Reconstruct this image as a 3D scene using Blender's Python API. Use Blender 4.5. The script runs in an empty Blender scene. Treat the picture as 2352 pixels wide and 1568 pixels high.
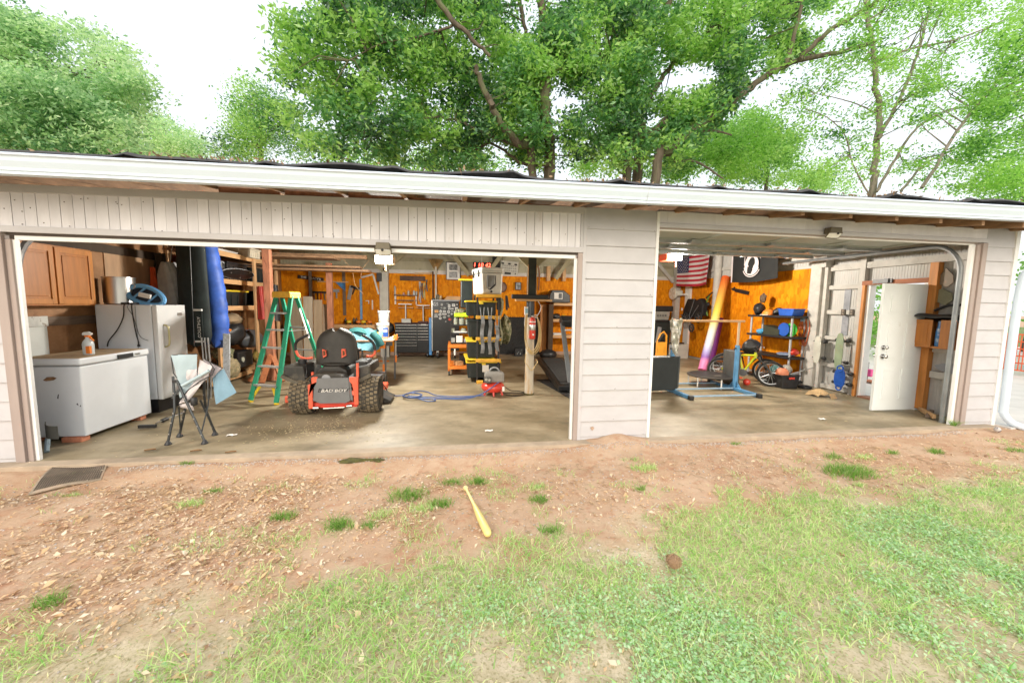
import bpy, bmesh, math, random
import numpy as np
from mathutils import Vector, Matrix, Euler

# ---------------------------------------------------------------- camera, world, sun, exposure
SC = bpy.context.scene
COL = SC.collection
R = random.Random(7)
NR = np.random.default_rng(11)
CD, CH, CYAW, CPITCH, CROLL, CF = 4.2787, 1.5964, -.1489, .0966, -.0149, 877.69
PW, PH = 2352.0, 1568.0
_f = Vector((-math.sin(CYAW)*math.cos(CPITCH), math.cos(CYAW)*math.cos(CPITCH), -math.sin(CPITCH)))
_r = Vector((math.cos(CYAW), math.sin(CYAW), 0)); _d = _f.cross(_r)
_c, _s = math.cos(CROLL), math.sin(CROLL)
CAMR = _c*_r + _s*_d; CAMD = -_s*_r + _c*_d; CAMF = _f
CAMP = Vector((0, -CD, CH))
cam = bpy.data.cameras.new('camera'); camo = bpy.data.objects.new('camera', cam); COL.objects.link(camo)
cam.sensor_fit = 'HORIZONTAL'; cam.sensor_width = 36; cam.lens = 36*CF/PW
cam.clip_start = .05; cam.clip_end = 900
mw = Matrix((CAMR, -CAMD, -CAMF)).transposed().to_4x4(); mw.translation = CAMP
camo.matrix_world = mw
SC.camera = camo

W = bpy.data.worlds.new('World'); SC.world = W; W.use_nodes = True
wn = W.node_tree.nodes; wl = W.node_tree.links; wn.clear()
sky = wn.new('ShaderNodeTexSky'); sky.sky_type = 'NISHITA'; sky.sun_disc = False
sky.sun_elevation = math.radians(30); sky.sun_rotation = math.radians(195)
sky.air_density = 1.4; sky.dust_density = 6.0; sky.ozone_density = 1.0
mixw = wn.new('ShaderNodeMix'); mixw.data_type = 'RGBA'
mixw.inputs[0].default_value = .80                      # an even overcast layer over most of the clear sky
mixw.inputs[7].default_value = (2.62, 2.68, 2.74, 1)
bg = wn.new('ShaderNodeBackground'); bg.inputs[1].default_value = .15
wo = wn.new('ShaderNodeOutputWorld')
wl.new(sky.outputs[0], mixw.inputs[6])
wl.new(mixw.outputs[2], bg.inputs[0]); wl.new(bg.outputs[0], wo.inputs[0])

sl = bpy.data.lights.new('sun', 'SUN'); sl.energy = .5; sl.angle = math.radians(75); sl.color = (1, .98, .95)
so = bpy.data.objects.new('sun', sl); COL.objects.link(so)
so.rotation_euler = Vector((.22, .838, -.5)).to_track_quat('-Z', 'Y').to_euler()

SC.render.engine = 'CYCLES'
SC.view_settings.view_transform = 'Standard'; SC.view_settings.look = 'None'
SC.view_settings.exposure = 1.66; SC.view_settings.gamma = 1.0; SC.view_settings.use_curve_mapping = False
cy = SC.cycles
cy.use_denoising = True
try: cy.denoiser = 'OPENIMAGEDENOISE'
except Exception: pass
cy.max_bounces = 7; cy.diffuse_bounces = 4; cy.glossy_bounces = 3; cy.transmission_bounces = 4; cy.transparent_max_bounces = 6
cy.caustics_reflective = False; cy.caustics_refractive = False; cy.sample_clamp_indirect = 6

# ---------------------------------------------------------------- helpers
def ray(x, y): return CAMR*((x-PW/2)/CF) + CAMD*((y-PH/2)/CF) + CAMF
def at(x, y, Y):
    v = ray(x, y); return CAMP + v*((Y-CAMP.y)/v.y)
def atZ(x, y, z=0):
    v = ray(x, y); return CAMP + v*((z-CAMP.z)/v.z)
def atX(x, y, X):
    v = ray(x, y); return CAMP + v*((X-CAMP.x)/v.x)

MATS = {}
def mat(name, c=(.5,.5,.5), r=.6, m=0, var=.12, sc=6, bump=0, c2=None, st=(1,1,1), lo=.35, hi=.65, emit=0, det=5, coat=0, alpha=1, trans=0, ior=1.45, c3=None, sc3=2.0, lo3=.55, hi3=.7, spec=.5):
    if name in MATS: return MATS[name]
    M = bpy.data.materials.new(name); M.use_nodes = True
    n = M.node_tree.nodes; l = M.node_tree.links; b = n['Principled BSDF']
    b.inputs['Roughness'].default_value = r; b.inputs['Metallic'].default_value = m
    b.inputs['Specular IOR Level'].default_value = spec
    if coat: b.inputs['Coat Weight'].default_value = coat
    if trans: b.inputs['Transmission Weight'].default_value = trans; b.inputs['IOR'].default_value = ior
    tc = n.new('ShaderNodeTexCoord'); mp = n.new('ShaderNodeMapping'); mp.inputs['Scale'].default_value = st
    l.new(tc.outputs['Object'], mp.inputs[0])
    no = n.new('ShaderNodeTexNoise'); no.inputs['Scale'].default_value = sc; no.inputs['Detail'].default_value = det
    no.inputs['Roughness'].default_value = .62
    l.new(mp.outputs[0], no.inputs['Vector'])
    ra = n.new('ShaderNodeMapRange'); ra.inputs[1].default_value = lo; ra.inputs[2].default_value = hi
    l.new(no.outputs['Fac'], ra.inputs[0])
    mx = n.new('ShaderNodeMix'); mx.data_type = 'RGBA'
    a = tuple(max(0, v*(1-var)) for v in c); z = tuple(min(1, v*(1+var)) for v in c) if c2 is None else c2
    mx.inputs[6].default_value = (*a, 1); mx.inputs[7].default_value = (*z, 1)
    l.new(ra.outputs[0], mx.inputs[0])
    out = mx.outputs[2]
    if c3 is not None:
        n3 = n.new('ShaderNodeTexNoise'); n3.inputs['Scale'].default_value = sc3; n3.inputs['Detail'].default_value = 8; n3.inputs['Roughness'].default_value = .7
        l.new(mp.outputs[0], n3.inputs['Vector'])
        r3 = n.new('ShaderNodeMapRange'); r3.inputs[1].default_value = lo3; r3.inputs[2].default_value = hi3
        l.new(n3.outputs['Fac'], r3.inputs[0])
        m3 = n.new('ShaderNodeMix'); m3.data_type = 'RGBA'; m3.inputs[7].default_value = (*c3, 1)
        l.new(r3.outputs[0], m3.inputs[0]); l.new(out, m3.inputs[6]); out = m3.outputs[2]
    l.new(out, b.inputs['Base Color'])
    if bump:
        bp = n.new('ShaderNodeBump'); bp.inputs['Strength'].default_value = bump; bp.inputs['Distance'].default_value = .01
        l.new(no.outputs['Fac'], bp.inputs['Height']); l.new(bp.outputs[0], b.inputs['Normal'])
    if emit:
        l.new(out, b.inputs['Emission Color']); b.inputs['Emission Strength'].default_value = emit
    if alpha < 1: b.inputs['Alpha'].default_value = alpha
    MATS[name] = M; return M

def leafmat(name, cols, trans=.35, rough=.42, noise=0):
    """colour picked per leaf from a ramp; light passes through"""
    M = bpy.data.materials.new(name); M.use_nodes = True
    n = M.node_tree.nodes; l = M.node_tree.links; n.clear()
    g = n.new('ShaderNodeNewGeometry'); cr = n.new('ShaderNodeValToRGB')
    e = cr.color_ramp.elements
    for i, c in enumerate(cols):
        p = i/(len(cols)-1)
        x = e[i] if i < 2 and i < len(e) else e.new(p)
        x.position = p; x.color = (*c, 1)
    l.new(g.outputs['Random Per Island'], cr.inputs[0])
    o = n.new('ShaderNodeOutputMaterial')
    d = n.new('ShaderNodeBsdfPrincipled'); d.inputs['Roughness'].default_value = rough; d.inputs['Specular IOR Level'].default_value = .5
    l.new(cr.outputs[0], d.inputs['Base Color'])
    if trans:
        t = n.new('ShaderNodeBsdfTranslucent'); ms = n.new('ShaderNodeMixShader'); ms.inputs[0].default_value = trans
        hs = n.new('ShaderNodeHueSaturation'); hs.inputs['Value'].default_value = 1.5; hs.inputs['Hue'].default_value = .49
        l.new(cr.outputs[0], hs.inputs['Color']); l.new(hs.outputs[0], t.inputs[0])
        l.new(d.outputs[0], ms.inputs[1]); l.new(t.outputs[0], ms.inputs[2]); l.new(ms.outputs[0], o.inputs[0])
    else: l.new(d.outputs[0], o.inputs[0])
    MATS[name] = M; return M

class MB:
    """collects shapes into one mesh"""
    def __init__(s): s.v = []; s.f = []; s.m = []
    def add(s, vs, fs, mi=0):
        o = len(s.v); s.v += [tuple(q) for q in vs]; s.f += [tuple(i+o for i in q) for q in fs]; s.m += [mi]*len(fs); return s
    def bx(s, x0, x1, y0, y1, z0, z1, mi=0):
        return s.add([(x0,y0,z0),(x1,y0,z0),(x1,y1,z0),(x0,y1,z0),(x0,y0,z1),(x1,y0,z1),(x1,y1,z1),(x0,y1,z1)],
            [(0,3,2,1),(4,5,6,7),(0,1,5,4),(1,2,6,5),(2,3,7,6),(3,0,4,7)], mi)
    def box(s, c, size, rot=(0,0,0), mi=0):
        m = Euler(rot).to_matrix(); hx, hy, hz = (q/2 for q in size); c = Vector(c)
        vs = [c + m @ Vector(p) for p in ((-hx,-hy,-hz),(hx,-hy,-hz),(hx,hy,-hz),(-hx,hy,-hz),(-hx,-hy,hz),(hx,-hy,hz),(hx,hy,hz),(-hx,hy,hz))]
        return s.add(vs, [(0,3,2,1),(4,5,6,7),(0,1,5,4),(1,2,6,5),(2,3,7,6),(3,0,4,7)], mi)
    def bar(s, a, b, w, h, mi=0, up=(0,0,1)):
        a, b = Vector(a), Vector(b); d = (b-a).normalized(); u = Vector(up)
        if abs(d.dot(u)) > .98: u = Vector((0,1,0))
        sx = d.cross(u).normalized()*w/2; sy = sx.cross(d).normalized()*h/2
        vs = [a-sx-sy, a+sx-sy, a+sx+sy, a-sx+sy, b-sx-sy, b+sx-sy, b+sx+sy, b-sx+sy]
        return s.add(vs, [(0,1,2,3),(7,6,5,4),(0,4,5,1),(1,5,6,2),(2,6,7,3),(3,7,4,0)], mi)
    def tube(s, pts, r, n=8, mi=0, caps=True):
        pts = [Vector(p) for p in pts]; k = len(pts); rr = [r]*k if not hasattr(r, '__len__') else r
        o = len(s.v); u = None; vs = []; fs = []
        for i, p in enumerate(pts):
            d = (pts[min(i+1,k-1)] - pts[max(i-1,0)])
            d = d.normalized() if d.length > 1e-9 else Vector((0,0,1))
            if u is None:
                u = Vector((0,0,1)) if abs(d.z) < .9 else Vector((1,0,0))
            u = (u - d*u.dot(d)); u = u.normalized() if u.length > 1e-6 else d.orthogonal().normalized()
            w = d.cross(u)
            for j in range(n):
                a = 2*math.pi*j/n; vs.append(p + (u*math.cos(a) + w*math.sin(a))*rr[i])
        for i in range(k-1):
            for j in range(n):
                j2 = (j+1) % n
                fs.append((i*n+j, i*n+j2, (i+1)*n+j2, (i+1)*n+j))
        if caps: fs.append(tuple(range(n-1,-1,-1))); fs.append(tuple((k-1)*n+j for j in range(n)))
        return s.add(vs, fs, mi)
    def cyl(s, a, b, r, r2=None, n=16, mi=0): return s.tube([a, b], [r, r if r2 is None else r2], n, mi)
    def lathe(s, prof, c=(0,0,0), n=20, ax='Z', mi=0):
        vs = []; fs = []; k = len(prof)
        for (r, h) in prof:
            for j in range(n):
                a = 2*math.pi*j/n; p, q = r*math.cos(a), r*math.sin(a)
                v = (p,q,h) if ax == 'Z' else (h,p,q) if ax == 'X' else (q,h,p)
                vs.append((v[0]+c[0], v[1]+c[1], v[2]+c[2]))
        for i in range(k-1):
            for j in range(n):
                j2 = (j+1) % n; fs.append((i*n+j, i*n+j2, (i+1)*n+j2, (i+1)*n+j))
        fs.append(tuple(range(n-1,-1,-1))); fs.append(tuple((k-1)*n+j for j in range(n)))
        return s.add(vs, fs, mi)
    def ell(s, c, r, nu=14, nv=9, mi=0, rot=None, cut=-1):
        m = Euler(rot).to_matrix() if rot else None
        vs = []; fs = []
        for i in range(nv+1):
            t = math.pi*i/nv
            z = max(math.cos(t), cut)
            for j in range(nu):
                a = 2*math.pi*j/nu; p = Vector((r[0]*math.sin(t)*math.cos(a), r[1]*math.sin(t)*math.sin(a), r[2]*z))
                if m: p = m @ p
                vs.append(p + Vector(c))
        for i in range(nv):
            for j in range(nu):
                j2 = (j+1) % nu; fs.append((i*nu+j, (i+1)*nu+j, (i+1)*nu+j2, i*nu+j2))
        return s.add(vs, fs, mi)
    def prism(s, poly, ax, a, b, mi=0):
        n = len(poly)
        mk = {'X': lambda p, t: (t, p[0], p[1]), 'Y': lambda p, t: (p[0], t, p[1]), 'Z': lambda p, t: (p[0], p[1], t)}[ax]
        vs = [mk(p, a) for p in poly] + [mk(p, b) for p in poly]
        fs = [tuple(range(n)), tuple(range(2*n-1, n-1, -1))] + [(i, n+i, n+(i+1) % n, (i+1) % n) for i in range(n)]
        return s.add(vs, fs, mi)
    def torus(s, c, Rr, r, ax='Z', n=24, k=8, mi=0, sq=1):
        vs = []; fs = []
        for i in range(n):
            a = 2*math.pi*i/n
            for j in range(k):
                b = 2*math.pi*j/k; q = Rr + r*math.cos(b); h = r*sq*math.sin(b); p, w = q*math.cos(a), q*math.sin(a)
                v = (p,w,h) if ax == 'Z' else (h,p,w) if ax == 'X' else (w,h,p)
                vs.append((v[0]+c[0], v[1]+c[1], v[2]+c[2]))
        for i in range(n):
            for j in range(k):
                i2, j2 = (i+1) % n, (j+1) % k; fs.append((i*k+j, i2*k+j, i2*k+j2, i*k+j2))
        return s.add(vs, fs, mi)
    def grid(s, fn, nu, nv, mi=0, t=0):
        """surface fn(u,v); t>0 gives it that thickness along its own normal"""
        P = [[Vector(fn(i/nu, j/nv)) for j in range(nv+1)] for i in range(nu+1)]
        vs = [p for row in P for p in row]; w = nv+1
        fs = [(i*w+j, (i+1)*w+j, (i+1)*w+j+1, i*w+j+1) for i in range(nu) for j in range(nv)]
        mis = [mi(i, j) if callable(mi) else mi for i in range(nu) for j in range(nv)]
        if t:
            N = []
            for i in range(nu+1):
                for j in range(nv+1):
                    a = P[min(i+1,nu)][j]-P[max(i-1,0)][j]; b = P[i][min(j+1,nv)]-P[i][max(j-1,0)]
                    q = a.cross(b); N.append(q.normalized() if q.length > 1e-9 else Vector((0,0,1)))
            k = len(vs); vs = vs + [vs[i]-N[i]*t for i in range(k)]
            fs2 = [tuple(k+q for q in reversed(f)) for f in fs]; mis = mis + mis
            rim = [i*w for i in range(nu+1)] + [nu*w+j for j in range(1, nv+1)] + [i*w+nv for i in range(nu-1,-1,-1)] + [j for j in range(nv-1,0,-1)]
            fs = fs + fs2 + [(rim[q], rim[(q+1) % len(rim)], k+rim[(q+1) % len(rim)], k+rim[q]) for q in range(len(rim))]
            mis += [mis[0]]*len(rim)
        o = len(s.v); s.v += [tuple(q) for q in vs]; s.f += [tuple(i+o for i in q) for q in fs]; s.m += mis
        return s
    def mesh(s, name, off=(0,0,0), smooth=False):
        me = bpy.data.meshes.new(name)
        ox, oy, oz = off
        me.from_pydata([(a-ox,b-oy,c-oz) for a,b,c in s.v], [], s.f)
        me.polygons.foreach_set('material_index', s.m)
        if smooth: me.polygons.foreach_set('use_smooth', [True]*len(s.f))
        me.update(); return me

def setmats(me, m):
    for q in (m if isinstance(m, (list, tuple)) else [m]): me.materials.append(q)
def finish(o, bevel, smooth, sub=0):
    if bevel:
        b = o.modifiers.new('edge', 'BEVEL'); b.width = bevel; b.segments = 2; b.limit_method = 'ANGLE'; b.angle_limit = math.radians(30)
    if sub:
        b = o.modifiers.new('smooth', 'SUBSURF'); b.levels = sub; b.render_levels = sub
    if smooth and not sub and hasattr(o.data, 'set_sharp_from_angle'):
        o.data.set_sharp_from_angle(angle=math.radians(38))
def tag(o, label=None, cat=None, group=None, kind=None):
    if label: o['label'] = label
    if cat: o['category'] = cat
    if group: o['group'] = group
    if kind: o['kind'] = kind
    return o
WL = {}
def T(name, label, cat, base=(0,0,0), group=None, kind=None):
    """a thing that is an Empty at its base; its parts are built in world coordinates"""
    o = bpy.data.objects.new(name, None); COL.objects.link(o); o.empty_display_size = .1
    o.location = base; WL[o.name] = Vector(base); return tag(o, label, cat, group, kind)
def P(name, mb, m, parent, bevel=0, smooth=False, sub=0, label=None, kind=None):
    me = mb.mesh(name, smooth=smooth); setmats(me, m)
    o = bpy.data.objects.new(name, me); COL.objects.link(o); o.parent = parent
    o.location = -WL.get(parent.name, Vector()); WL[o.name] = Vector()
    finish(o, bevel, smooth, sub); return tag(o, label, kind=kind)
def S(name, mb, m, label=None, cat=None, group=None, kind=None, bevel=0, smooth=False, sub=0, origin=None):
    """a thing that is one mesh, its origin at its base"""
    if origin is None:
        a = np.array(mb.v); origin = tuple((a.min(0)+a.max(0))/2); origin = (origin[0], origin[1], a[:,2].min())
    me = mb.mesh(name, origin, smooth); setmats(me, m)
    o = bpy.data.objects.new(name, me); COL.objects.link(o); o.location = origin; WL[o.name] = Vector(origin)
    finish(o, bevel, smooth, sub); return tag(o, label, cat, group, kind)
def dup(o, parent=None, loc=None, rz=None, label=None, sc=None):
    c = o.copy(); COL.objects.link(c)
    if parent: c.parent = parent
    if loc is not None: c.location = loc
    if rz is not None: c.rotation_euler = (0,0,rz)
    if sc is not None: c.scale = (sc,)*3 if not hasattr(sc,'__len__') else sc
    if label: c['label'] = label
    for ch in list(o.children): dup(ch, c)
    return c
def raw(name, V, F, m, nper, kind=None, label=None, cat=None, parent=None, mi=None):
    """big meshes straight from numpy: V (n,3), F (k,nper)"""
    me = bpy.data.meshes.new(name); V = np.asarray(V, np.float32); F = np.asarray(F, np.int32)
    me.vertices.add(len(V)); me.vertices.foreach_set('co', V.ravel())
    me.loops.add(F.size); me.loops.foreach_set('vertex_index', F.ravel())
    me.polygons.add(len(F)); me.polygons.foreach_set('loop_start', np.arange(0, F.size, nper, dtype=np.int32))
    me.update(calc_edges=True); setmats(me, m)
    if mi is not None: me.polygons.foreach_set('material_index', np.asarray(mi, np.int32))
    o = bpy.data.objects.new(name, me); COL.objects.link(o)
    if parent: o.parent = parent; o.location = -WL.get(parent.name, Vector())
    WL[o.name] = Vector(); return tag(o, label, cat, None, kind)
def text(name, body, size, loc, rot, m, parent, ext=.0015, align='CENTER', sx=1, shear=0):
    c = bpy.data.curves.new(name, 'FONT'); c.body = body; c.size = size; c.extrude = ext; c.align_x = align; c.align_y = 'CENTER'; c.shear = shear
    c.resolution_u = 2
    q = bpy.data.objects.new(name, c); me = bpy.data.meshes.new_from_object(q); bpy.data.objects.remove(q)
    me.materials.clear(); me.materials.append(m); me.polygons.foreach_set('material_index', [0]*len(me.polygons))
    o = bpy.data.objects.new(name, me); COL.objects.link(o); o.parent = parent; o['kind'] = 'stuff'
    o.location = Vector(loc) - WL.get(parent.name, Vector()); o.rotation_euler = rot; o.scale = (sx,1,1); return o
FRONT = (math.pi/2, 0, 0)            # lettering that faces the yard
def arc(c, r, a0, a1, n, ax='Y'):
    out = []
    for i in range(n+1):
        a = math.radians(a0+(a1-a0)*i/n); p, q = r*math.cos(a), r*math.sin(a)
        out.append((c[0]+p, c[1], c[2]+q) if ax == 'Y' else (c[0], c[1]+p, c[2]+q) if ax == 'X' else (c[0]+p, c[1]+q, c[2]))
    return out
def vnoise(x, y, s, seed=0):
    """smooth value noise on arrays"""
    x = np.asarray(x)*s; y = np.asarray(y)*s
    xi = np.floor(x).astype(int); yi = np.floor(y).astype(int); xf = x-xi; yf = y-yi
    def h(a, b):
        n = (a*374761393 + b*668265263 + seed*974711) & 0x7fffffff
        n = ((n ^ (n >> 13))*1274126177) & 0x7fffffff
        return (n & 0xffff)/65535.0
    u = xf*xf*(3-2*xf); v = yf*yf*(3-2*yf)
    return (h(xi,yi)*(1-u)+h(xi+1,yi)*u)*(1-v) + (h(xi,yi+1)*(1-u)+h(xi+1,yi+1)*u)*v
def smoothpath(pts, n=6):
    pts = [Vector(p) for p in pts]; out = []
    for i in range(len(pts)-1):
        p0, p1, p2, p3 = pts[max(i-1,0)], pts[i], pts[i+1], pts[min(i+2,len(pts)-1)]
        for j in range(n):
            t = j/n
            out.append(.5*((2*p1)+(p2-p0)*t+(2*p0-5*p1+4*p2-p3)*t*t+(3*p1-p0-3*p2+p3)*t**3))
    out.append(pts[-1]); return out
# ---------------------------------------------------------------- materials
SIDING = mat('painted_siding', (.495,.485,.495), .55, var=.05, sc=3, c3=(.5,.44,.4), sc3=9, lo3=.66, hi3=.8, st=(1,1,1.5))
PLANKM = mat('lightened_plank', (.69,.675,.70), .6, var=.06, sc=4, st=(1,1,.35), bump=.15, c3=(.46,.41,.37), sc3=7, lo3=.62, hi3=.78)  # header plank colours raised above the siding to offset the eave shade
PLANKM2 = mat('lightened_plank_pale', (.73,.715,.74), .6, var=.08, sc=4, st=(1,1,.35), bump=.15, c3=(.5,.45,.4), sc3=6, lo3=.64, hi3=.8)
PLANKM3 = mat('lightened_plank_tan', (.65,.63,.645), .6, var=.1, sc=4, st=(1,1,.35), bump=.15, c3=(.44,.38,.33), sc3=6, lo3=.6, hi3=.76)
TAUPE = mat('taupe_casing', (.36,.295,.265), .6, var=.08, sc=5, st=(1,1,.2), bump=.1)
WHITE = mat('white_paint', (.78,.78,.76), .45, var=.04, sc=5, c3=(.55,.52,.46), sc3=10, lo3=.68, hi3=.8)
GUTTERM = mat('gutter_enamel', (.63,.73,.83), .28, var=.02, sc=2)
FELT = mat('roof_felt', (.05,.048,.048), .8, var=.3, sc=14, bump=.4)
RAFT = mat('rafter_wood', (.34,.20,.11), .75, var=.25, sc=5, st=(3,1,3), bump=.2, c3=(.12,.07,.05), sc3=3, lo3=.6, hi3=.75)
DECKM = mat('roof_deck', (.085,.06,.035), .85, var=.3, sc=6, bump=.2)
REDWOOD = mat('red_blocking', (.55,.24,.14), .75, var=.25, sc=12, bump=.2)
PINE = mat('pine_lumber', (.60,.36,.17), .6, var=.16, sc=6, st=(1,.25,3), bump=.1)
PINEV = mat('pine_upright', (.60,.36,.18), .6, var=.16, sc=6, st=(3,3,.3), bump=.1)
CEDAR = mat('cedar_stud', (.55,.22,.05), .55, var=.2, sc=6, st=(3,3,.3), bump=.1, c3=(.3,.1,.02), sc3=8, lo3=.62, hi3=.7)
COPPER = mat('reddish_post', (.50,.21,.12), .6, var=.3, sc=5, st=(2,2,.6), bump=.2, c3=(.26,.09,.05), sc3=7, lo3=.58, hi3=.66)
OAKV = mat('oak_veneer', (.42,.155,.028), .4, var=.14, sc=7, st=(3,3,.3), bump=.03)
PLY = mat('brown_plywood', (.33,.155,.055), .6, var=.3, sc=3, c2=(.42,.22,.1), bump=.05, c3=(.2,.085,.03), sc3=5, lo3=.58, hi3=.72)
GREYWASH = mat('grey_board', (.17,.12,.085), .75, var=.25, sc=7, st=(1,.3,3), bump=.1)
GALV = mat('galvanised_steel', (.52,.55,.57), .35, .85, var=.12, sc=12)
CHROME = mat('chrome', (.55,.55,.55), .25, 1, var=.05)
BLACKP = mat('black_plastic', (.018,.018,.019), .45, var=.3, sc=9)
BLACKG = mat('black_enamel', (.006,.0065,.007), .38, var=.2, sc=6)
RUBBER = mat('black_rubber', (.022,.021,.02), .85, var=.35, sc=20, bump=.2)
GREYP = mat('grey_plastic', (.30,.31,.32), .5, var=.1)
DGREY = mat('dark_grey_metal', (.10,.105,.11), .45, var=.15)
YELLOWP = mat('yellow_plastic', (.75,.55,.03), .45, var=.12)
ORANGEB = mat('orange_yellow_bumper', (.75,.40,.04), .5, var=.15)
ORANGE = mat('orange_enamel', (.72,.20,.02), .45, var=.15, sc=8)
ORANGEP = mat('orange_plastic', (.80,.22,.03), .45, var=.12)
REDE = mat('red_enamel', (.62,.05,.03), .3, var=.12, coat=.3)
REDO = mat('orange_red_enamel', (.75,.12,.06), .4, var=.12)
BLUEM = mat('blue_enamel', (.08,.26,.55), .4, var=.15)
BLUEP = mat('blue_plastic', (.02,.10,.45), .4, var=.15)
WHITEP = mat('white_plastic', (.76,.76,.72), .4, var=.05)
APPL = mat('appliance_white', (.72,.75,.78), .35, var=.035, sc=2, c3=(.45,.43,.4), sc3=12, lo3=.72, hi3=.8)
APPLG = mat('appliance_grey', (.60,.61,.61), .45, var=.04, sc=2)
GREENF = mat('green_fibreglass', (.02,.30,.17), .45, var=.1)
NEEDLE = mat('steel', (.55,.55,.53), .3, .9, var=.1)
STAINLESS = mat('stainless', (.66,.65,.63), .32, 1, var=.1, sc=3, st=(1,1,.1))
PAPER = mat('paper_white', (.78,.76,.72), .8, var=.05)
TOTEM = mat('tote_dark_green_black', (.014,.022,.022), .45, var=.25)
CAMO = mat('camo_cloth', (.16,.17,.08), .9, c2=(.33,.30,.19), sc=14, lo=.46, hi=.54, c3=(.05,.055,.03), sc3=16, lo3=.55, hi3=.58)
BARK = mat('tree_bark', (.17,.125,.09), .9, var=.35, sc=9, st=(1,1,.3), bump=.5, c3=(.3,.28,.24), sc3=2, lo3=.55, hi3=.7)

def osbmat():
    M = bpy.data.materials.new('strand_board'); M.use_nodes = True
    n = M.node_tree.nodes; l = M.node_tree.links; b = n['Principled BSDF']; b.inputs['Roughness'].default_value = .65; b.inputs['Specular IOR Level'].default_value = .12
    tc = n.new('ShaderNodeTexCoord')
    vo = n.new('ShaderNodeTexVoronoi'); vo.inputs['Scale'].default_value = 20; vo.inputs['Randomness'].default_value = 1
    no = n.new('ShaderNodeTexNoise'); no.inputs['Scale'].default_value = 2.2; no.inputs['Detail'].default_value = 6
    ad = n.new('ShaderNodeVectorMath'); ad.operation = 'ADD'
    sc = n.new('ShaderNodeVectorMath'); sc.operation = 'SCALE'; sc.inputs[3].default_value = .12
    l.new(tc.outputs['Object'], no.inputs['Vector']); l.new(no.outputs['Color'], sc.inputs[0])
    mp = n.new('ShaderNodeMapping'); mp.inputs['Scale'].default_value = (1,1,.45); l.new(tc.outputs['Object'], mp.inputs[0]); l.new(mp.outputs[0], ad.inputs[0]); l.new(sc.outputs[0], ad.inputs[1]); l.new(ad.outputs[0], vo.inputs['Vector'])
    cr = n.new('ShaderNodeValToRGB'); e = cr.color_ramp.elements
    e[0].position = 0; e[0].color = (.62,.18,.004,1); e[1].position = 1; e[1].color = (.88,.34,.012,1)
    x = e.new(.5); x.color = (.76,.25,.005,1)
    sp = n.new('ShaderNodeSeparateColor'); l.new(vo.outputs['Color'], sp.inputs[0]); l.new(sp.outputs[0], cr.inputs[0])
    mx = n.new('ShaderNodeMix'); mx.data_type = 'RGBA'; mx.inputs[7].default_value = (.48,.16,.010,1)
    mr = n.new('ShaderNodeMapRange'); mr.inputs[1].default_value = .45; mr.inputs[2].default_value = .75; mr.inputs[4].default_value = .6
    l.new(no.outputs['Fac'], mr.inputs[0]); l.new(mr.outputs[0], mx.inputs[0]); l.new(cr.outputs[0], mx.inputs[6]); l.new(mx.outputs[2], b.inputs['Base Color'])
    MATS['osb'] = M; return M
OSB = osbmat()

def corrugated(name, c, c2):
    return mat(name, c, .6, var=.06, sc=2.2, c2=c2, st=(1,1,.5), c3=tuple(v*.55 for v in c), sc3=2.6, lo3=.6, hi3=.78)
CORRW = corrugated('whitewashed_corrugated', (.50,.49,.46), (.60,.585,.56))
CORRO = corrugated('unpainted_corrugated', (.42,.385,.26), (.50,.46,.33))

# ---------------------------------------------------------------- ground
def edge_y(x):      # where the bare clay gives way to lawn
    return np.interp(x, [-9,-4,-1.86,-1.1,.3,1.49,2.35,3.59,5.55,9], [-2.7,-2.4,-2.14,-2.0,-1.90,-1.72,-1.56,-1.39,-1.36,-1.3])
def gz(x, y):
    x = np.asarray(x, float); y = np.asarray(y, float)
    z = -.035 - .012*np.clip(-y, 0, 6) + .02*(vnoise(x, y, 1.3, 1)-.5) + .012*(vnoise(x, y, 4.1, 2)-.5) + .006*(vnoise(x, y, 11, 3)-.5)
    z += .085*np.exp(-((x-1.95)/.42)**2 - ((y+.06)/.2)**2)*(.7+.6*vnoise(x, y, 7, 4))      # soil heaped against the pillar
    z += .03*np.exp(-((x-7.2)/.7)**2 - ((y+.1)/.4)**2)
    z -= .035*np.exp(-((y+.62-.03*np.sin(x*1.7))/.16)**2)*np.clip((2.2-x)/2, 0, 1)          # the drip line worn by the eaves
    z = np.where(y > .05, np.minimum(z, -.06), z)
    return z
xs = np.unique(np.concatenate([np.linspace(-220,-12,14), np.linspace(-12,14,261), np.linspace(14,220,14)]))
ys = np.unique(np.concatenate([np.linspace(-120,-6,8), np.linspace(-6,.15,124), np.array([.3,1,3,6,9,14,22,40,80,160,300])]))
GX, GY = np.meshgrid(xs, ys, indexing='ij'); GZ = gz(GX, GY)
V = np.stack([GX, GY, GZ], -1).reshape(-1,3); nyy = len(ys)
I, J = np.meshgrid(np.arange(len(xs)-1), np.arange(nyy-1), indexing='ij'); I = I.ravel(); J = J.ravel()
F = np.stack([I*nyy+J, (I+1)*nyy+J, (I+1)*nyy+J+1, I*nyy+J+1], -1)

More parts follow.
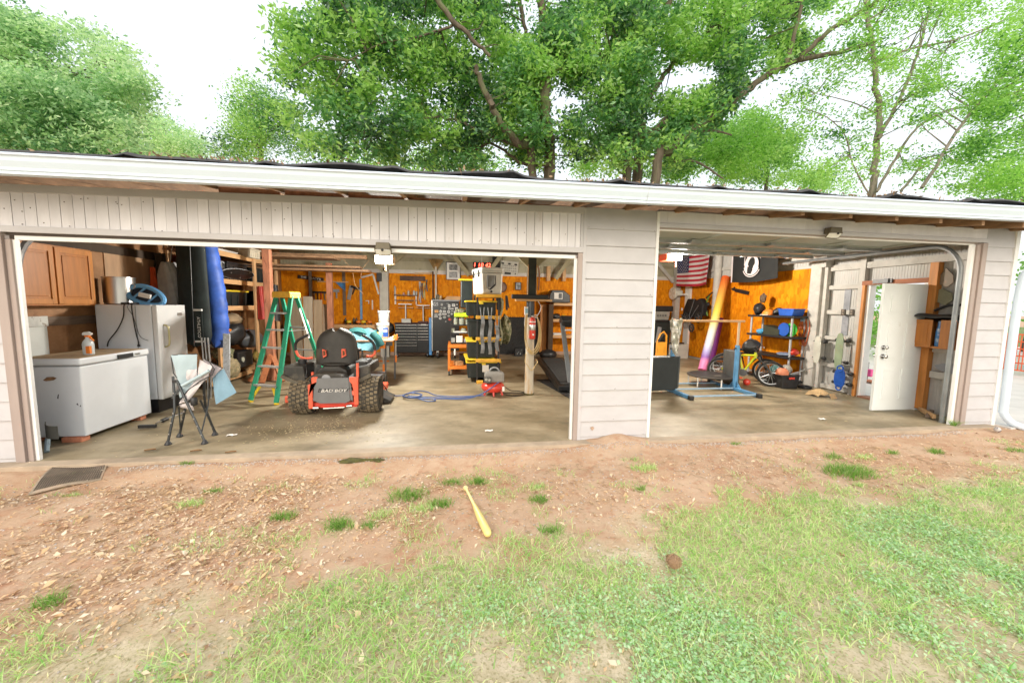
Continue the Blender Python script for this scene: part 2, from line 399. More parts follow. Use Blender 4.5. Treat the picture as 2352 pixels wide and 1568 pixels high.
def groundmat():
    M = bpy.data.materials.new('clay_and_lawn_soil'); M.use_nodes = True
    n = M.node_tree.nodes; l = M.node_tree.links; b = n['Principled BSDF']; b.inputs['Roughness'].default_value = .95; b.inputs['Specular IOR Level'].default_value = .15
    tc = n.new('ShaderNodeTexCoord'); sx = n.new('ShaderNodeSeparateXYZ'); l.new(tc.outputs['Object'], sx.inputs[0])
    def noise(s, d=8, r=.65):
        q = n.new('ShaderNodeTexNoise'); q.inputs['Scale'].default_value = s; q.inputs['Detail'].default_value = d; q.inputs['Roughness'].default_value = r
        l.new(tc.outputs['Object'], q.inputs['Vector']); return q
    def rng(src, a, c, lo=0, hi=1):
        q = n.new('ShaderNodeMapRange'); q.inputs[1].default_value = a; q.inputs[2].default_value = c; q.inputs[3].default_value = lo; q.inputs[4].default_value = hi
        l.new(src, q.inputs[0]); return q.outputs[0]
    def mix(f, a, c):
        q = n.new('ShaderNodeMix'); q.data_type = 'RGBA'; l.new(f, q.inputs[0])
        for k, v in ((6,a),(7,c)):
            if isinstance(v, tuple): q.inputs[k].default_value = (*v,1)
            else: l.new(v, q.inputs[k])
        return q.outputs[2]
    n1 = noise(1.6); n2 = noise(9); n3 = noise(60, 4)
    clay = mix(rng(n1.outputs['Fac'], .38, .62), (.48,.315,.20), (.57,.41,.285))
    clay = mix(rng(n2.outputs['Fac'], .5, .72), clay, (.44,.235,.14))
    clay = mix(rng(n3.outputs['Fac'], .56, .7, 0, .55), clay, (.60,.45,.33))
    soil = mix(rng(n2.outputs['Fac'], .4, .62), (.48,.41,.26), (.62,.53,.38))
    soil = mix(rng(n3.outputs['Fac'], .5, .66, 0, .7), soil, (.21,.19,.065))
    # lawn where y lies in front of a line, ragged by noise
    a = n.new('ShaderNodeMath'); a.operation = 'MULTIPLY_ADD'; a.inputs[1].default_value = .125; a.inputs[2].default_value = -1.92; l.new(sx.outputs['X'], a.inputs[0])
    d = n.new('ShaderNodeMath'); d.operation = 'SUBTRACT'; l.new(a.outputs[0], d.inputs[0]); l.new(sx.outputs['Y'], d.inputs[1])
    e = n.new('ShaderNodeMath'); e.operation = 'MULTIPLY_ADD'; e.inputs[1].default_value = 1.5; l.new(n1.outputs['Fac'], e.inputs[0]); l.new(d.outputs[0], e.inputs[2])
    c = mix(rng(e.outputs[0], .62, 1.0), clay, soil)
    l.new(c, b.inputs['Base Color'])
    bp = n.new('ShaderNodeBump'); bp.inputs['Strength'].default_value = .7; bp.inputs['Distance'].default_value = .02
    n4 = noise(28, 8, .75)
    l.new(n4.outputs['Fac'], bp.inputs['Height']); l.new(bp.outputs[0], b.inputs['Normal'])
    return M
g = raw('ground', V, F, groundmat(), 4, kind='structure'); g.data.polygons.foreach_set('use_smooth', [True]*len(g.data.polygons))

FLOORM = mat('stained_concrete', (.255,.203,.118), .48, spec=.35, var=.2, sc=1.1, c2=(.385,.32,.215), lo=.36, hi=.64, c3=(.13,.113,.07), sc3=1.5, lo3=.50, hi3=.74, bump=.04, st=(1,1.5,1), det=9)
fl = MB().bx(-5.02, 7.5, -.16, 7.8, -.18, 0)
S('floor', fl, FLOORM, kind='structure', bevel=.012, origin=(0,0,0))
S('floor_edge', MB().bx(-5.02, 7.5, -.163, -.03, -.05, .0035), mat('pale_slab_edge', (.41,.325,.235), .8, var=.12, sc=5, c3=(.34,.26,.18), sc3=6, lo3=.55, hi3=.7), kind='structure', bevel=.004, origin=(0,0,0))
dw = MB().bx(7.95, 30, -3.2, 9.5, -.2, .0)
S('driveway', dw, mat('pale_concrete', (.62,.60,.57), .8, var=.08, sc=2), kind='structure', origin=(8,0,0))
# ---------------------------------------------------------------- garage
G = T('garage', 'long open fronted garage with off white siding and a white gutter', 'building')
def lap(name, parent, x0, x1, zs, y=-.002):
    """lap siding, each board a wedge that overhangs the one below"""
    for i in range(len(zs)-1):
        z0, z1 = zs[i], zs[i+1]; j = R.uniform(-.002, .002)
        m = MB().prism([(y-.024+j, z0-.006), (y+.002, z0-.006), (y+.002, z1), (y-.006+j, z1)], 'X', x0, x1)
        P('siding_board', m, SIDING, parent)
zs = [-.06, .045] + [.045+.1865*i for i in range(1, 14)]
fw = P('left_corner_wall', MB().bx(-5.1,-4.205,.002,.1,-.1,2.13), SIDING, G)
lap('siding_board', fw, -5.1, -4.206, zs[:12]+[2.125])
pw = P('pillar_wall', MB().bx(1.40,2.34,.0025,.14,-.1,2.70), SIDING, G)
lap('siding_board', pw, 1.475, 2.318, zs+[2.70])
nh = MB()
for i in range(30):
    nh.box((R.choice([1.50,1.9,2.29])+R.uniform(-.02,.02),-.0235,.03+.1865*R.randrange(0,14)+R.uniform(.01,.03)),(.006,.006,.006))
P('nail_head', nh, MATS['dark_gap'] if 'dark_gap' in MATS else mat('rust_nail', (.10,.07,.055), .8), pw, kind='stuff')
P('mud_spot', MB().prism([(1.60,.15),(1.635,.16),(1.65,.135),(1.625,.11),(1.61,.125)], 'Y', -.0245, -.0185), mat('mud_brown', (.42,.30,.22), .9), pw)
P('corner_trim', MB().bx(1.437,1.475,-.03,.002,-.1,2.69), SIDING, pw)
P('corner_trim', MB().bx(2.318,2.352,-.032,.14,-.1,2.69), WHITE, pw)
ew = P('right_corner_wall', MB().bx(7.09,7.6,.0025,.12,-.08,2.72), SIDING, G)
lap('siding_board', ew, 7.09, 7.56, zs+[2.70])
P('corner_trim', MB().bx(7.56,7.625,-.035,.12,-.08,2.74), WHITE, ew)
# header over the left opening: narrow painted boards between two rails
def ht(x): return 2.622+.0135*(x+4.13)         # the header sags a little toward the left
def slab(x0, x1, f0, f1, ya, yb): return MB().add([(x0,ya,f0(x0)),(x1,ya,f0(x1)),(x1,yb,f0(x1)),(x0,yb,f0(x0)),(x0,ya,f1(x0)),(x1,ya,f1(x1)),(x1,yb,f1(x1)),(x0,yb,f1(x0))], [(0,3,2,1),(4,5,6,7),(0,1,5,4),(1,2,6,5),(2,3,7,6),(3,0,4,7)])
hl = P('left_header', slab(-5.12, 1.436, lambda x: 2.17, ht, .003, .05), mat('dark_gap', (.10,.08,.07), .9), G)
x = -5.1; k = 0
while x < 1.40:
    w = min(R.uniform(.088,.104), 1.405-x); y = R.uniform(-.003,.003)
    if w > .03:
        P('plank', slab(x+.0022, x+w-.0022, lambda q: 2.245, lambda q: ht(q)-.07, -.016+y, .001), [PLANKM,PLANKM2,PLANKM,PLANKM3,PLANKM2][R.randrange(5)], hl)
    x += w; k += 1
nh = MB()
for i in range(46):
    q = R.uniform(-4.2,1.38); nh.cyl((q,-.021,R.choice([2.27,2.52,2.4])+R.uniform(-.03,.03)),(q,-.012,2.4 if False else 2.4),.0035,n=6) if False else nh.box((q,-.0195,R.choice([2.28,2.50,2.40])+R.uniform(-.03,.03)),(.007,.004,.007))
P('nail_head', nh, mat('rust_nail', (.10,.07,.055), .8), hl, kind='stuff')
P('top_rail', slab(-5.12, 1.436, lambda q: ht(q)-.073, ht, -.03, .002), SIDING, hl, bevel=.003)
P('bottom_rail', MB().bx(-5.12,1.436,-.034,.002,2.192,2.25), SIDING, hl, bevel=.003)
P('side_rail', MB().bx(1.405,1.436,-.026,.002,2.25,2.622), SIDING, hl)
P('door_stop', MB().bx(-4.07,1.365,.012,.05,2.128,2.168), WHITE, hl)
# header over the right opening: wide flat boards
hr = P('right_header', MB().bx(2.352,7.089,.003,.05,2.5,2.72), TAUPE, G)
for a, b in ((2.356,2.45),(2.45,3.07),(3.07,4.3),(4.3,5.55),(5.55,7.085)):
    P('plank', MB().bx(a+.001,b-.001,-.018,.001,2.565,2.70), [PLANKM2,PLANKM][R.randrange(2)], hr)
P('bottom_rail', MB().bx(2.352,7.085,-.034,.002,2.515,2.566), SIDING, hr, bevel=.003)
P('door_stop', MB().bx(2.352,6.94,.012,.05,2.487,2.503), WHITE, hr)
# casings
jl = P('left_casing', MB().bx(-4.205,-4.125,-.045,.03,-.09,2.19), TAUPE, G, bevel=.004)
P('inner_casing', MB().bx(-4.125,-4.078,-.02,.03,-.05,2.13), TAUPE, jl, bevel=.004)
P('door_stop', MB().bx(-4.078,-4.048,.0,.03,-.03,2.128), WHITE, jl)
jm = P('middle_casing', MB().bx(1.385,1.437,-.028,.14,-.06,2.19), TAUPE, G, bevel=.003)
P('door_stop', MB().bx(1.358,1.385,.01,.05,.0,2.128), WHITE, jm)
jr = P('right_casing', MB().bx(7.01,7.09,-.04,.04,-.08,2.51), TAUPE, G, bevel=.004)
P('inner_casing', MB().bx(6.945,7.01,-.02,.04,-.06,2.487), TAUPE, jr, bevel=.003)
P('door_stop', MB().bx(6.895,6.945,.0,.04,-.02,2.487), WHITE, jr)
# gutter, a moulded trough that falls slightly to the left
def gut(x): return 2.748+.0105*(x+3.6)
gm = MB(); prof = [(-.50,-.030),(-.612,-.026),(-.622,-.034),(-.622,-.044),(-.607,-.054),(-.604,-.062),(-.598,-.085),(-.575,-.128),(-.570,-.150),(-.560,-.156),(-.560,-.176),(-.50,-.178)]
n = len(prof); xa, xb = -7.5, 9.0
vs = [(xa, p, gut(xa)+q) for p, q in prof] + [(xb, p, gut(xb)+q) for p, q in prof]
gm.add(vs, [(i, n+i, n+(i+1) % n, (i+1) % n) for i in range(n)] + [tuple(range(n-1,-1,-1)), tuple(range(n,2*n))])
gu = P('gutter', gm, GUTTERM, G)
for i in range(1):
    xx = 1.9
    P('seam', MB().prism([(p-.001 if p < -.5 else p, q+gut(xx)) for p, q in prof[1:11]], 'X', xx, xx+.003), mat('seam_grey', (.58,.62,.66), .5), gu)
# roof: deck, rafters, felt edge
def rz(y): return 2.855+.15*y
P('roof_deck', MB().prism([(-.495,rz(-.495)-.03),(8.1,rz(8.1)-.03),(8.1,rz(8.1)),(-.495,rz(-.495))], 'X', -7.6, 7.9), DECKM, G)
P('fascia', MB().bx(-7.5,8.0,-.499,-.472,2.68,2.775), mat('fascia_board', (.25,.2,.16), .8, var=.2), G)
raf = P('roof_frame', MB().bx(-7.6,7.9,3.95,4.0,rz(3.9)-.2,rz(3.9)-.16), RAFT, G)
rm = None
for i in range(25):
    xx = -7.3+.615*i
    if rm is None:
        rm = P('rafter', MB().prism([(-.47,rz(-.47)-.165),(7.9,rz(7.9)-.165),(7.9,rz(7.9)-.031),(-.47,rz(-.47)-.031)], 'X', 0, .042), RAFT, raf)
    else:
        c = rm.copy(); COL.objects.link(c)
        c.location = (xx,0,0); continue
    rm.location = (xx,0,0)
for i in range(8, 15):
    xx = -7.3+.615*i
    P('blocking', MB().bx(xx+.045,xx+.612,.055,.075,2.60,2.72), REDWOOD, raf)
def feltz(x): return gut(x)+.012+.024*abs(math.sin(x*2.1+.6))**3+.022*max(0, math.sin(x*.9+2))+.010*math.sin(x*5.3)+.03*max(0,1-abs((x*.93) % 1-.5)*9)
fm = MB().grid(lambda u, v: (-7.4+16.2*u, -.575+.16*v, (feltz(-7.4+16.2*u) if v < .6 else gut(-7.4+16.2*u)+.02)-(.03 if v < .15 else 0)), 320, 4, t=.004)
P('roof_felt', fm, FELT, G)
# leaf debris caught along the gutter
dv = []; df = []
for i in range(210):
    cx = R.choice([R.gauss(-2.1,.35), R.gauss(1.9,.9), R.gauss(4.6,.6), R.uniform(-5,7)]); cy = -.6+R.random()*.08; cz = feltz(cx)+R.uniform(-.012,.012)
    a = Vector((R.uniform(-1,1),R.uniform(-1,1),R.uniform(-.3,1))).normalized()*R.uniform(.015,.04); b = a.cross(Vector((R.uniform(-1,1),1,R.uniform(-1,1)))).normalized()*R.uniform(.004,.012)
    p = Vector((cx,cy,cz)); o = len(dv); dv += [p-a, p+b, p+a, p-b]; df.append((o,o+1,o+2,o+3))
raw('gutter_debris', dv, df, leafmat('dry_leaf_debris', [(.14,.08,.035),(.30,.20,.11),(.20,.12,.06)], 0), 4, kind='stuff', parent=G)
# inner walls
wlft = P('left_side_wall', MB().prism([(.1,-.1),(7.8,-.1),(7.8,3.97),(.1,2.82)], 'X', -5.1, -4.96), PLY, G)
P('grey_board', MB().bx(-4.96,-4.93,1.18,2.6,1.25,1.36), GREYWASH, wlft)
P('white_board', MB().bx(-4.96,-4.922,.5,1.18,1.25,1.37), mat('worn_white_board', (.6,.6,.56), .7, var=.15, c3=(.3,.27,.22), sc3=12, lo3=.55, hi3=.62), wlft)
P('white_panel', MB().bx(-4.958,-4.94,.5,1.18,.3,1.245), mat('old_white_panel', (.60,.61,.57), .6, var=.06, sc=3), wlft)
P('dark_wall_strip', MB().bx(-4.96,-4.92,.1,3.2,2.24,2.36), mat('dark_brown_strip', (.06,.04,.025), .8), wlft)  # dark strip high along the left wall
P('plywood_sheet', MB().bx(-4.959,-4.945,2.05,3.15,.1,2.24), mat('pale_plywood', (.45,.28,.16), .6, var=.15, sc=3, st=(1,2,.4)), wlft)
bwall = P('back_wall', MB().bx(-5.1,7.6,7.72,7.82,-.1,4.05), CORRO, G)
xx = -4.95
while xx < 7.38:
    x1 = min(xx+1.219, 7.38); P('strand_board_panel', MB().bx(xx+.002,x1-.002,7.702+R.uniform(-.002,.002),7.718,.1,2.47), OSB, bwall); xx += 1.219
P('top_plate', MB().bx(-4.95,7.38,7.66,7.718,2.472,2.58), mat('pale_plate', (.62,.58,.53), .6, var=.1, sc=4), bwall)
P('base_board', MB().bx(-4.95,7.38,7.69,7.718,.0,.098), mat('pinkish_base', (.50,.33,.24), .8, var=.15), bwall)
for gzz in (2.85,3.2,3.55):
    P('girt', MB().bx(-4.95,7.38,7.66,7.718,gzz,gzz+.09), mat('olive_girt', (.36,.33,.22), .75, var=.15), bwall)
cm = MB()
for i in range(150):
    cm.bx(-4.95+i*.0822,-4.95+i*.0822+.028,7.707,7.719,2.585,3.95)
P('corrugation', cm, CORRO, bwall, kind='stuff')
ows = P('right_side_wall', MB().prism([(.12,-.1),(.66,-.1),(.66,2.9),(.12,2.83)], 'X', 7.42, 7.47).prism([(1.68,-.1),(7.72,-.1),(7.72,3.96),(1.68,3.07)], 'X', 7.42, 7.47).prism([(.66,2.05),(1.68,2.05),(1.68,3.07),(.66,2.9)], 'X', 7.42, 7.47), CORRW, G)
cm = MB()
for i in range(58):
    y = .14+i*.0436
    if .64 < y < 1.66: cm.bx(7.4165,7.421,y,y+.024,2.1,2.8)
    else: cm.bx(7.4165,7.421,y,y+.024,0.0,2.8)
for i in range(70):
    cm.bx(7.410,7.421,2.85+i*.0695,2.85+i*.0695+.026,2.5,3.2)
P('corrugation', cm, CORRW, ows, kind='stuff')
yy = 2.82
while yy < 7.65:
    y1 = min(yy+1.219, 7.69); P('strand_board_panel', MB().bx(7.392+R.uniform(-.002,.002),7.408,yy+.002,y1-.002,.06,2.44), OSB, ows); yy += 1.219
WORN = mat('worn_white_lumber', (.52,.50,.46), .7, var=.12, sc=5, c3=(.28,.25,.2), sc3=9, lo3=.6, hi3=.72)
for z0, z1, ya, yb in ((2.34,2.45,.14,2.45),(1.98,2.06,1.78,2.45),(1.50,1.58,1.78,2.45),(1.0,1.07,1.78,2.45),(.46,.54,1.78,2.45),(.02,.10,1.78,2.45),(.96,1.03,.14,.6),(.56,.66,.14,.6),(2.62,2.7,2.8,7.7),(3.05,3.14,2.8,7.7)):
    P('girt', MB().bx(7.345,7.409,ya,yb,z0,z1), WORN, ows)
P('stud', MB().bx(7.33,7.409,1.70,1.80,0,2.72), WORN, ows)
P('corner_post', MB().bx(7.24,7.40,2.46,2.70,0,3.1), WORN, ows, bevel=.015)
P('post_cap', MB().bx(7.22,7.40,2.36,2.46,2.42,2.66), WORN, ows)
P('stud', MB().bx(7.30,7.39,2.38,2.46,0,2.42), WORN, ows)
P('stud', MB().cyl((7.30,5.62,1.2),(7.30,5.62,3.6),.1,n=12), WORN, ows, smooth=True)
P('stud', MB().bx(7.33,7.391,6.90,7.16,0,2.28), WHITE, ows)
P('corner_post', MB().bx(7.2,7.36,7.48,7.66,0,3.6), WORN, ows)
P('brace', MB().bar((7.1,7.5,2.4),(6.4,7.5,3.1),.07,.09), WORN, ows)
PATCH = mat('grey_patch', (.30,.31,.34), .7, var=.2, sc=8)
P('grey_patch', MB().bx(7.405,7.4115,1.98,2.1,1.1,1.98), PATCH, ows)
P('cedar_stud', MB().bx(7.31,7.409,.62,.73,.04,2.34), CEDAR, ows, bevel=.004)
P('door_header', MB().bx(7.31,7.409,.732,1.72,2.035,2.11), mat('dark_cedar', (.32,.10,.03), .6, var=.25, sc=6, st=(1,.3,3)), ows)
P('header_bracket', MB().bx(7.28,7.308,1.22,1.52,2.055,2.125).bx(7.255,7.28,1.26,1.32,2.06,2.13), DGREY, ows)
P('door_jamb', MB().bx(7.35,7.475,1.60,1.655,0,2.034), WHITE, ows)
P('jamb_strip', MB().bx(7.30,7.36,1.656,1.70,0,2.034), CEDAR, ows)
P('door_jamb', MB().bx(7.33,7.475,.734,.785,0,2.034), WHITE, ows)
P('threshold', MB().bx(7.30,7.50,.785,1.6,.001,.03), mat('rust_threshold', (.22,.10,.06), .7), ows)
for y in (1.87,2.03):
    ou = P('outlet', MB().bx(7.325,7.344,y-.04,y+.04,1.48,1.60), mat('brown_outlet', (.07,.055,.04), .5), ows, bevel=.004)
    for dz in (-.025,.025): P('socket', MB().bx(7.320,7.325,y-.017,y+.017,1.54+dz-.016,1.54+dz+.016), mat('outlet_tan', (.25,.2,.15), .5), ou)
# side door, swung into the garage at right angles
dr = P('entry_door', MB().bx(6.49,7.29,.705,.748,.02,2.0), mat('door_white', (.70,.74,.74), .38, var=.03, sc=2, c3=(.52,.54,.5), sc3=4, lo3=.66, hi3=.8), G, bevel=.003)
for (a, b) in ((6.60,6.85),(6.93,7.18)):
    for z0, z1 in ((.18,.70),(.82,1.42),(1.54,1.86)):
        P('door_panel', MB().prism([(a,z0),(b,z0),(b,z1),(a,z1)], 'Y', .703, .706).prism([(a+.03,z0+.03),(b-.03,z0+.03),(b-.03,z1-.03),(a+.03,z1-.03)], 'Y', .696, .704), MATS['door_white'], dr, bevel=.004)
for z, s in ((1.02,1),(.88,1.15)):
    P('door_knob' if s > 1 else 'deadbolt', MB().cyl((6.565,.705,z),(6.565,.69,z),.032*s,n=16).cyl((6.565,.69,z),(6.565,.655,z),.014,n=10).ell((6.565,.645,z),(.026*s,.018,.026*s)), CHROME, dr, smooth=True); P('outer_knob', MB().cyl((6.565,.748,z),(6.565,.80,z),.03,n=12), CHROME, dr, smooth=True)
for z in (.2,1.0,1.8): P('hinge', MB().bx(7.27,7.305,.748,.758,z,z+.1), GALV, dr)
# door tracks
tp = [(6.905,.10,0),(6.905,.10,2.12)] + [(6.905,.10+.34*(1-math.cos(t)),2.12+.40*math.sin(t)) for t in [math.pi/2*i/7 for i in range(1,8)]] + [(6.88,3.0,2.54)]
P('door_track', MB().tube(tp, .030, 8), mat('track_steel', (.30,.32,.33), .4, .8), G, smooth=True)
tp2 = [(-4.2,.14,0),(-4.2,.14,1.85)] + [(-4.17,.12+.34*(1-math.cos(t)),1.85+.40*math.sin(t)) for t in [math.pi/2*i/7 for i in range(1,8)]]
P('door_track', MB().tube(tp2, .028, 8), GALV, G, smooth=True)
# steel overhead door, raised under the roof
od = T('overhead_door', 'grey steel sectional garage door raised under the roof of the right bay', 'garage door', (2.6,.4,2.56))
ODM = mat('door_steel_grey', (.42,.46,.43), .5, var=.06, sc=2)
for i in range(4):
    y0 = .38+i*.6; z = 2.575+.012*i
    s = P('door_section', MB().bx(2.42,6.8,y0+.004,y0+.596,z+.012,z+.05), ODM, od)
    for x in (2.5,3.55,4.6,5.65,6.68): P('stile', MB().bx(x,x+.07,y0+.03,y0+.57,z-.004,z+.012), ODM, s)
    P('section_rail', MB().bx(2.42,6.8,y0+.004,y0+.05,z-.012,z+.012), ODM, s)
    if i in (1,2,3):
        P('strut', MB().bx(2.42,6.8,y0+.06,y0+.075,z-.055,z-.0045).bx(2.42,6.8,y0+.075,y0+.12,z-.055,z-.050), GALV, s)
        for x in (3.4,4.7,5.95): P('hinge', MB().bx(x,x+.09,y0-.04,y0+.06,z-.05,z-.013), GALV, s)
# roof bracing seen through the left opening
tb = P('roof_bracing', MB().bx(-4.9,-2.0,5.0,5.05,2.58,2.66), RAFT, G)
for x0, x1, z in ((-4.9,-2.7,2.60),(-4.9,-2.2,2.42),(-4.9,-2.0,2.34)):
    P('loft_board', MB().bx(x0,x1,4.9 if z > 2.5 else 5.2,5.5,z-.035,z+.01), RAFT, tb)
OLIVE = mat('olive_lumber', (.36,.32,.20), .75, var=.15, sc=5)
for a, b in (((-2.03,7.3,2.5),(-2.9,7.3,3.35)),((-2.03,7.3,2.5),(-1.1,7.3,3.35)),((.42,7.5,2.45),(-.1,7.5,3.1)),((.95,7.5,2.45),(1.4,7.5,3.1)),((1.33,2.33,2.25),(.55,2.33,2.95)),((1.33,2.33,2.25),(2.1,2.33,2.95)),((3.1,7.4,2.4),(3.7,7.4,3.3))):
    P('brace', MB().bar(a, b, .05, .12), OLIVE, tb)
P('support_post', MB().bx(-2.16,-1.92,7.3,7.5,0,3.7), mat('grey_white_post', (.50,.48,.42), .7, var=.1, sc=5), tb, bevel=.01)
P('support_post', MB().bx(1.14,1.36,7.55,7.65,2.3,3.7), mat('black_post', (.02,.02,.018), .8), tb)
# downspout
ds = MB(); path = smoothpath([(7.86,-.60,2.66),(7.84,-.52,2.50),(7.74,-.16,2.15),(7.672,-.075,1.95),(7.672,-.075,.35),(7.672,-.08,.18),(7.70,-.15,.06),(7.77,-.27,.0)], 5)
ds.tube(path, .045, 10)
P('downspout', ds, GUTTERM, G, smooth=True)
# lamps on the headers
def flood(x, z, s, label):
    o = T('wall_lamp', label, 'lamp', (x,-.05,z), 'lamps on the door headers')
    P('housing', MB().prism([(x-.07*s,z+.06),(x+.07*s,z+.06),(x+.078*s,z-.01),(x-.078*s,z-.01)], 'Y', -.13, -.036), mat('olive_bronze', (.12,.10,.06), .45), o, bevel=.006)
    P('lens', MB().grid(lambda u, v: (x+.078*s*(2*u-1), -.115-.03*math.sin(math.pi*u)+.05*v, z-.012-.048*v), 8, 4, t=.006), WHITEP, o, smooth=True)
    P('rim', MB().tube([(x-.082*s,-.12,z+.0)]+[(x+.082*s*q/5,-.07-.02*math.cos(q/5*1.57),z-.068+.010*(q/5)**2) for q in range(-5,6)]+[(x+.082*s,-.12,z)], .008, 6), MATS['olive_bronze'], o)
    P('sensor', MB().ell((x,-.15,z-.02),(.014,.012,.014)), BLACKP, o, smooth=True)
flood(-.735,2.15,.95,'small bronze flood lamp over the left opening, above the lit box lamp')
flood(4.62,2.535,1.1,'small bronze flood lamp on the header of the right opening')
# ---------------------------------------------------------------- trees
def inpoly(x, y, poly):
    c = False; n = len(poly); j = n-1
    for i in range(n):
        xi, yi = poly[i]; xj, yj = poly[j]
        if (yi > y) != (yj > y) and x < (xj-xi)*(y-yi)/(yj-yi)+xi: c = not c
        j = i
    return c
def leaves(centers, per, sig, L, Wd, rng, flat=.6):
    C = np.repeat(np.asarray(centers), per, 0)
    C = C + rng.normal(size=C.shape)*np.array([sig, sig, sig*flat])
    n = len(C); a = rng.normal(size=(n,3)); a[:,2] = a[:,2]*.6-.25; a /= np.linalg.norm(a, axis=1)[:,None]
    b = np.cross(a, rng.normal(size=(n,3))); b /= np.linalg.norm(b, axis=1)[:,None]
    s = (.6+.8*rng.random((n,1)))
    l = a*L*s/2; w = b*Wd*s/2
    V = np.stack([C-l, C+w-l*.1, C+l, C-w-l*.1], 1).reshape(-1,3); F = np.arange(4*n).reshape(-1,4)
    return V, F
OAKLEAF = [leafmat('oak_leaf', [(.035,.125,.03),(.08,.24,.055),(.14,.34,.09),(.055,.19,.055),(.26,.48,.22)], .45), leafmat('oak_leaf_sunlit', [(.18,.40,.06),(.27,.51,.10),(.38,.60,.16),(.20,.42,.06),(.46,.66,.30)], .55), leafmat('oak_leaf_shaded', [(.012,.055,.016),(.028,.095,.03),(.05,.14,.05),(.018,.075,.025),(.15,.28,.17)], .25)]  # each crown: plain, sunlit and shaded leaf, the light painted into the colours
OAKLEAF2 = [leafmat('bright_leaf', [(.10,.28,.03),(.17,.40,.06),(.26,.50,.12),(.12,.33,.04)], .5), leafmat('bright_leaf_sunlit', [(.22,.47,.06),(.32,.58,.12),(.42,.66,.2)], .55), leafmat('bright_leaf_shaded', [(.03,.14,.015),(.06,.21,.03),(.09,.26,.04)], .4)]
PALELEAF = [leafmat('pale_leaf', [(.12,.29,.09),(.23,.43,.17),(.34,.53,.28),(.16,.35,.12)], .5), leafmat('pale_leaf_sunlit', [(.32,.55,.20),(.45,.64,.32),(.55,.70,.42),(.36,.58,.22)], .5), leafmat('pale_leaf_shaded', [(.035,.13,.04),(.06,.19,.06),(.10,.25,.08)], .4)]
MOSSB = mat('mossy_bark', (.10,.08,.055), .9, var=.3, sc=8, st=(1,1,.3), bump=.5, c3=(.12,.15,.06), sc3=1.5, lo3=.5, hi3=.62)
def tree(label, base, limbs, regions, leafm, seed, L=.125, Wd=.055, sig=.32, per=110, bark=None, name='oak_tree', group=None, flat=.6, thr=.56):
    """limbs: (points in world, radii); regions: (polygon seen from the yard, near and far Y, number of leaf clumps)"""
    rng = np.random.default_rng(seed); rr = random.Random(seed)
    t = T(name, label, 'tree', base, group)
    tm = MB(); nodes = []
    for pts, rad in limbs:
        sp = smoothpath(pts, 7); k = len(sp)
        r = [rad[0]+(rad[1]-rad[0])*i/(k-1) for i in range(k)]
        sp = [p + Vector((rr.gauss(0,1),rr.gauss(0,1),rr.gauss(0,1)))*min(.03, r[i]*.25) for i, p in enumerate(sp)]
        tm.tube(sp, r, 9); nodes += sp
    cen = []
    for poly, y0, y1, num in regions:
        xs_ = [p[0] for p in poly]; ys_ = [p[1] for p in poly]; got = 0; tries = 0
        while got < num and tries < num*40:
            tries += 1
            x, y = rr.uniform(min(xs_),max(xs_)), rr.uniform(min(ys_),max(ys_))
            if not inpoly(x, y, poly): continue
            if vnoise(np.array(x), np.array(y), 1/58, seed) + .35*vnoise(np.array(x), np.array(y), 1/21, seed+1) < thr + rr.uniform(-.12,.12): continue
            p = at(x, y, rr.uniform(y0, y1))
            if p.z < 1.2: continue
            cen.append(p); got += 1
    na = np.array([tuple(p) for p in nodes])
    br = MB()
    for p in cen:
        if rr.random() < .30:
            d = np.linalg.norm(na-np.array(p), axis=1); q = Vector(na[d.argmin()]); dd = d.min()
            if .25 < dd < 2.0:
                m1 = q.lerp(p, .5)+Vector((rr.gauss(0,.1),rr.gauss(0,.1),rr.gauss(0,.1)+.06*dd)); pts = [q, q.lerp(m1,.5), m1, m1.lerp(p,.6), p]
                r0 = min(.05, .012+.011*dd); br.tube(pts, [r0,r0*.8,r0*.6,r0*.4,r0*.2], 5, caps=False)
    P('trunk', tm, bark or MOSSB, t, smooth=True)
    if br.v: P('branches', br, bark or MOSSB, t, smooth=True, kind='stuff')
    Vl, Fl = leaves(cen, per, sig, L, Wd, rng, flat)
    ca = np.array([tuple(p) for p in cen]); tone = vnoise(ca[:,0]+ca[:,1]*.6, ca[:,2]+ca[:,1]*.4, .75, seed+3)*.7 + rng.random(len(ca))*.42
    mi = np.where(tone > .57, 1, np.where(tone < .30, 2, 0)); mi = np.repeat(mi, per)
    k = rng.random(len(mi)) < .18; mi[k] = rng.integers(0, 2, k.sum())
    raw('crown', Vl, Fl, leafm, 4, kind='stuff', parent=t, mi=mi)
    return t
def pl(pts, Y):
    """limb drawn as (x, y[, dY]) points at about the distance Y"""
    return [at(p[0], p[1], Y+(p[2] if len(p) > 2 else 0)) for p in pts]
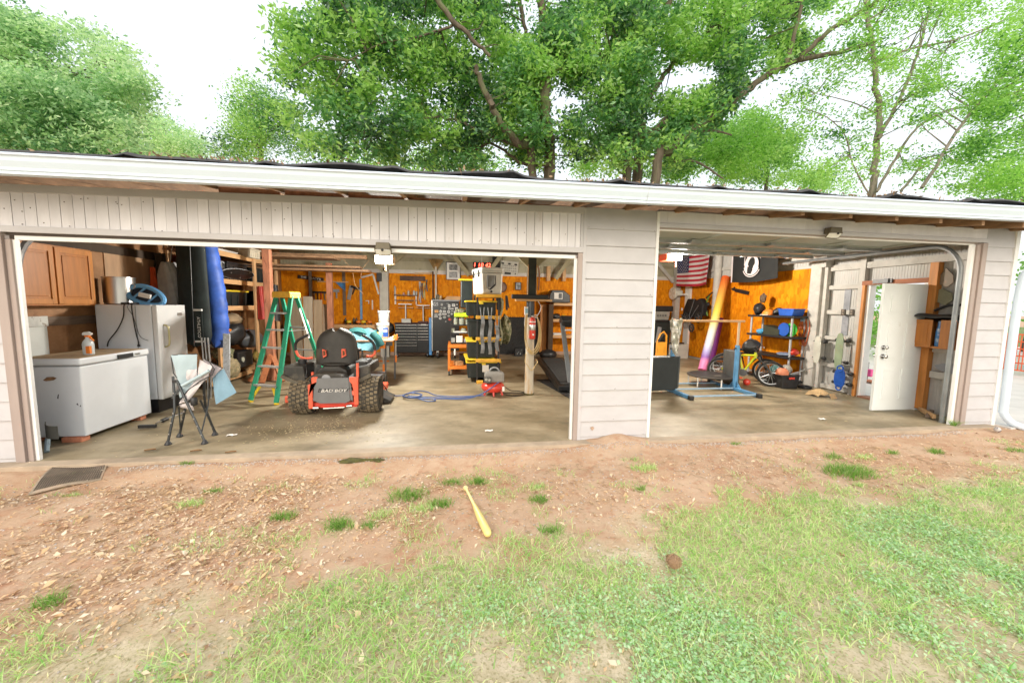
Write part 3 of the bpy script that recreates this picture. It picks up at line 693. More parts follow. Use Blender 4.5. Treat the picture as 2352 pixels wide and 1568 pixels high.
# big oak behind the garage: several trunks from one stool
b = at(1440, 380, 10.6); b.z = -.1
Y0 = 10.6
root = lambda x: Vector((at(x, 390, Y0).x, Y0, -.1))
limbs = [
 ([root(1262)]+pl([(1263,390),(1258,300,-.8),(1252,190,-1.4),(1250,90),(1235,-60)], Y0), (.24,.13)),
 ([root(1240)]+pl([(1225,385),(1190,330,-.6),(1150,280,-1),(1118,220,-1.3),(1090,150,-1.5)], Y0-.4), (.17,.075)),
 ([root(1500)]+pl([(1508,395),(1540,345),(1600,290),(1680,235),(1760,175),(1835,138),(1935,120,-.5),(2010,95,-1)], Y0-1), (.19,.06)),
 ([root(1470)]+pl([(1440,360),(1490,310),(1560,255),(1620,205)], Y0-.3), (.2,.07)),
 ([root(1475)]+pl([(1465,390),(1472,300),(1462,200),(1470,110),(1440,20),(1420,-60)], Y0+.5), (.22,.11)),
 (pl([(1400,165),(1440,110),(1520,40),(1560,-40)], Y0), (.14,.1)),
 (pl([(1472,260),(1520,180),(1570,120),(1640,60),(1680,-20)], Y0+.3), (.11,.06)),
 (pl([(1805,150),(1830,60),(1850,-30)], Y0-1.2), (.08,.05)),
 (pl([(1835,138),(1900,75,-.3),(1990,20,-.7),(2060,-30,-1)], Y0-1.3), (.09,.06)),
 (pl([(985,-30),(1040,45),(1080,85),(1125,130)], Y0-1.9), (.09,.05)),
 (pl([(1040,60),(960,85),(880,100),(800,140)], Y0-1.8), (.04,.015)),
 (pl([(1185,335),(1100,300),(1020,270),(930,275),(850,270)], Y0-.6), (.06,.02)),
 (pl([(1190,-20),(1205,60),(1212,120)], Y0+.6), (.08,.06)),
 (pl([(1390,-20),(1402,60),(1408,110)], Y0+.6), (.08,.06)),
 (pl([(1560,330),(1620,300),(1680,310)], Y0-.5), (.05,.03)),
 (pl([(1548,370),(1600,372),(1660,410)], Y0-.6), (.05,.03)),
 (pl([(1262,380),(1200,375),(1130,330),(1090,345)], Y0-.2), (.07,.03)),
]
regions = [
 ([(645,60),(700,-60),(1000,-60),(1010,180),(960,330),(860,360),(720,350),(645,270),(640,150)], 8.6, 12.5, 360),
 ([(950,-60),(1480,-60),(1500,200),(1440,370),(1250,385),(1050,360),(960,300)], 9.2, 14, 680),
 ([(1180,60),(1320,60),(1350,160),(1330,300),(1220,310),(1170,180)], 8.8, 10.2, 110),
 ([(1400,-60),(1900,-60),(1920,90),(1800,150),(1690,230),(1600,330),(1540,395),(1400,395)], 9.2, 14, 620),
 ([(1540,200),(1640,170),(1700,220),(1600,290),(1540,320),(1480,300)], 9.5, 11, 80),
 ([(900,330),(1230,330),(1260,388),(1240,395),(900,375)], 10, 13, 60),
]
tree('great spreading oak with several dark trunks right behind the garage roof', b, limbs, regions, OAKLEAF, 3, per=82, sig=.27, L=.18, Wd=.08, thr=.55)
# slender tree on the right, open crown
Y1 = 10.0
r2 = Vector((at(2008,440,Y1).x, Y1, -.1))
limbs = [
 ([r2]+pl([(2004,450),(2010,380),(2018,280),(2012,190),(2005,110),(1990,20),(1985,-60)], Y1), (.14,.06)),
 (pl([(2018,320),(2060,240),(2095,160),(2120,80),(2150,-40)], Y1-.2), (.07,.04)),
 (pl([(2012,440),(2060,360),(2100,300),(2160,260),(2240,240)], Y1-.3), (.06,.025)),
 (pl([(1995,445),(1960,380),(1940,310),(1900,270),(1850,250)], Y1-.2), (.035,.012)),
 (pl([(2012,260),(1970,240),(1920,225),(1870,215)], Y1), (.03,.01)),
 (pl([(2070,440),(2120,380),(2180,350),(2260,310)], Y1-.8), (.05,.02)),
 (pl([(2020,140),(2100,110),(2200,90),(2320,40)], Y1-.8), (.05,.02)),
 (pl([(2120,430),(2200,300),(2290,190),(2380,120)], Y1-2), (.06,.03)),
]
regions = [
 ([(1800,200),(1900,120),(2060,110),(2110,260),(2060,400),(1900,420),(1790,380)], 8.6, 11.5, 110),
 ([(1880,-40),(2260,-60),(2280,120),(2120,180),(1940,120)], 8, 11.5, 120),
 ([(2080,150),(2240,120),(2300,260),(2220,440),(2060,430),(2080,300)], 8, 11, 95),
]
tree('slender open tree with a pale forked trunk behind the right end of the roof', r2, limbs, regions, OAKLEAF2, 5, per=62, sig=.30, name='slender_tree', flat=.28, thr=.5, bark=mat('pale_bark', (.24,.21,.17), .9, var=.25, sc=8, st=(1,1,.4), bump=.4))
r3 = Vector((at(2420,400,7.5).x, 7.5, 0))
tree('dense bright green tree hanging into the right edge above the gutter', r3, [([r3]+pl([(2400,420),(2390,250),(2370,60)], 7.5), (.13,.06))],
 [([(2215,260),(2270,130),(2352,60),(2440,40),(2440,470),(2250,468),(2190,420)], 6.2, 9, 190), ([(2150,-40),(2440,-60),(2440,110),(2260,110)], 6.5, 9, 46)], OAKLEAF2, 8, per=110, sig=.27, name='dense_tree', L=.1)
r4 = Vector((at(-60,340,10).x, 10, 0))
tree('large pale green tree rising at the left edge beyond the garage', r4, [([r4]+pl([(-60,340),(-20,250),(40,130)], 10), (.25,.08)), (pl([(-20,250),(100,210),(220,150)], 10), (.09,.03))],
 [([(-120,30),(20,20),(110,60),(200,70),(285,110),(330,190),(335,260),(270,300),(-120,180)], 8.5, 12, 300), ([(-120,180),(120,170),(250,250),(330,345),(330,365),(-120,365)], 7.5, 10.5, 330)], PALELEAF, 12, per=105, sig=.30, name='broad_tree', L=.125, flat=.4, thr=.5)
r5 = Vector((at(600,360,16).x, 16, 0))
tree('small upright tree between the pale left tree and the great oak', r5, [([r5]+pl([(600,380),(598,300),(590,220)], 16), (.14,.05)), (pl([(600,330),(650,280),(700,260)], 16), (.06,.02))],
 [([(575,180),(640,215),(690,280),(715,360),(480,365),(500,270),(540,230)], 14.5, 17.5, 130)], OAKLEAF, 17, per=120, sig=.36, name='upright_tree')
r6 = Vector((at(400,330,34).x, 34, 0))
tree('far pale rounded tree low above the roof at the left', r6, [([r6]+pl([(390,360),(390,320)], 34), (.2,.1))],
 [([(290,260),(340,255),(400,295),(470,320),(480,365),(280,365)], 31, 37, 110)], PALELEAF, 21, per=110, sig=.65, L=.22, Wd=.1, name='rounded_tree')
r7 = Vector((at(1760,380,20).x, 20, 0))
tree('light green rounded tree low behind the roof between oak and slender tree', r7, [([r7]+pl([(1760,430),(1750,360),(1740,310)], 20), (.16,.06))],
 [([(1500,300),(1600,270),(1660,290),(1700,262),(1760,258),(1790,300),(1830,310),(1850,355),(1900,380),(1960,440),(1480,400)], 15, 24, 380), ([(1330,335),(1570,320),(1575,405),(1330,395)], 15, 19, 60), ([(700,345),(1180,345),(1180,395),(700,385)], 15, 19, 45)], OAKLEAF2, 23, per=120, sig=.42, L=.16, Wd=.08, name='rounded_tree', thr=.5)
# bushes beyond the side door and beside the drive
for i, (x, y, h, w, lab) in enumerate(((16,2.4,2.6,1.6,'leafy bush seen through the open side door'),(17.5,-.4,2.4,1.5,'rounded bush at the far edge of the driveway'),(20,4.2,4.6,2.4,'tall bush beyond the driveway, behind the other two'),(13.5,7.8,3.6,1.8,'bush standing nearest to the back corner beyond the drive'),(26,-2,5,3,'far tall bush at the right edge beyond the orange fence'))):
    rng = np.random.default_rng(40+i); t = T('bush', lab, 'bush', (x,y,-.05))
    m = MB()
    for k in range(6): m.tube([(x,y,-.05),(x+R.uniform(-.2,.2),y+R.uniform(-.2,.2),h*.4),(x+R.uniform(-.6,.6)*w/1.6,y+R.uniform(-.6,.6),h*.85)], [.05,.035,.01], 5)
    P('stem', m, MOSSB, t, kind='stuff')
    cs = [(x+math.cos(a)*w*q*math.sin(e), y+math.sin(a)*w*q*math.sin(e), h*.5+h*.5*q*math.cos(e)) for a, e, q in [(R.uniform(0,6.28), R.uniform(.05,2.7), R.uniform(.6,1)) for _ in range(90)]]
    Vl, Fl = leaves(cs, 70, .25*w/1.5, .13, .07, rng, .8)
    raw('crown', Vl, Fl, (OAKLEAF2 if i != 1 else PALELEAF)[0], 4, kind='stuff', parent=t)
# ---------------------------------------------------------------- lawn, litter, gravel
GRASS = leafmat('grass_blade', [(.17,.40,.08),(.33,.57,.15),(.50,.64,.26),(.74,.68,.44),(.26,.50,.12),(.44,.67,.22),(.58,.71,.34)], .35)
GRASSG = leafmat('green_grass_blade', [(.09,.23,.025),(.15,.33,.045),(.24,.42,.09),(.36,.45,.16)], .4)
CLOVER = leafmat('clover_leaf', [(.30,.52,.24),(.42,.62,.34),(.54,.71,.46),(.32,.54,.25)], .35)
LITTER = leafmat('dead_leaf', [(.56,.36,.18),(.72,.53,.31),(.30,.17,.09),(.80,.68,.48),(.62,.40,.20),(.84,.74,.56),(.40,.24,.12),(.68,.49,.28)], .15)
GRAVELM = leafmat('gravel_stone', [(.40,.36,.32),(.55,.48,.42),(.50,.36,.27),(.62,.58,.53)], 0, .85)
def lawnmask(x, y):
    d = edge_y(x) - y
    nn = vnoise(x, y, 1.7, 5)*.6 + vnoise(x, y, 5.5, 6)*.4
    return np.clip((d + .06 + (nn-.5)*1.1)/.36, 0, 1)*np.clip((nn-.24)*4.2, .08, 1)
def inview(x, y):
    px = (x*CAMR.x + (y+CD)*CAMR.y - CH*CAMR.z); f = (x*CAMF.x + (y+CD)*CAMF.y - CH*CAMF.z)
    return (f > .3) & (np.abs(px) < f*1.5+.5)
def blades(X, Y, h, w, rng, lean=.6):
    n = len(X); Z = gz(X, Y); a = rng.random(n)*6.283; ca, sa = np.cos(a), np.sin(a)
    l = rng.normal(size=(n,2))*(lean*h)[:,None]
    b0 = np.stack([X-ca*w, Y-sa*w, Z-.004], 1); b1 = np.stack([X+ca*w, Y+sa*w, Z-.004], 1)
    m0 = np.stack([X-ca*w*.7+l[:,0]*.35, Y-sa*w*.7+l[:,1]*.35, Z+h*.6], 1); m1 = np.stack([X+ca*w*.7+l[:,0]*.35, Y+sa*w*.7+l[:,1]*.35, Z+h*.6], 1)
    t0 = np.stack([X+l[:,0]-ca*w*.12, Y+l[:,1]-sa*w*.12, Z+h*.86], 1); t1 = np.stack([X+l[:,0]+ca*w*.12, Y+l[:,1]+sa*w*.12, Z+h*.86], 1)
    V = np.stack([b0,b1,m1,m0,t1,t0], 1).reshape(-1,3); o = np.arange(n)[:,None]*6
    return V, np.concatenate([o+np.array([[0,1,2,3]]), o+np.array([[3,2,4,5]])], 0)
def scatter(n, x0, x1, y0, y1, rng, dens):
    X = rng.uniform(x0,x1,n); Y = rng.uniform(y0,y1,n); k = inview(X,Y) & (rng.random(n) < dens(X,Y)); return X[k], Y[k]
rng = np.random.default_rng(50)
X, Y = scatter(300000, -5, 9.5, -4.2, -.9, rng, lambda x,y: lawnmask(x,y)*.85)
V, F = blades(X, Y, rng.uniform(.014,.056,len(X)), rng.uniform(.0016,.0040,len(X)), rng, 1.1)
raw('lawn_grass', V, F, GRASS, 4, kind='stuff', label='thin pale green and straw coloured lawn in front of the clay strip', cat='grass')
# low clover patches, thickest toward the lower right
def cldens(x, y):
    nn = vnoise(x, y, 1.5, 21)*.65 + vnoise(x, y, 5, 22)*.35
    return lawnmask(x, y)*np.clip((nn-.46)*5, 0, 1)*np.clip((x+1.6)/2.0, .12, 1)*np.clip((edge_y(x)-y-.15)/.5, 0, 1)
X, Y = scatter(300000, -4, 9, -4.2, -1.3, rng, cldens)
n = len(X); Z = gz(X,Y)+rng.uniform(.006,.032,n); a = rng.random(n)*6.283; s = rng.uniform(.005,.010,n); tl = rng.normal(size=(n,2))*.35
V = np.zeros((n,4,3))
for k in range(4):
    c, q = np.cos(a+k*1.5708), np.sin(a+k*1.5708)
    V[:,k] = np.stack([X+c*s, Y+q*s, Z+(c*tl[:,0]+q*tl[:,1])*s], 1)
raw('clover', V.reshape(-1,3), np.arange(4*n).reshape(-1,4), CLOVER, 4, kind='stuff', label='low clover patches spread through the lawn at the lower right', cat='clover')
# dead leaves on the clay, thickest at the left
def litdens(x, y):
    nn = vnoise(x, y, 2.1, 31)*.6 + vnoise(x, y, 6.5, 32)*.4
    band = np.exp(-((y - (-1.15+.03*x))/.55)**2)
    left = np.clip((.6-x)/2.2, 0, 1)
    d = (band*(.32+.3*left) + .75*left*np.clip((-.45-y)/.3,0,1)*np.clip((y+2.75)/.6,0,1) + .035)
    return np.clip(d*np.clip((nn-.30)*3.2, .06, 1), 0, 1)*np.where(y > -.45, .28, 1)
X, Y = scatter(150000, -6, 8.5, -3.8, -.18, rng, litdens)
n = len(X); Z = gz(X,Y)+rng.uniform(.002,.014,n); a = rng.random(n)*6.283
L_ = rng.uniform(.005,.017,n)*(1+1.1*(rng.random(n) < .12)); Wd_ = L_*rng.uniform(.28,.55,n); cz = rng.normal(size=n)*.3; cu = rng.uniform(.1,.9,n)*Wd_
d = np.stack([np.cos(a), np.sin(a), cz], 1); d /= np.linalg.norm(d,axis=1)[:,None]; e = np.stack([-np.sin(a), np.cos(a), rng.normal(size=n)*.3], 1)
C = np.stack([X,Y,Z],1); up = np.array([0,0,1.])
l0 = C-d*L_[:,None]; l1 = C+d*L_[:,None]
mid = -.0*C
V = np.stack([l0, C+e*Wd_[:,None]-d*(L_*.15)[:,None]+up*cu[:,None], l1, C-e*Wd_[:,None]-d*(L_*.1)[:,None]+up*cu[:,None]*.8, C+up*0], 1)
o = np.arange(n)[:,None]*5
F = np.concatenate([o+np.array([[0,4,1]]), o+np.array([[4,2,1]]), o+np.array([[0,3,4]]), o+np.array([[4,3,2]])], 0)
raw('leaf_litter', V.reshape(-1,3), F, LITTER, 3, kind='stuff', label='dead leaves strewn over the bare clay, thickest at the left', cat='leaf litter')
# pebbles along the slab edge and among the leaves
def stones(n, fx, fy, s0, s1):
    V = []; F = []
    base = np.array([(1,0,0),(0,1,0),(-1,0,0),(0,-1,0),(0,0,1),(0,0,-1)], float); fb = np.array([(0,1,4),(1,2,4),(2,3,4),(3,0,4),(1,0,5),(2,1,5),(3,2,5),(0,3,5)])
    X = fx(n); Y = fy(n, X); Z = gz(X,Y); s = rng.uniform(s0,s1,n); a = rng.random(n)*6.283
    bs = base[None]*(.7+.6*rng.random((n,6,1)))*s[:,None,None]*np.array([1,.75,.5]); c, q = np.cos(a)[:,None], np.sin(a)[:,None]
    V = np.stack([bs[...,0]*c-bs[...,1]*q+X[:,None], bs[...,0]*q+bs[...,1]*c+Y[:,None], bs[...,2]+Z[:,None]+.002], -1).reshape(-1,3)
    return V, (np.arange(n)[:,None,None]*6+fb[None]).reshape(-1,3)
V1, F1 = stones(3200, lambda n: rng.uniform(-3.2,6.8,n), lambda n, x: -.19-np.abs(rng.normal(size=n))*.055, .004, .014)
V2, F2 = stones(2600, lambda n: rng.uniform(-5,4,n), lambda n, x: rng.uniform(-2.6,-.4,n), .004, .016)
raw('gravel', np.concatenate([V1,V2]), np.concatenate([F1,F2+len(V1)]), GRAVELM, 3, kind='stuff', label='small pebbles along the slab edge and over the clay', cat='gravel')
# straw and long bleached blades
n = 2600; X = rng.uniform(-4.5,5.5,n); Y = rng.uniform(-3,-.5,n); a = rng.random(n)*6.283; Ls = rng.uniform(.012,.055,n); Z = gz(X,Y)+.012
d = np.stack([np.cos(a)*Ls, np.sin(a)*Ls, rng.normal(size=n)*.004], 1); e = np.stack([-np.sin(a), np.cos(a), np.zeros(n)],1)*rng.uniform(.0012,.003,n)[:,None]; C = np.stack([X,Y,Z],1)
raw('straw', np.stack([C-d-e*.4, C-d+e*.4, C+e+up*.004, C+d, C-e+up*.004],1).reshape(-1,3), np.arange(5*n).reshape(-1,5), leafmat('straw_blade', [(.50,.38,.2),(.60,.5,.33),(.38,.27,.13)], .1), 5, kind='stuff', label='short bleached stalks lying on clay and lawn', cat='straw')
# grass tufts one can tell apart
def tuft(px, py, w, h, nb, label, g='grass tufts on the clay strip', dark=0):
    c = atZ(px, py, -.045); r2 = np.random.default_rng(int(px*7+py))
    nb = int(nb*1.15); w *= 1.3; h *= 1.3; X = c.x+np.clip(r2.normal(size=nb),-1.9,1.9)*w*.5; Y = c.y+np.clip(r2.normal(size=nb),-1.9,1.9)*w*.28
    V, F = blades(X, Y, r2.uniform(.45,1,nb)*h, r2.uniform(.0014,.0034,nb), r2, .8)
    V = V-np.array([c.x,c.y,-.045])
    o = raw('grass_tuft', V, F, GRASSG if dark else GRASS, 4, label=label, cat='grass tuft'); o.location = (c.x,c.y,-.045); o['group'] = g
for px, py, w, h, nb, dk, lab in (
 (1948,1085,.21,.085,520,1,'widest dark green grass tuft, on the clay in front of the right opening'),
 (1915,1050,.07,.06,90,1,'small grass tuft just behind the widest tuft, at its left'),
 (1985,1052,.10,.05,110,0,'sparse grass tuft just behind the widest tuft, at its right'),
 (2150,1040,.07,.05,110,1,'small dark grass tuft near the right casing, halfway to the lawn'),
 (2050,1043,.06,.045,70,1,'tiny dark grass tuft between the widest tuft and the casing'),
 (2330,1035,.10,.04,110,1,'flat grass tuft at the right edge below the downspout'),
 (1480,1078,.10,.05,150,0,'low weedy tuft on the clay in front of the pillar'),
 (1470,1125,.05,.045,60,1,'small round tuft among dead leaves below the pillar tuft'),
 (1100,1107,.06,.06,150,1,'dark grass tuft beside the handle of the yellow bat'),
 (1035,1107,.08,.05,120,1,'grey green tuft just to the left of the yellow bat handle'),
 (940,1140,.13,.07,260,1,'broad bright tuft left of the bat'),
 (1012,1160,.08,.055,150,1,'rounded tuft between the broad tuft and the bat'),
 (965,1172,.08,.055,130,0,'pale tuft just below the broad tuft'),
 (780,1210,.08,.065,190,1,'dark tuft among dead leaves, lowest of the left group'),
 (875,1185,.09,.05,120,0,'thin tuft between the lowest dark tuft and the broad tuft'),
 (845,1210,.06,.04,80,1,'small low tuft right of the lowest dark tuft'),
 (650,1187,.07,.05,130,1,'dark tuft alone on the leafy clay at the left'),
 (490,1125,.06,.04,80,1,'small tuft on the clay below the folding chair'),
 (435,1158,.08,.05,120,0,'ragged tuft in the leaves below the folding chair'),
 (1240,1150,.08,.05,140,1,'low dark tuft right of the bat'),
 (1265,1220,.06,.05,110,1,'small tuft right of the bat tip'),
 (1230,1120,.10,.045,130,0,'spreading tuft right of the bat handle'),
 (1975,1115,.05,.04,60,0,'thin tuft at the edge of the lawn under the widest tuft'),
 (1145,1023,.045,.035,60,1,'little tuft at the slab edge near the middle casing'),
 (1075,1023,.04,.03,50,1,'second little tuft along the slab edge from the middle casing'),
 (1690,1020,.05,.03,60,1,'little tuft at the slab edge in front of the blue bar frame'),
 (2190,985,.03,.12,60,1,'upright tuft at the foot of the right casing'),
 (430,1068,.05,.035,60,1,'little tuft at the slab edge by the folding chair'),
 (330,1060,.04,.03,40,0,'thin pale tuft at the slab edge beside the rubber mat'),
 (115,1378,.07,.05,120,1,'bright tuft low at the left edge of the lawn'),
 (690,1235,.05,.03,50,0,'flattened thin tuft below the lone dark tuft'),
 (165,1135,.05,.03,60,0,'thin tuft in front of the rubber mat')):
    tuft(px, py, w, h, nb, lab, dark=dk)
# sparse blades on the clay between the tufts
X, Y = scatter(60000, -4.5, 8.5, -2.2, -.2, rng, lambda x,y: np.clip((vnoise(x,y,2.6,61)*.5+vnoise(x,y,9,62)*.5-.60)*7, 0, .9)*np.where(y > -.5, .12, 1))
V, F = blades(X, Y, rng.uniform(.012,.05,len(X)), rng.uniform(.0014,.0032,len(X)), rng, 1.0)
raw('clay_grass', V, F, GRASS, 4, kind='stuff', label='sparse thin grass sprouting between the dead leaves on the clay', cat='grass')
# yellow bat
ba, bb = Vector((.09,-1.02,.0)), Vector((.235,-1.755,-.01)); dv_ = (bb-ba)
BATM = mat('bat_yellow', (.80,.66,.24), .4, var=.06)
bt = T('baseball_bat', 'yellow plastic toy bat lying on the leafy clay', 'bat', (.16,-1.4,-.03))
def batp(t, z=.0): 
    p = ba+dv_*t; p.z = float(gz(p.x, p.y))+.035+z; return p
P('barrel', MB().tube([batp(t) for t in (.40,.46,.55,.65,.8,.93,.97,.99,1)], [.013,.0165,.022,.026,.029,.030,.027,.019,.004], 16), BATM, bt, smooth=True)
P('handle', MB().tube([batp(t) for t in (0,.01,.035,.05,.07,.2,.40)], [.004,.019,.02,.013,.0105,.0115,.013], 14), mat('bat_grip', (.80,.68,.3), .5, var=.05), bt, smooth=True)
# ribbed rubber mat
c4 = [atZ(62,1130,-.04), atZ(232,1100,-.04), atZ(249,1066,-.035), atZ(128,1066,-.035)]
mtx = T('rubber_mat', 'worn ribbed rubber mat on the clay by the left casing', 'mat', (c4[0].x+.15, c4[0].y+.2, -.04))
MATM = mat('dusty_rubber', (.36,.29,.21), .9, var=.25, sc=10, c3=(.46,.34,.24), sc3=5, lo3=.5, hi3=.66)
def mp_(u, v): 
    p = (c4[0]*(1-u)+c4[1]*u)*(1-v)+(c4[3]*(1-u)+c4[2]*u)*v; p.z = float(gz(p.x,p.y))+.016+.012*math.sin(u*4+v*3); return p
P('base', MB().grid(lambda u, v: mp_(u,v), 16, 10, t=.008), MATM, mtx)
rb = MB()
for i in range(26):
    u = .05+.9*i/25; rb.tube([mp_(u,.08+.84*k/8)+Vector((0,0,.003)) for k in range(9)], .0060, 5)
P('rib', rb, mat('rubber_rib', (.20,.16,.12), .9, var=.2), mtx, kind='stuff')
# dry clump and the wet hollow under the eaves
cp = atZ(1547, 1288, 0); cv = []
cl = MB()
for i in range(120):
    a, e = R.uniform(0,6.28), R.uniform(-1.2,1.4); d = Vector((math.cos(a)*math.cos(e), math.sin(a)*math.cos(e), math.sin(e)*.8))
    u = d.orthogonal().normalized(); u = (Matrix.Rotation(R.uniform(0,6.28),3,d) @ u)
    p = Vector((cp.x,cp.y,.0))+d*R.uniform(.03,.05); cl.tube([p-u*.035-d*.01, p, p+u*.035-d*.012], [.0012,.002,.001], 4)
cl.ell((cp.x,cp.y,-.004), (.036,.036,.036), 10, 7)
S('dry_clump', cl, leafmat('clump_fibre', [(.30,.18,.10),(.42,.28,.17),(.22,.13,.07)], 0, .9), 'ball shaped clump of dry roots resting on the lawn', 'clump')
hp = atZ(831, 1057, -.04)
S('moss_patch', MB().grid(lambda u, v: (hp.x+(u-.5)*.42*(1-.15*math.sin(9*v)), hp.y+(v-.5)*.09*(1+.5*math.sin(7*u)), float(gz(hp.x+(u-.5)*.42, hp.y))+.008+.014*math.sin(3.14*u)*math.sin(3.14*v)+.003*math.sin(31*u+9*v)), 24, 8, t=.01), mat('dark_moss', (.085,.08,.02), .95, var=.4, sc=30, bump=.5), 'dark mossy patch on the clay in front of the mower', 'moss patch')
# ---------------------------------------------------------------- left bay, left side
# lit box lamps of the door openers
def opener(name, label, x, y, z, w, h, col, e, hous):
    o = T(name, label, 'ceiling lamp', (x,y,z+h/2))
    lens = MB().grid(lambda u, v: (x-w/2+w*u, y-.03*math.sin(math.pi*u)-.02*math.sin(math.pi*v), z-h/2+h*v-.02*(1-v)*abs(2*u-1)), 10, 5, t=.01)
    P('lens', lens, mat(name+'_glow', col, .5, var=.02, emit=e), o, smooth=True)
    P('housing', MB().bx(x-w/2-.015,x+w/2+.015,y+.02,y+.36,z-h/2-.005,z+h/2+.02), hous, o, bevel=.01)
    P('hanger', MB().bx(x-w/2,x-w/2+.02,y+.1,y+.12,z+h/2,3.3).bx(x+w/2-.02,x+w/2,y+.1,y+.12,z+h/2,3.3), GALV, o)
    P('rail', MB().bx(x-.02,x+.02,y-2.6,y-.05,z+h/2-.02,z+h/2+.02), GALV, o)
    P('pull_cord', MB().tube([(x+.03,y,z-h/2),(x+.035,y,z-h/2-.12)], .005, 5).ell((x+.035,y,z-h/2-.13),(.012,.012,.018)), REDO, o)
    for dx in (-.25*w, .25*w):
        L = bpy.data.lights.new(name+'_bulb', 'POINT'); L.energy = 72; L.color = (1,.96,.88) if col[2] > .6 else (1,.92,.80); L.shadow_soft_size = .09
        lo = bpy.data.objects.new('bulb', L); COL.objects.link(lo); lo.parent = o; lo.location = Vector((x+dx, y-.16, z-h/2-.06))-WL[o.name]
    return o
opener('opener_lamp', 'glowing white box lamp of the door opener over the left bay', -1.31, 3.2, 2.40, .29, .13, (.95,.93,.85), 9, mat('opener_tan', (.45,.33,.2), .5))
opener('opener_lamp', 'glowing orange rimmed box lamp of the door opener in the right bay', 4.69, 3.5, 2.665, .31, .12, (1,.62,.30), 7, REDO)
# bricks
BRICK = mat('red_brick', (.52,.20,.11), .85, var=.2, sc=14, bump=.3)
for x0, y0, lab in ((-4.20,.50,'red brick under the near right corner of the chest freezer'),(-4.66,.55,'red brick under the near left corner of the chest freezer'),(-4.20,1.30,'red brick under the far right corner of the chest freezer')):
    S('brick', MB().bx(x0-.1,x0+.1,y0,y0+.1,.0,.058), BRICK, lab, 'brick', 'bricks under the chest freezer', bevel=.006)
# chest freezer
f = T('chest_freezer', 'scuffed white chest freezer standing on bricks beside the left casing', 'freezer', (-4.38,1,.06))
P('body', MB().bx(-4.70,-4.075,.52,1.46,.06,.845), APPL, f, bevel=.012)
P('lid', MB().bx(-4.71,-4.062,.508,1.475,.862,.935), APPL, f, bevel=.014)
P('lid_top', MB().bx(-4.69,-4.085,.53,1.455,.9352,.938), mat('rusty_lid', (.40,.29,.17), .7, var=.25, sc=4, c3=(.6,.55,.45), sc3=6, lo3=.58, hi3=.7), f)
P('gasket', MB().bx(-4.695,-4.078,.525,1.455,.845,.862), GREYP, f)
P('handle', MB().bx(-4.062,-4.045,.98,1.2,.865,.915), BLACKP, f, bevel=.005)
P('badge', MB().bx(-4.062,-4.056,1.24,1.32,.88,.90), NEEDLE, f)
P('rust_hole', MB().prism([(-4.43,.70),(-4.39,.735),(-4.33,.738),(-4.30,.722),(-4.33,.70),(-4.40,.69)], 'Y', .517, .523), mat('rust_brown', (.22,.12,.06), .9, var=.4, sc=20), f)
P('scratches', MB().prism([(-4.315,.5),(-4.305,.54),(-4.295,.545),(-4.305,.49)], 'Y', .5185, .522).prism([(-4.14,.43),(-4.125,.44),(-4.12,.41)], 'Y', .5185, .522).prism([(-4.11,.40),(-4.10,.42),(-4.095,.40)], 'Y', .5185, .522), mat('scratch_dark', (.06,.06,.07), .8), f, kind='stuff')
P('leg', MB().cyl((-4.11,.62,.06),(-4.11,.62,.10),.012), BLACKP, f)
# spray bottle
s = T('spray_bottle', 'clear spray bottle with orange trigger on the freezer lid', 'spray bottle', (-4.25,.9,.938))
P('bottle', MB().lathe([(.001,.938),(.047,.94),(.05,.95),(.05,1.06),(.043,1.09),(.02,1.125),(.016,1.145)], (-4.255,.86,0), 16), mat('cloudy_plastic', (.62,.66,.66), .3, var=.06), s, smooth=True)
P('trigger', MB().bx(-4.275,-4.235,.845,.875,1.142,1.165).prism([(-4.225,1.15),(-4.19,1.10),(-4.20,1.095),(-4.24,1.14)], 'Y', .853, .867), ORANGEP, s)
P('nozzle', MB().prism([(-4.30,1.165),(-4.215,1.165),(-4.205,1.185),(-4.24,1.205),(-4.285,1.20),(-4.30,1.185)], 'Y', .848, .872), WHITEP, s)
P('label_sheet', MB().bx(-4.24,-4.202,.806,.835,.955,1.04), ORANGEP, s)
# upright refrigerator
f = T('refrigerator', 'old white upright refrigerator against the left wall behind the chest freezer', 'refrigerator', (-4.4,1.9,0))
P('cabinet', MB().bx(-4.78,-4.11,1.63,2.17,.2,1.515), APPL, f, bevel=.012)
P('door', MB().bx(-4.095,-4.03,1.615,2.175,.2,1.515), APPLG, f, bevel=.014)
P('door_gasket', MB().bx(-4.11,-4.095,1.64,2.16,.22,1.5), mat('gasket_brown', (.2,.17,.15), .8), f)
P('plinth', MB().bx(-4.75,-4.14,1.68,2.14,.0,.2), BLACKP, f)
P('handle', MB().tube(smoothpath([(-4.03,1.72,.93),(-3.985,1.73,.96),(-3.98,1.735,1.08),(-3.985,1.73,1.21),(-4.03,1.72,1.24)],4), .012, 8), mat('old_brass', (.45,.40,.22), .35, .7), f, smooth=True)
P('badge', MB().bx(-4.03,-4.024,2.0,2.09,1.36,1.40), NEEDLE, f)
P('side_seam', MB().bx(-4.30,-4.294,1.624,1.631,.22,1.5), GREYP, f)
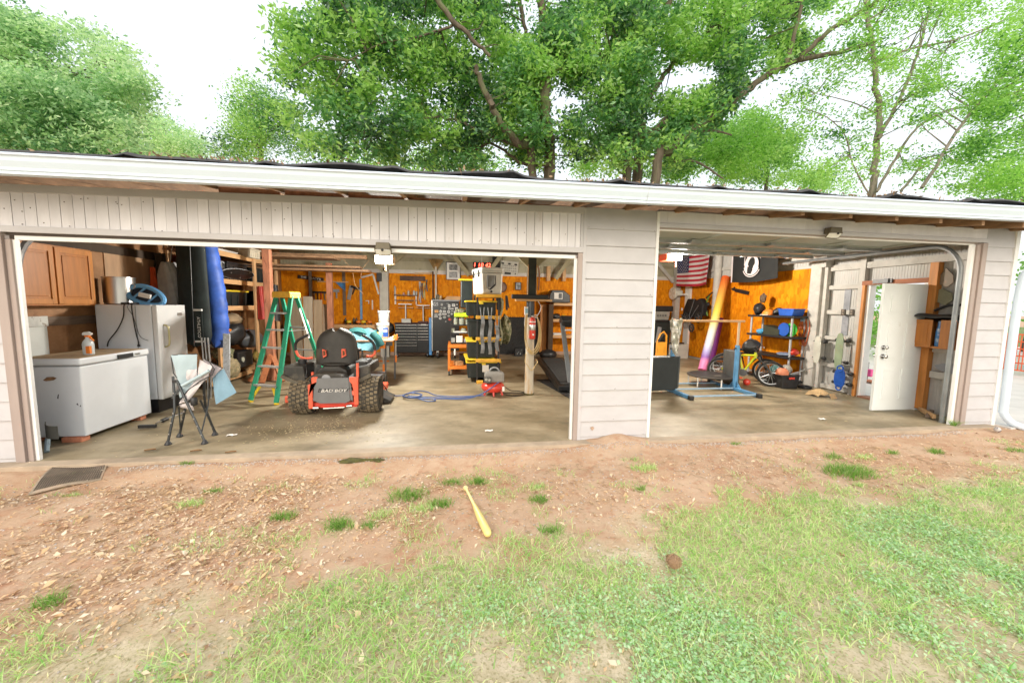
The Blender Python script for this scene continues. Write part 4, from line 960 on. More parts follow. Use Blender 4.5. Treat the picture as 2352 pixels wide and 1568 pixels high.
# cords over the fridge side
cords = (('black power cord looped from the top of the refrigerator down to the freezer', [(-4.42,1.66,1.53),(-4.40,1.59,1.50),(-4.42,1.59,1.35),(-4.50,1.59,1.18),(-4.62,1.60,1.03),(-4.66,1.62,.95)], .007),
 ('black cord with a plug hanging down the refrigerator side', [(-4.33,1.66,1.53),(-4.31,1.59,1.50),(-4.30,1.59,1.3),(-4.29,1.60,1.12),(-4.27,1.60,1.02),(-4.27,1.60,.98)], .007),
 ('thin grey wire draped across the refrigerator side', [(-4.38,1.66,1.53),(-4.36,1.59,1.48),(-4.31,1.6,1.36),(-4.28,1.6,1.22),(-4.24,1.6,1.08),(-4.15,1.6,1.03)], .0035))
for i, (lab, pts, r) in enumerate(cords):
    o = T('power_cable', lab, 'cord', pts[0]); P('cable', MB().tube(smoothpath(pts,5), r, 6), BLACKP if i < 2 else DGREY, o, smooth=True)
    if i == 1: P('plug', MB().lathe([(.008,.0),(.016,-.01),(.016,-.03),(.006,-.035)], (-4.27,1.60,.98), 10), BLACKP, o)
# stock pot
s = T('stock_pot', 'tall shiny steel stock pot on top of the refrigerator', 'pot', (-4.64,1.85,1.515))
P('pot_body', MB().lathe([(.155,1.517),(.168,1.525),(.168,1.88),(.176,1.885),(.176,1.892),(.164,1.892),(.162,1.87)], (-4.64,1.86,0), 32), STAINLESS, s, smooth=True)
P('pot_handle', MB().tube(arc((-4.46,1.84,1.77), .03, -90, 90, 6), .006, 6), STAINLESS, s, smooth=True)
# blue snow sled on the fridge
s = T('snowshoe', 'light blue moulded snowshoe lying tilted on top of the refrigerator', 'snowshoe', (-4.3,1.85,1.515))
def sled(t, k): 
    c = Vector((-4.30,1.84,1.64)); ax = Vector((.20,0,-.10)); w = Vector((.06,.05,.085)); return c+ax*math.cos(t)*k+w*math.sin(t)*k*(1.05-.15*math.cos(t))
P('rim', MB().tube([sled(2*math.pi*i/28,1) for i in range(29)], .032, 8), mat('sky_blue_plastic', (.16,.42,.75), .4, var=.1), s, smooth=True)
P('deck', MB().grid(lambda u, v: sled(math.pi*(2*u), .95*(1-v)*.9+.02)+Vector((0,.012,-.008)), 24, 4, t=.006), mat('dark_deck', (.02,.03,.05), .5), s)
P('strap', MB().bar((-4.36,1.80,1.66),(-4.22,1.80,1.625),.03,.06), PAPER, s); P('crossbar', MB().tube([sled(1.2,1),sled(-1.2,1)], .014, 6).tube([sled(2,1),sled(-2,1)], .014, 6), MATS['sky_blue_plastic'], s)
S('black_box', MB().bx(-4.5,-4.34,1.67,1.86,1.517,1.545), BLACKP, 'flat black box under the blue snowshoe', 'box', bevel=.006)
# wall cabinet
c = T('wall_cabinet', 'two door oak wall cabinet hung on the left wall above the freezer', 'cabinet', (-4.8,1.25,1.5))
P('carcass', MB().bx(-4.958,-4.76,.60,1.62,1.50,2.22), OAKV, c)
for i, (a, b) in enumerate(((.62,1.10),(1.12,1.60))):
    d = P('cabinet_door', MB().bx(-4.76,-4.742,a,b,1.52,2.2), OAKV, c, bevel=.003)
    for q in (a, b-.055): P('stile', MB().bx(-4.742,-4.728,q,q+.055,1.52,2.2), mat('oak_stile', (.50,.20,.045), .35, var=.12, sc=7, st=(3,3,.3)), d, bevel=.004)
    for q in (1.52, 2.14): P('rail', MB().bx(-4.742,-4.729,a+.055,b-.055,q,q+.06), MATS['oak_stile'], d)
    P('raised_panel', MB().bx(-4.742,-4.733,a+.085,b-.085,1.61,2.11), OAKV, d, bevel=.006)
# standing bags and clothes hung behind the fridge
def hang(name, label, cat, cx, cy, z0, z1, w0, w1, d, m, folds=4, amp=.02, ph=0, seedv=0, taper=None):
    prof = taper or (lambda v: w0+(w1-w0)*v)
    def fn(u, v):
        a = 2*math.pi*u; w = prof(v)
        q = 1+amp/max(w,.05)*math.sin(folds*a+ph+3*v)+.5*amp/max(w,.05)*math.sin(2.3*folds*a+7*v)
        return (cx+w/2*math.cos(a)*q, cy+d/2*math.sin(a)*q*(.6+.4*min(1,w/.2)), z0+(z1-z0)*v+.008*math.sin(5*a))
    return MB().grid(fn, 40, 22)
bag = T('garment_bag', 'long black padded bag with white lettering hanging beside the refrigerator', 'bag', (-4.18,2.6,.82))
BAGM = mat('black_canvas', (.012,.020,.020), .75, var=.3, sc=6)
P('shell', hang('','','',-4.16,2.6,.84,2.72,.46,.34,.2,BAGM,3,.006,0,0,lambda v: .46*(min(1,v/.06)**.5)*(1-.12*v)), BAGM, bag, smooth=True)
P('piping', MB().tube([(-4.13,2.49,.86),(-4.12,2.488,1.4),(-4.10,2.488,2.4),(-4.09,2.49,2.7)], .006, 6), DGREY, bag)
P('label_patch', MB().bx(-4.095,-3.985,2.47,2.49,.93,1.43), BAGM, bag)
for z in (.93,1.43): P('white_band', MB().bx(-4.10,-3.982,2.462,2.492,z-.012,z+.018), PAPER, bag)
text('lettering', 'ATHLETICO', .062, (-4.035,2.466,1.16), (math.pi/2, math.pi/2, 0), PAPER, bag)
bag2 = T('sleeping_bag', 'bright blue quilted sleeping bag hanging right of the black bag', 'sleeping bag', (-4.05,2.95,.78))
BLUEC = mat('blue_nylon', (.035,.11,.46), .55, var=.3, sc=4)
def sbag(u, v):
    a = 2*math.pi*u; w = .25+.10*math.sin(min(1,v*1.2)*math.pi)*(1-v*.4); w *= min(1,(v/.10)**.5) if v < .10 else 1
    puff = 1+.09*abs(math.sin(v*22))
    return (-4.06+.05*(1-v)+w/2*math.cos(a)*puff-.06*v, 2.95+.14*math.sin(a)*puff, .80+1.95*v)
P('shell', MB().grid(sbag, 28, 60), BLUEC, bag2, smooth=True)
P('dark_lining', MB().grid(lambda u, v: (-4.17+.10*u+.0*v, 2.80-.01*math.sin(3*u), .85+1.8*v), 3, 8, t=.01), mat('navy_nylon', (.01,.03,.10), .6), bag2)
P('foot_panel', MB().grid(lambda u, v: (-4.03+.16*math.cos(2*math.pi*u)*(.45+.55*v), 2.95+.145*math.sin(2*math.pi*u)*(.5+.5*v), .78+.14*v), 20, 4), MATS['navy_nylon'], bag2)
jk = T('rain_jacket', 'wrinkled grey jacket hanging behind the refrigerator', 'jacket', (-4.5,2.65,1.5))
P('cloth', hang('','','',-4.52,2.65,1.45,2.18,.36,.12,.2,None,6,.022,1,0,lambda v: .35-.05*v-.16*max(0,v-.72)/.28), mat('grey_nylon', (.33,.32,.31), .6, var=.2, sc=5), jk, smooth=True)
P('hanger_hook', MB().tube([(-4.5,2.65,2.17),(-4.48,2.65,2.3),(-4.43,2.65,2.5),(-4.36,2.65,2.72)], .008, 6), GALV, jk)
S('orange_vest', hang('','','',-4.80,2.72,1.55,2.1,.16,.04,.10,None,4,.01,0), mat('hunter_orange_cloth', (.72,.10,.02), .8, var=.15), 'orange vest hanging left of the grey jacket', 'vest', smooth=True)
S('dark_coat', hang('','','',-4.84,2.95,1.4,2.35,.24,.12,.16,None,5,.015,2), mat('dark_brown_cloth', (.05,.04,.03), .9), 'dark coat hanging behind the orange vest', 'coat', smooth=True)
S('hanging_rail', MB().cyl((-4.95,2.72,2.72),(-3.7,2.72,2.72),.016), GALV, 'steel rail carrying the hanging bags and clothes', 'rail', smooth=True)
# aluminium poles and bubble wrapped board under the bags
for i, (x, lab) in enumerate(((-3.975,'aluminium pole under the black bag, left of three'),(-3.93,'aluminium pole under the black bag, middle of three'),(-3.885,'aluminium pole under the black bag, right of three'))):
    S('metal_pole', MB().tube([(x-.06,2.5,.0),(x,2.44,.45),(x+.01,2.40,1.0)], .013, 8), GALV, lab, 'pole', 'aluminium poles under the black bag', smooth=True)
S('wrapped_board', MB().box((-3.80,2.72,.52),(.10,.02,1.04),(0,.05,0)), mat('bubble_wrap', (.66,.70,.74), .25, var=.2, sc=30, bump=.5), 'bubble wrapped board standing under the blue sleeping bag', 'board')
# folding camp chair
ch = T('camp_chair', 'half folded light blue and grey camp chair with dark steel legs', 'chair', (-2.95,.45,0))
TUBE = mat('gunmetal_tube', (.055,.06,.062), .4, .5)
def g6(x, y, Y=.45): return at(291+.1758*x, 765.7+.1758*y, Y)
legs = [((-3.13,.32),[g6(625,1000,.36),g6(620,780,.42),g6(605,560,.45)]), ((-2.76,.31),[g6(870,1080,.34),g6(760,850,.38),g6(660,620,.42)]),
        ((-3.18,.58),[g6(765,985,.56),g6(850,800,.54),g6(1000,545,.46)]), ((-2.82,.60),[g6(1040,1010,.58),g6(1010,800,.55),g6(1005,540,.5)])]
for (fx, fy), pts in legs:
    lg = P('leg', MB().tube([(fx,fy,.03)]+pts, .013, 8), TUBE, ch, smooth=True)
    P('foot', MB().lathe([(.032,.0),(.034,.008),(.02,.035),(.014,.045)], (fx,fy,0), 12), BLACKP, lg, smooth=True)
    rv = MB()
    for q in (.25,.6,.9):
        p = Vector((fx,fy,.03)).lerp(pts[0], q); rv.ell((p.x,p.y-.014,p.z),(.007,.004,.007),8,5)
    for p in pts[1:2]: rv.ell((p.x,p.y-.014,p.z),(.007,.004,.007),8,5)
    P('rivet', rv, CHROME, lg, kind='stuff')
P('brace', MB().tube([g6(1165,1300,.6),g6(960,870,.5)], .011, 7).tube([g6(975,1300,.34),g6(1060,960,.5),g6(1090,700,.5)], .007, 6).tube([g6(595,845,.40),g6(720,690,.44)], .012, 7).tube([g6(705,1280,.56),g6(680,960,.5)], .008, 6), TUBE, ch, smooth=True, kind='stuff')
P('arm_joint', MB().bx(*[q for ab in zip(g6(590,610,.42), g6(690,640,.45)) for q in sorted(ab)]), BLACKP, ch, bevel=.004)
AQUA = mat('aqua_canvas', (.42,.53,.57), .8, var=.08, sc=4); PINKG = mat('pale_grey_canvas', (.60,.56,.56), .8, var=.07, sc=4); BLUEV = mat('dusty_blue_canvas', (.22,.37,.48), .8, var=.12, sc=3)
def cloth(pts, m, name, t=.008, bulge=.03, Y=.45, dy=None):
    """a sewn panel through four corners, slightly bellied"""
    a, b, c, d = [g6(p[0], p[1], Y+(p[2] if len(p) > 2 else 0)) for p in pts]
    return P(name, MB().grid(lambda u, v: (a*(1-u)+b*u)*(1-v)+(d*(1-u)+c*u)*v+Vector((0,-bulge*math.sin(math.pi*u)*math.sin(math.pi*v)+.005*math.sin(9*u+5*v),0)), 10, 10, t=t), m, ch, smooth=True)
cloth([(582,282),(922,270),(920,600,.05),(705,690,-.02)], AQUA, 'backrest')
cloth([(690,630,-.01),(920,590,.05),(860,720,.02),(700,840,-.01)], AQUA, 'backrest_lower')
cloth([(785,480,-.02),(920,465,.0),(915,600,0),(790,605,-.02)], PINKG, 'back_pocket', bulge=.02)
cloth([(960,345,.05),(1125,430,.0),(1040,610,-.02),(930,560,.02)], PINKG, 'seat_panel', bulge=.04)
cloth([(930,560,.0),(1030,600,-.02),(800,880,-.04),(690,915,-.02)], PINKG, 'seat_fold', bulge=.03)
cloth([(1010,335,.08),(1250,452,.06),(1115,585,.05),(1090,520,.06)], mat('mauve_canvas', (.42,.38,.40), .8, var=.06), 'seat_back_fold', bulge=.01)
cloth([(1120,560,.07),(1265,455,.08),(1432,770,.10),(1172,922,.07)], BLUEV, 'hanging_flap', bulge=.02)
cloth([(690,930,0),(860,900,0),(880,1000,.02),(720,960,.02)], PINKG, 'seat_end', bulge=.02)
P('armrest', MB().tube([g6(725,680,.40),g6(900,585,.39),g6(1075,482,.40)], .018, 10), AQUA, ch, smooth=True)
P('piping', MB().tube([g6(922,268),g6(590,282),g6(582,300),g6(612,520,.45),g6(690,620,.43)], .006, 6).tube([g6(690,880,.40),g6(800,740,.40),g6(960,620,.40),g6(1120,540,.42),g6(1145,460,.44),g6(1080,370,.46),g6(1030,345,.48)], .006, 6).tube([g6(1030,345,.5),g6(1250,450,.5)], .005, 6), BLACKP, ch, smooth=True)
P('cup_holder', MB().lathe([(.028,-.04),(.032,-.03),(.032,.04),(.028,.045)], tuple(g6(880,890,.36)), 14), BLACKP, ch, smooth=True)
# long black jack handle on the floor, stray blue tool handles by the casing
jk = T('tire_tool', 'black long handled tool lying on the floor between freezer and chair', 'tool', (-3.75,1.0,0))
P('shaft', MB().tube([atZ(358,972,.03),atZ(385,960,.035),atZ(420,948,.05)], .010, 8), CHROME, jk, smooth=True)
P('grip', MB().tube([atZ(372,966,.03),atZ(384,961,.035)], .024, 10), BLACKP, jk, smooth=True)
P('crossbar', MB().bar(atZ(318,979,.03), atZ(359,978,.03), .035, .04), BLACKP, jk, bevel=.006)
sh = T('shovel', 'dark shovel leaning behind the left casing', 'shovel', (-3.98,.28,0))
P('blade', MB().grid(lambda u, v: (-4.25+.11*u, .30-.05*math.sin(math.pi*u), .16+.14*v-.05*u), 8, 6, t=.006), mat('rusty_blade', (.10,.10,.09), .6, .4), sh, smooth=True)
P('handle', MB().tube([(-4.24,.30,.12),(-4.17,.20,.012)], .02, 8), mat('blue_grey_handle', (.28,.37,.42), .5), sh, smooth=True)
# shelving along the left wall
sh = T('storage_shelves', 'long pine storage shelves along the left wall behind the bags', 'shelves', (-4.6,4.4,0))
for z in (.22,1.40,1.90,2.40):
    y1 = 5.6
    P('shelf_edge', MB().bx(-4.245,-4.205,3.2,y1,z,z+.09) if z > 1 else MB().bx(-4.36,-4.32,3.2,y1,.04,.13), PINE, sh, bevel=.003)
    P('shelf_board', MB().bx(-4.945,-4.245,3.2,y1,z+.04,z+.06), PLY, sh)
for y in (3.22,4.55,5.55):
    P('upright', MB().bx(-4.205,-4.165,y,y+.09,0,2.66), PINEV, sh, bevel=.003); P('upright', MB().bx(-4.94,-4.90,y,y+.09,0,2.66), PINEV, sh)
    P('shelf_bearer', MB().bx(-4.9,-4.25,y+.02,y+.06,.12,.26), PINE, sh)
def crate(name, label, cat, x0, x1, y0, y1, z0, z1, m, lid=None, group=None, tap=.02, lat=None):
    o = T(name, label, cat, ((x0+x1)/2,(y0+y1)/2,z0), group); h = z1-z0
    b = MB(); vs = [(x0+tap,y0+tap,z0),(x1-tap,y0+tap,z0),(x1-tap,y1-tap,z0),(x0+tap,y1-tap,z0),(x0,y0,z1-.03),(x1,y0,z1-.03),(x1,y1,z1-.03),(x0,y1,z1-.03)]
    b.add(vs, [(0,3,2,1),(4,5,6,7),(0,1,5,4),(1,2,6,5),(2,3,7,6),(3,0,4,7)])
    P('body', b, m, o, bevel=.012)
    rb = MB()
    for i in range(5):
        q = (i+.5)/5; rb.bx(x0+(x1-x0)*q-.012,x0+(x1-x0)*q+.012,y0-.004,y0+.015,z0+.1*h,z1-.08)
        rb.bx(x1-.012,x1+.004,y0+(y1-y0)*q-.012,y0+(y1-y0)*q+.012,z0+.1*h,z1-.08)
    P('rib', rb, m, o, kind='stuff')
    P('lid', MB().bx(x0-.02,x1+.02,y0-.02,y1+.02,z1-.032,z1), lid or m, o, bevel=.010)
    for yy in (y0-.022, y1+.002): P('latch', MB().bx((x0+x1)/2-.04,(x0+x1)/2+.04,yy,yy+.02,z1-.07,z1-.002), lid or m, o, bevel=.004)
    return o
crate('storage_tote', 'black tote with a yellow lid on the shelf below the grey jug', 'tote', -4.80,-4.27,3.3,4.45,1.462,1.79, TOTEM, YELLOWP)
crate('storage_tote', 'black tote with a black lid at the far end of the middle shelf', 'tote', -4.80,-4.3,4.75,5.5,1.462,1.8, TOTEM)
crate('storage_tote', 'black crate on the upper shelf near the first reddish post', 'tote', -4.80,-4.27,4.75,5.5,1.962,2.3, TOTEM)
crate('equipment_case', 'dark hard case on the upper shelf beside the grey jug', 'case', -4.80,-4.27,3.78,4.5,1.962,2.33, BLACKP)
c = crate('ice_chest', 'red cooler with white lid on the upper shelf next to the blue sleeping bag', 'cooler', -4.75,-4.30,3.24,3.50,1.962,2.38, REDE, WHITEP)
P('white_handle', MB().bx(-4.30,-4.285,3.27,3.47,2.15,2.36), WHITEP, c, bevel=.01); P('label_sheet', MB().bx(-4.46,-4.36,3.212,3.236,2.05,2.13), YELLOWP, c)
j = T('water_jug', 'grey plastic water jug beside the red cooler', 'jug', (-4.4,3.62,1.96))
P('body', MB().bx(-4.55,-4.27,3.54,3.72,1.962,2.32), GREYP, j, bevel=.025); P('handle', MB().tube([(-4.265,3.62,2.08),(-4.24,3.62,2.1),(-4.24,3.62,2.26),(-4.265,3.62,2.28)], .012, 8), BLACKP, j, smooth=True); P('cap', MB().cyl((-4.4,3.63,2.32),(-4.4,3.63,2.36),.03), GREYP, j)
b = T('toboggan', 'black oval plastic board with a pale rim lying along the upper shelf', 'board', (-4.0,3.9,2.1))
def tob(t, k): return Vector((-4.12+.06*math.sin(t)*k, 3.85+.55*math.cos(t)*k, 2.10+.09*math.sin(t)*k))
P('hull', MB().grid(lambda u, v: tob(6.2832*u, .03+.95*v)+Vector((.03*(1-v),0,0)), 32, 5, t=.012), BLACKG, b, smooth=True); P('rim', MB().tube([tob(6.2832*i/36,1) for i in range(37)], .010, 6), GREYP, b, smooth=True)
for y, z in ((3.5,2.10),(3.8,2.03),(4.15,2.14),(4.3,2.10)): P('bolt', MB().ell((-4.06,y,z),(.012,.012,.012),8,5), CHROME, b)
crate('beige_case', 'beige case lying on the top shelf', 'case', -4.6,-4.1,4.3,4.7,2.466,2.66, mat('beige_plastic', (.60,.54,.42), .5), tap=.005)
S('grey_sheet', MB().box((-4.5,3.7,2.58),(.5,.9,.03),(0,.25,0)), mat('grey_sheet', (.5,.48,.44), .7), 'grey sheet lying on the top shelf behind its front rail', 'sheet')
# red cover hanging from the shelf post
S('red_gear_bag', hang('','','',-4.08,4.62,1.2,1.9,.17,.12,.12,None,5,.015,1), mat('dark_red_nylon', (.42,.04,.03), .55, var=.25, sc=6), 'dark red gear bag hanging at the far shelf post', 'bag', smooth=True)
S('black_backpack', hang('','','',-3.98,4.95,1.15,1.95,.22,.18,.18,None,3,.012,0), BLACKP, 'black pack hanging behind the red gear bag', 'backpack', smooth=True)
# soft bags low on the shelf
def lump(name, label, cat, c, r, m, amp=.16, sd=1, group=None):
    rr = random.Random(sd); ph = [rr.uniform(0,6) for _ in range(6)]
    def fn(u, v):
        a = 2*math.pi*u; t = math.pi*v
        k = 1+amp*(math.sin(3*a+ph[0]+2*t)*.5+math.sin(5*a+ph[1]-3*t)*.35+math.sin(7*t+ph[2]+2*a)*.3)
        return (c[0]+r[0]*math.sin(t)*math.cos(a)*k, c[1]+r[1]*math.sin(t)*math.sin(a)*k, c[2]+max(-r[2]*.92, r[2]*math.cos(t)*k))
    return S(name, MB().grid(fn, 28, 16), m, label, cat, group, smooth=True)
lump('black_duffel', 'big black duffel bag on the lower shelf', 'bag', (-4.45,4.1,.95), (.24,.36,.27), BLACKP, .14, 2)
lump('tan_sack', 'tan and grey sack on top of the black duffel', 'sack', (-4.42,4.05,1.22), (.2,.3,.12), mat('tan_cloth', (.30,.22,.13), .9, var=.25), .15, 3)
lump('orange_bag', 'crumpled orange bag on the lower shelf', 'bag', (-4.34,3.55,1.02), (.15,.2,.09), mat('orange_nylon', (.78,.22,.02), .6, var=.2), .25, 4)
lump('blue_bag', 'small blue stuff sack behind the orange bag', 'bag', (-4.5,3.62,1.12), (.12,.14,.1), BLUEC, .2, 5)
lump('clear_bag', 'clear plastic bag over camouflage gear at the near end of the shelves', 'plastic bag', (-4.28,3.38,.86), (.15,.14,.14), mat('clear_film', (.62,.62,.58), .2, var=.1, sc=12), .22, 6)
lump('camo_pack', 'camouflage pack under the clear plastic bag', 'pack', (-4.25,3.45,.62), (.15,.2,.12), CAMO, .18, 7)
lump('camo_vest', 'camouflage vest heaped at the foot of the shelves', 'vest', (-4.18,3.5,.33), (.14,.22,.2), mat('desert_camo', (.42,.34,.2), .9, c2=(.25,.22,.12), sc=13, lo=.45, hi=.55), .22, 8)
lump('grey_duffel', 'grey duffel bag at the far end of the lower shelf', 'bag', (-4.5,4.9,.75), (.22,.35,.2), DGREY, .1, 9)
c = T('black_speaker', 'black box with a round yellow edged face low on the shelves', 'box', (-4.3,4.1,.26)); P('case', MB().bx(-4.6,-4.2,3.85,4.4,.262,.58), BLACKP, c, bevel=.02); P('face', MB().cyl((-4.199,4.0,.42),(-4.185,4.0,.42),.05), mat('faded_label', (.5,.5,.4), .6), c); 
lump('yellow_pouch', 'small mottled yellow pouch beside the black box on the lowest shelf', 'pouch', (-4.22,4.62,.42), (.08,.12,.14), mat('mottled_yellow', (.40,.26,.04), .7, c2=(.12,.1,.03), sc=18), .2, 10)
# reddish posts
t = T('reddish_post', 'rough reddish wooden post with splayed feet left of the stepladder', 'post', (-3.66,4.0,0), 'reddish posts under the loft')
P('shaft', MB().bx(-3.73,-3.60,3.94,4.07,0,2.6), COPPER, t, bevel=.006)
for a in ((-3.95,3.7),(-3.35,3.7),(-3.66,3.55)): P('foot_brace', MB().bar((-3.66,4.0,.55),(a[0],a[1],.03),.09,.05), mat('reddish_brace', (.42,.15,.06), .7, var=.25, sc=5), t)
P('foot_board', MB().bx(-4.0,-3.32,3.96,4.05,0,.06), MATS['reddish_brace'], t)
t = T('reddish_post', 'rough reddish wooden post above the mower seat', 'post', (-3.12,6.0,0), 'reddish posts under the loft'); P('shaft', MB().bx(-3.19,-3.06,5.95,6.07,0,2.56), COPPER, t, bevel=.006)
# plywood sheets leaning at the back
for i, (x0, x1, z, c_, lab) in enumerate(((-4.10,-3.82,1.70,(.33,.26,.18),'narrow grey brown sheet leaning behind the ladder, leftmost of four'),(-3.80,-3.58,1.72,(.50,.42,.31),'pale sheet leaning behind the ladder, second of four'),(-3.57,-3.36,1.64,(.42,.31,.2),'tan sheet leaning behind the ladder, third of four'),(-3.36,-3.14,1.53,(.38,.27,.18),'brown sheet leaning behind the ladder, rightmost of four'))):
    S('plywood_sheet', MB().box(((x0+x1)/2,6.05+.03*i,z/2),(x1-x0,.018,z),(-.06,0,0)), mat('sheet_%d' % i, c_, .7, var=.14, sc=4, st=(3,1,.4)), lab, 'plywood sheet', 'sheets leaning at the back')
# stepladder
def ladder():
    o = T('stepladder', 'green fibreglass stepladder with yellow top standing open by the mower', 'ladder', (0,0,0))
    H = 1.70; D = 1.08
    def rail(x0, x1, y0, y1, nm, w=.05):
        return P(nm, MB().bar((x0,y0,.03),(x1,y1,H-.02),w,.03,up=(0,1,0)), GREENF, o, bevel=.004)
    fr = [rail(-.255,-.15,0,.46,'front_rail',.082), rail(.255,.15,0,.46,'front_rail',.082)]
    rr_ = [rail(-.27,-.15,D,.56,'rear_rail',.07), rail(.27,.15,D,.56,'rear_rail',.07)]
    P('top_cap', MB().prism([(-.185,H-.05),(.185,H-.05),(.185,H+.03),(.165,H+.05),(-.165,H+.05),(-.185,H+.03)], 'Y', .40, .62), mat('cap_yellow', (.80,.47,.05), .45), o, bevel=.008)
    for z in (.27,.56,.85,1.13,1.40):
        t = z/H; w = .255-.105*t; y = .46*t
        P('step', MB().bx(-w+.01,w-.01,y-.045,y+.045,z-.013,z+.013), mat('alu_step', (.50,.51,.50), .4, .6), o, bevel=.003)
    for z in (.35,.75,1.15):
        t = z/H; w = .27-.12*t; y = D-.52*t; P('rear_bar', MB().bx(-w,w,y-.012,y+.012,z-.015,z+.015), MATS['alu_step'], o)
    P('spreader', MB().bar((-.2,.31,1.12),(-.2,.74,1.12),.02,.006).bar((.2,.31,1.12),(.2,.74,1.12),.02,.006), MATS['alu_step'], o, kind='stuff')
    for s_ in (-1,1):
        P('foot', MB().bar((s_*.258,0,0),(s_*.248,.03,.11),.062,.04,up=(0,1,0)), YELLOWP, o, bevel=.004)
        P('foot_brace', MB().bar((s_*.25,.02,.06),(s_*.12,.07,.26),.045,.012,up=(0,1,0)), YELLOWP, o)
        P('rear_foot', MB().bar((s_*.272,D,0),(s_*.262,D-.03,.09),.05,.035,up=(0,1,0)), BLACKP, o)
    P('label_strip', MB().bar((.236,.535,1.48),(.262,.685,.98),.03,.004,up=(1,0,0)), PAPER, rr_[1])
    for z, n_ in ((1.56,0),(1.30,1)):
        pass
    P('sticker', MB().box((.180,.615,1.53),(.006,.028,.22),(.31,-.05,0)), PAPER, rr_[1]); P('sticker', MB().box((.216,.735,1.17),(.006,.028,.24),(.31,-.05,0)), PAPER, rr_[1]); P('sticker', MB().box((.2165,.735,1.17),(.006,.02,.10),(.31,-.05,0)), BLUEP, rr_[1])
    o.location = (-2.96,2.075,0); o.rotation_euler = (0,0,math.atan2(-.415,.91)); return o
ladder()
# ---------------------------------------------------------------- riding mower, seen from behind
m = T('riding_mower', 'zero turn riding mower with black seat and red frame, its back to the yard', 'mower', (-1.67,1.9,0))
TREAD = mat('muddy_tread', (.17,.135,.085), .9, var=.35, sc=12, c3=(.035,.033,.03), sc3=9, lo3=.5, hi3=.6); TYRE = mat('tyre_rubber', (.045,.042,.036), .9, var=.4, sc=9, c3=(.15,.12,.08), sc3=5, lo3=.5, hi3=.65)
def tyre(x0, x1, cy, rad, par, lugs=True, hubm=REDO, hr=.12):
    w = x1-x0; c = ((x0+x1)/2, cy, rad)
    prof = [(hr,-w*.46),(rad*.80,-w*.5),(rad*.93,-w*.47),(rad-.012,-w*.36),(rad-.010,0),(rad-.012,w*.36),(rad*.93,w*.47),(rad*.80,w*.5),(hr,w*.46)]
    t = P('tyre', MB().lathe(prof, c, 40, 'X'), TYRE, par, smooth=True)
    if lugs:
        lm = MB(); n = 26
        for k in range(5):
            for i in range(n):
                a = 2*math.pi*(i+.5*(k % 2)+.18*k)/n; xx = c[0]-w*.40+w*.2*k; rr_ = rad-(.014 if k in (0,4) else .006)
                lm.box((xx, cy+rr_*math.cos(a), rad+rr_*math.sin(a)), (w*.165, .038, .016), (a-math.pi/2,0,0))
        P('tread_lug', lm, TREAD, t, kind='stuff')
    P('hub', MB().lathe([(.02,-w*.3),(hr,-w*.44),(hr+.005,w*.44),(.02,w*.3)], c, 20, 'X'), hubm, t, smooth=True)
    return t
tyre(-2.26,-1.985,1.47,.262,m); tyre(-1.345,-1.08,1.47,.262,m)
PLATE = mat('bumper_plate_grey', (.17,.175,.18), .5, .3, var=.08)
pt = P('rear_plate', MB().prism([(-1.865,.555),(-1.455,.555),(-1.44,.235),(-1.50,.205),(-1.83,.205),(-1.895,.235)], 'Y', 1.19, 1.2), PLATE, m)
P('plate_wing', MB().prism([(-1.455,.555),(-1.435,.50),(-1.405,.24),(-1.44,.235)], 'Y', 1.205, 1.215).prism([(-1.865,.555),(-1.90,.50),(-1.925,.24),(-1.895,.235)], 'Y', 1.205, 1.215), PLATE, pt, kind='stuff')
text('lettering', 'BAD BOY', .072, (-1.655,1.187,.385), FRONT, BLACKG, pt, sx=1.35, shear=.25); text('lettering_inset', 'BAD BOY', .058, (-1.651,1.185,.379), FRONT, PAPER, pt, sx=1.35, shear=.25, ext=.001)
for a, b in ((-1.985,-1.93),(-1.385,-1.335)):
    s_ = 1 if a > -1.7 else -1; c = (a+b)/2
    P('frame_arm', MB().prism([(c-.028,.13),(c+.028,.13),(c+.03,.3),(c+.028,.56),(c-s_*.085,.56),(c-s_*.085,.505),(c-.03+(.0 if s_ > 0 else 0),.46),(c-.028,.3)] if s_ < 0 else [(c-.028,.17),(c+.028,.17),(c+.028,.56),(c-.085,.56),(c-.085,.505),(c-.05,.46),(c-.03,.34)], 'Y', 1.2, 1.24), REDO, m, bevel=.005)
    P('frame_upright', MB().bx(c-.016,c+.016,1.30,1.34,.13,.62 if a < -1.7 else .74), REDO, m, bevel=.004)
P('red_rail', MB().bx(-1.95,-1.36,1.25,1.29,.13,.20), REDE, m); P('bumper_tube', MB().cyl((-1.80,1.22,.125),(-1.52,1.22,.135),.012).cyl((-1.93,1.22,.135),(-1.86,1.22,.135),.022).cyl((-1.49,1.22,.15),(-1.42,1.22,.155),.022), CHROME, m, smooth=True, kind='stuff')
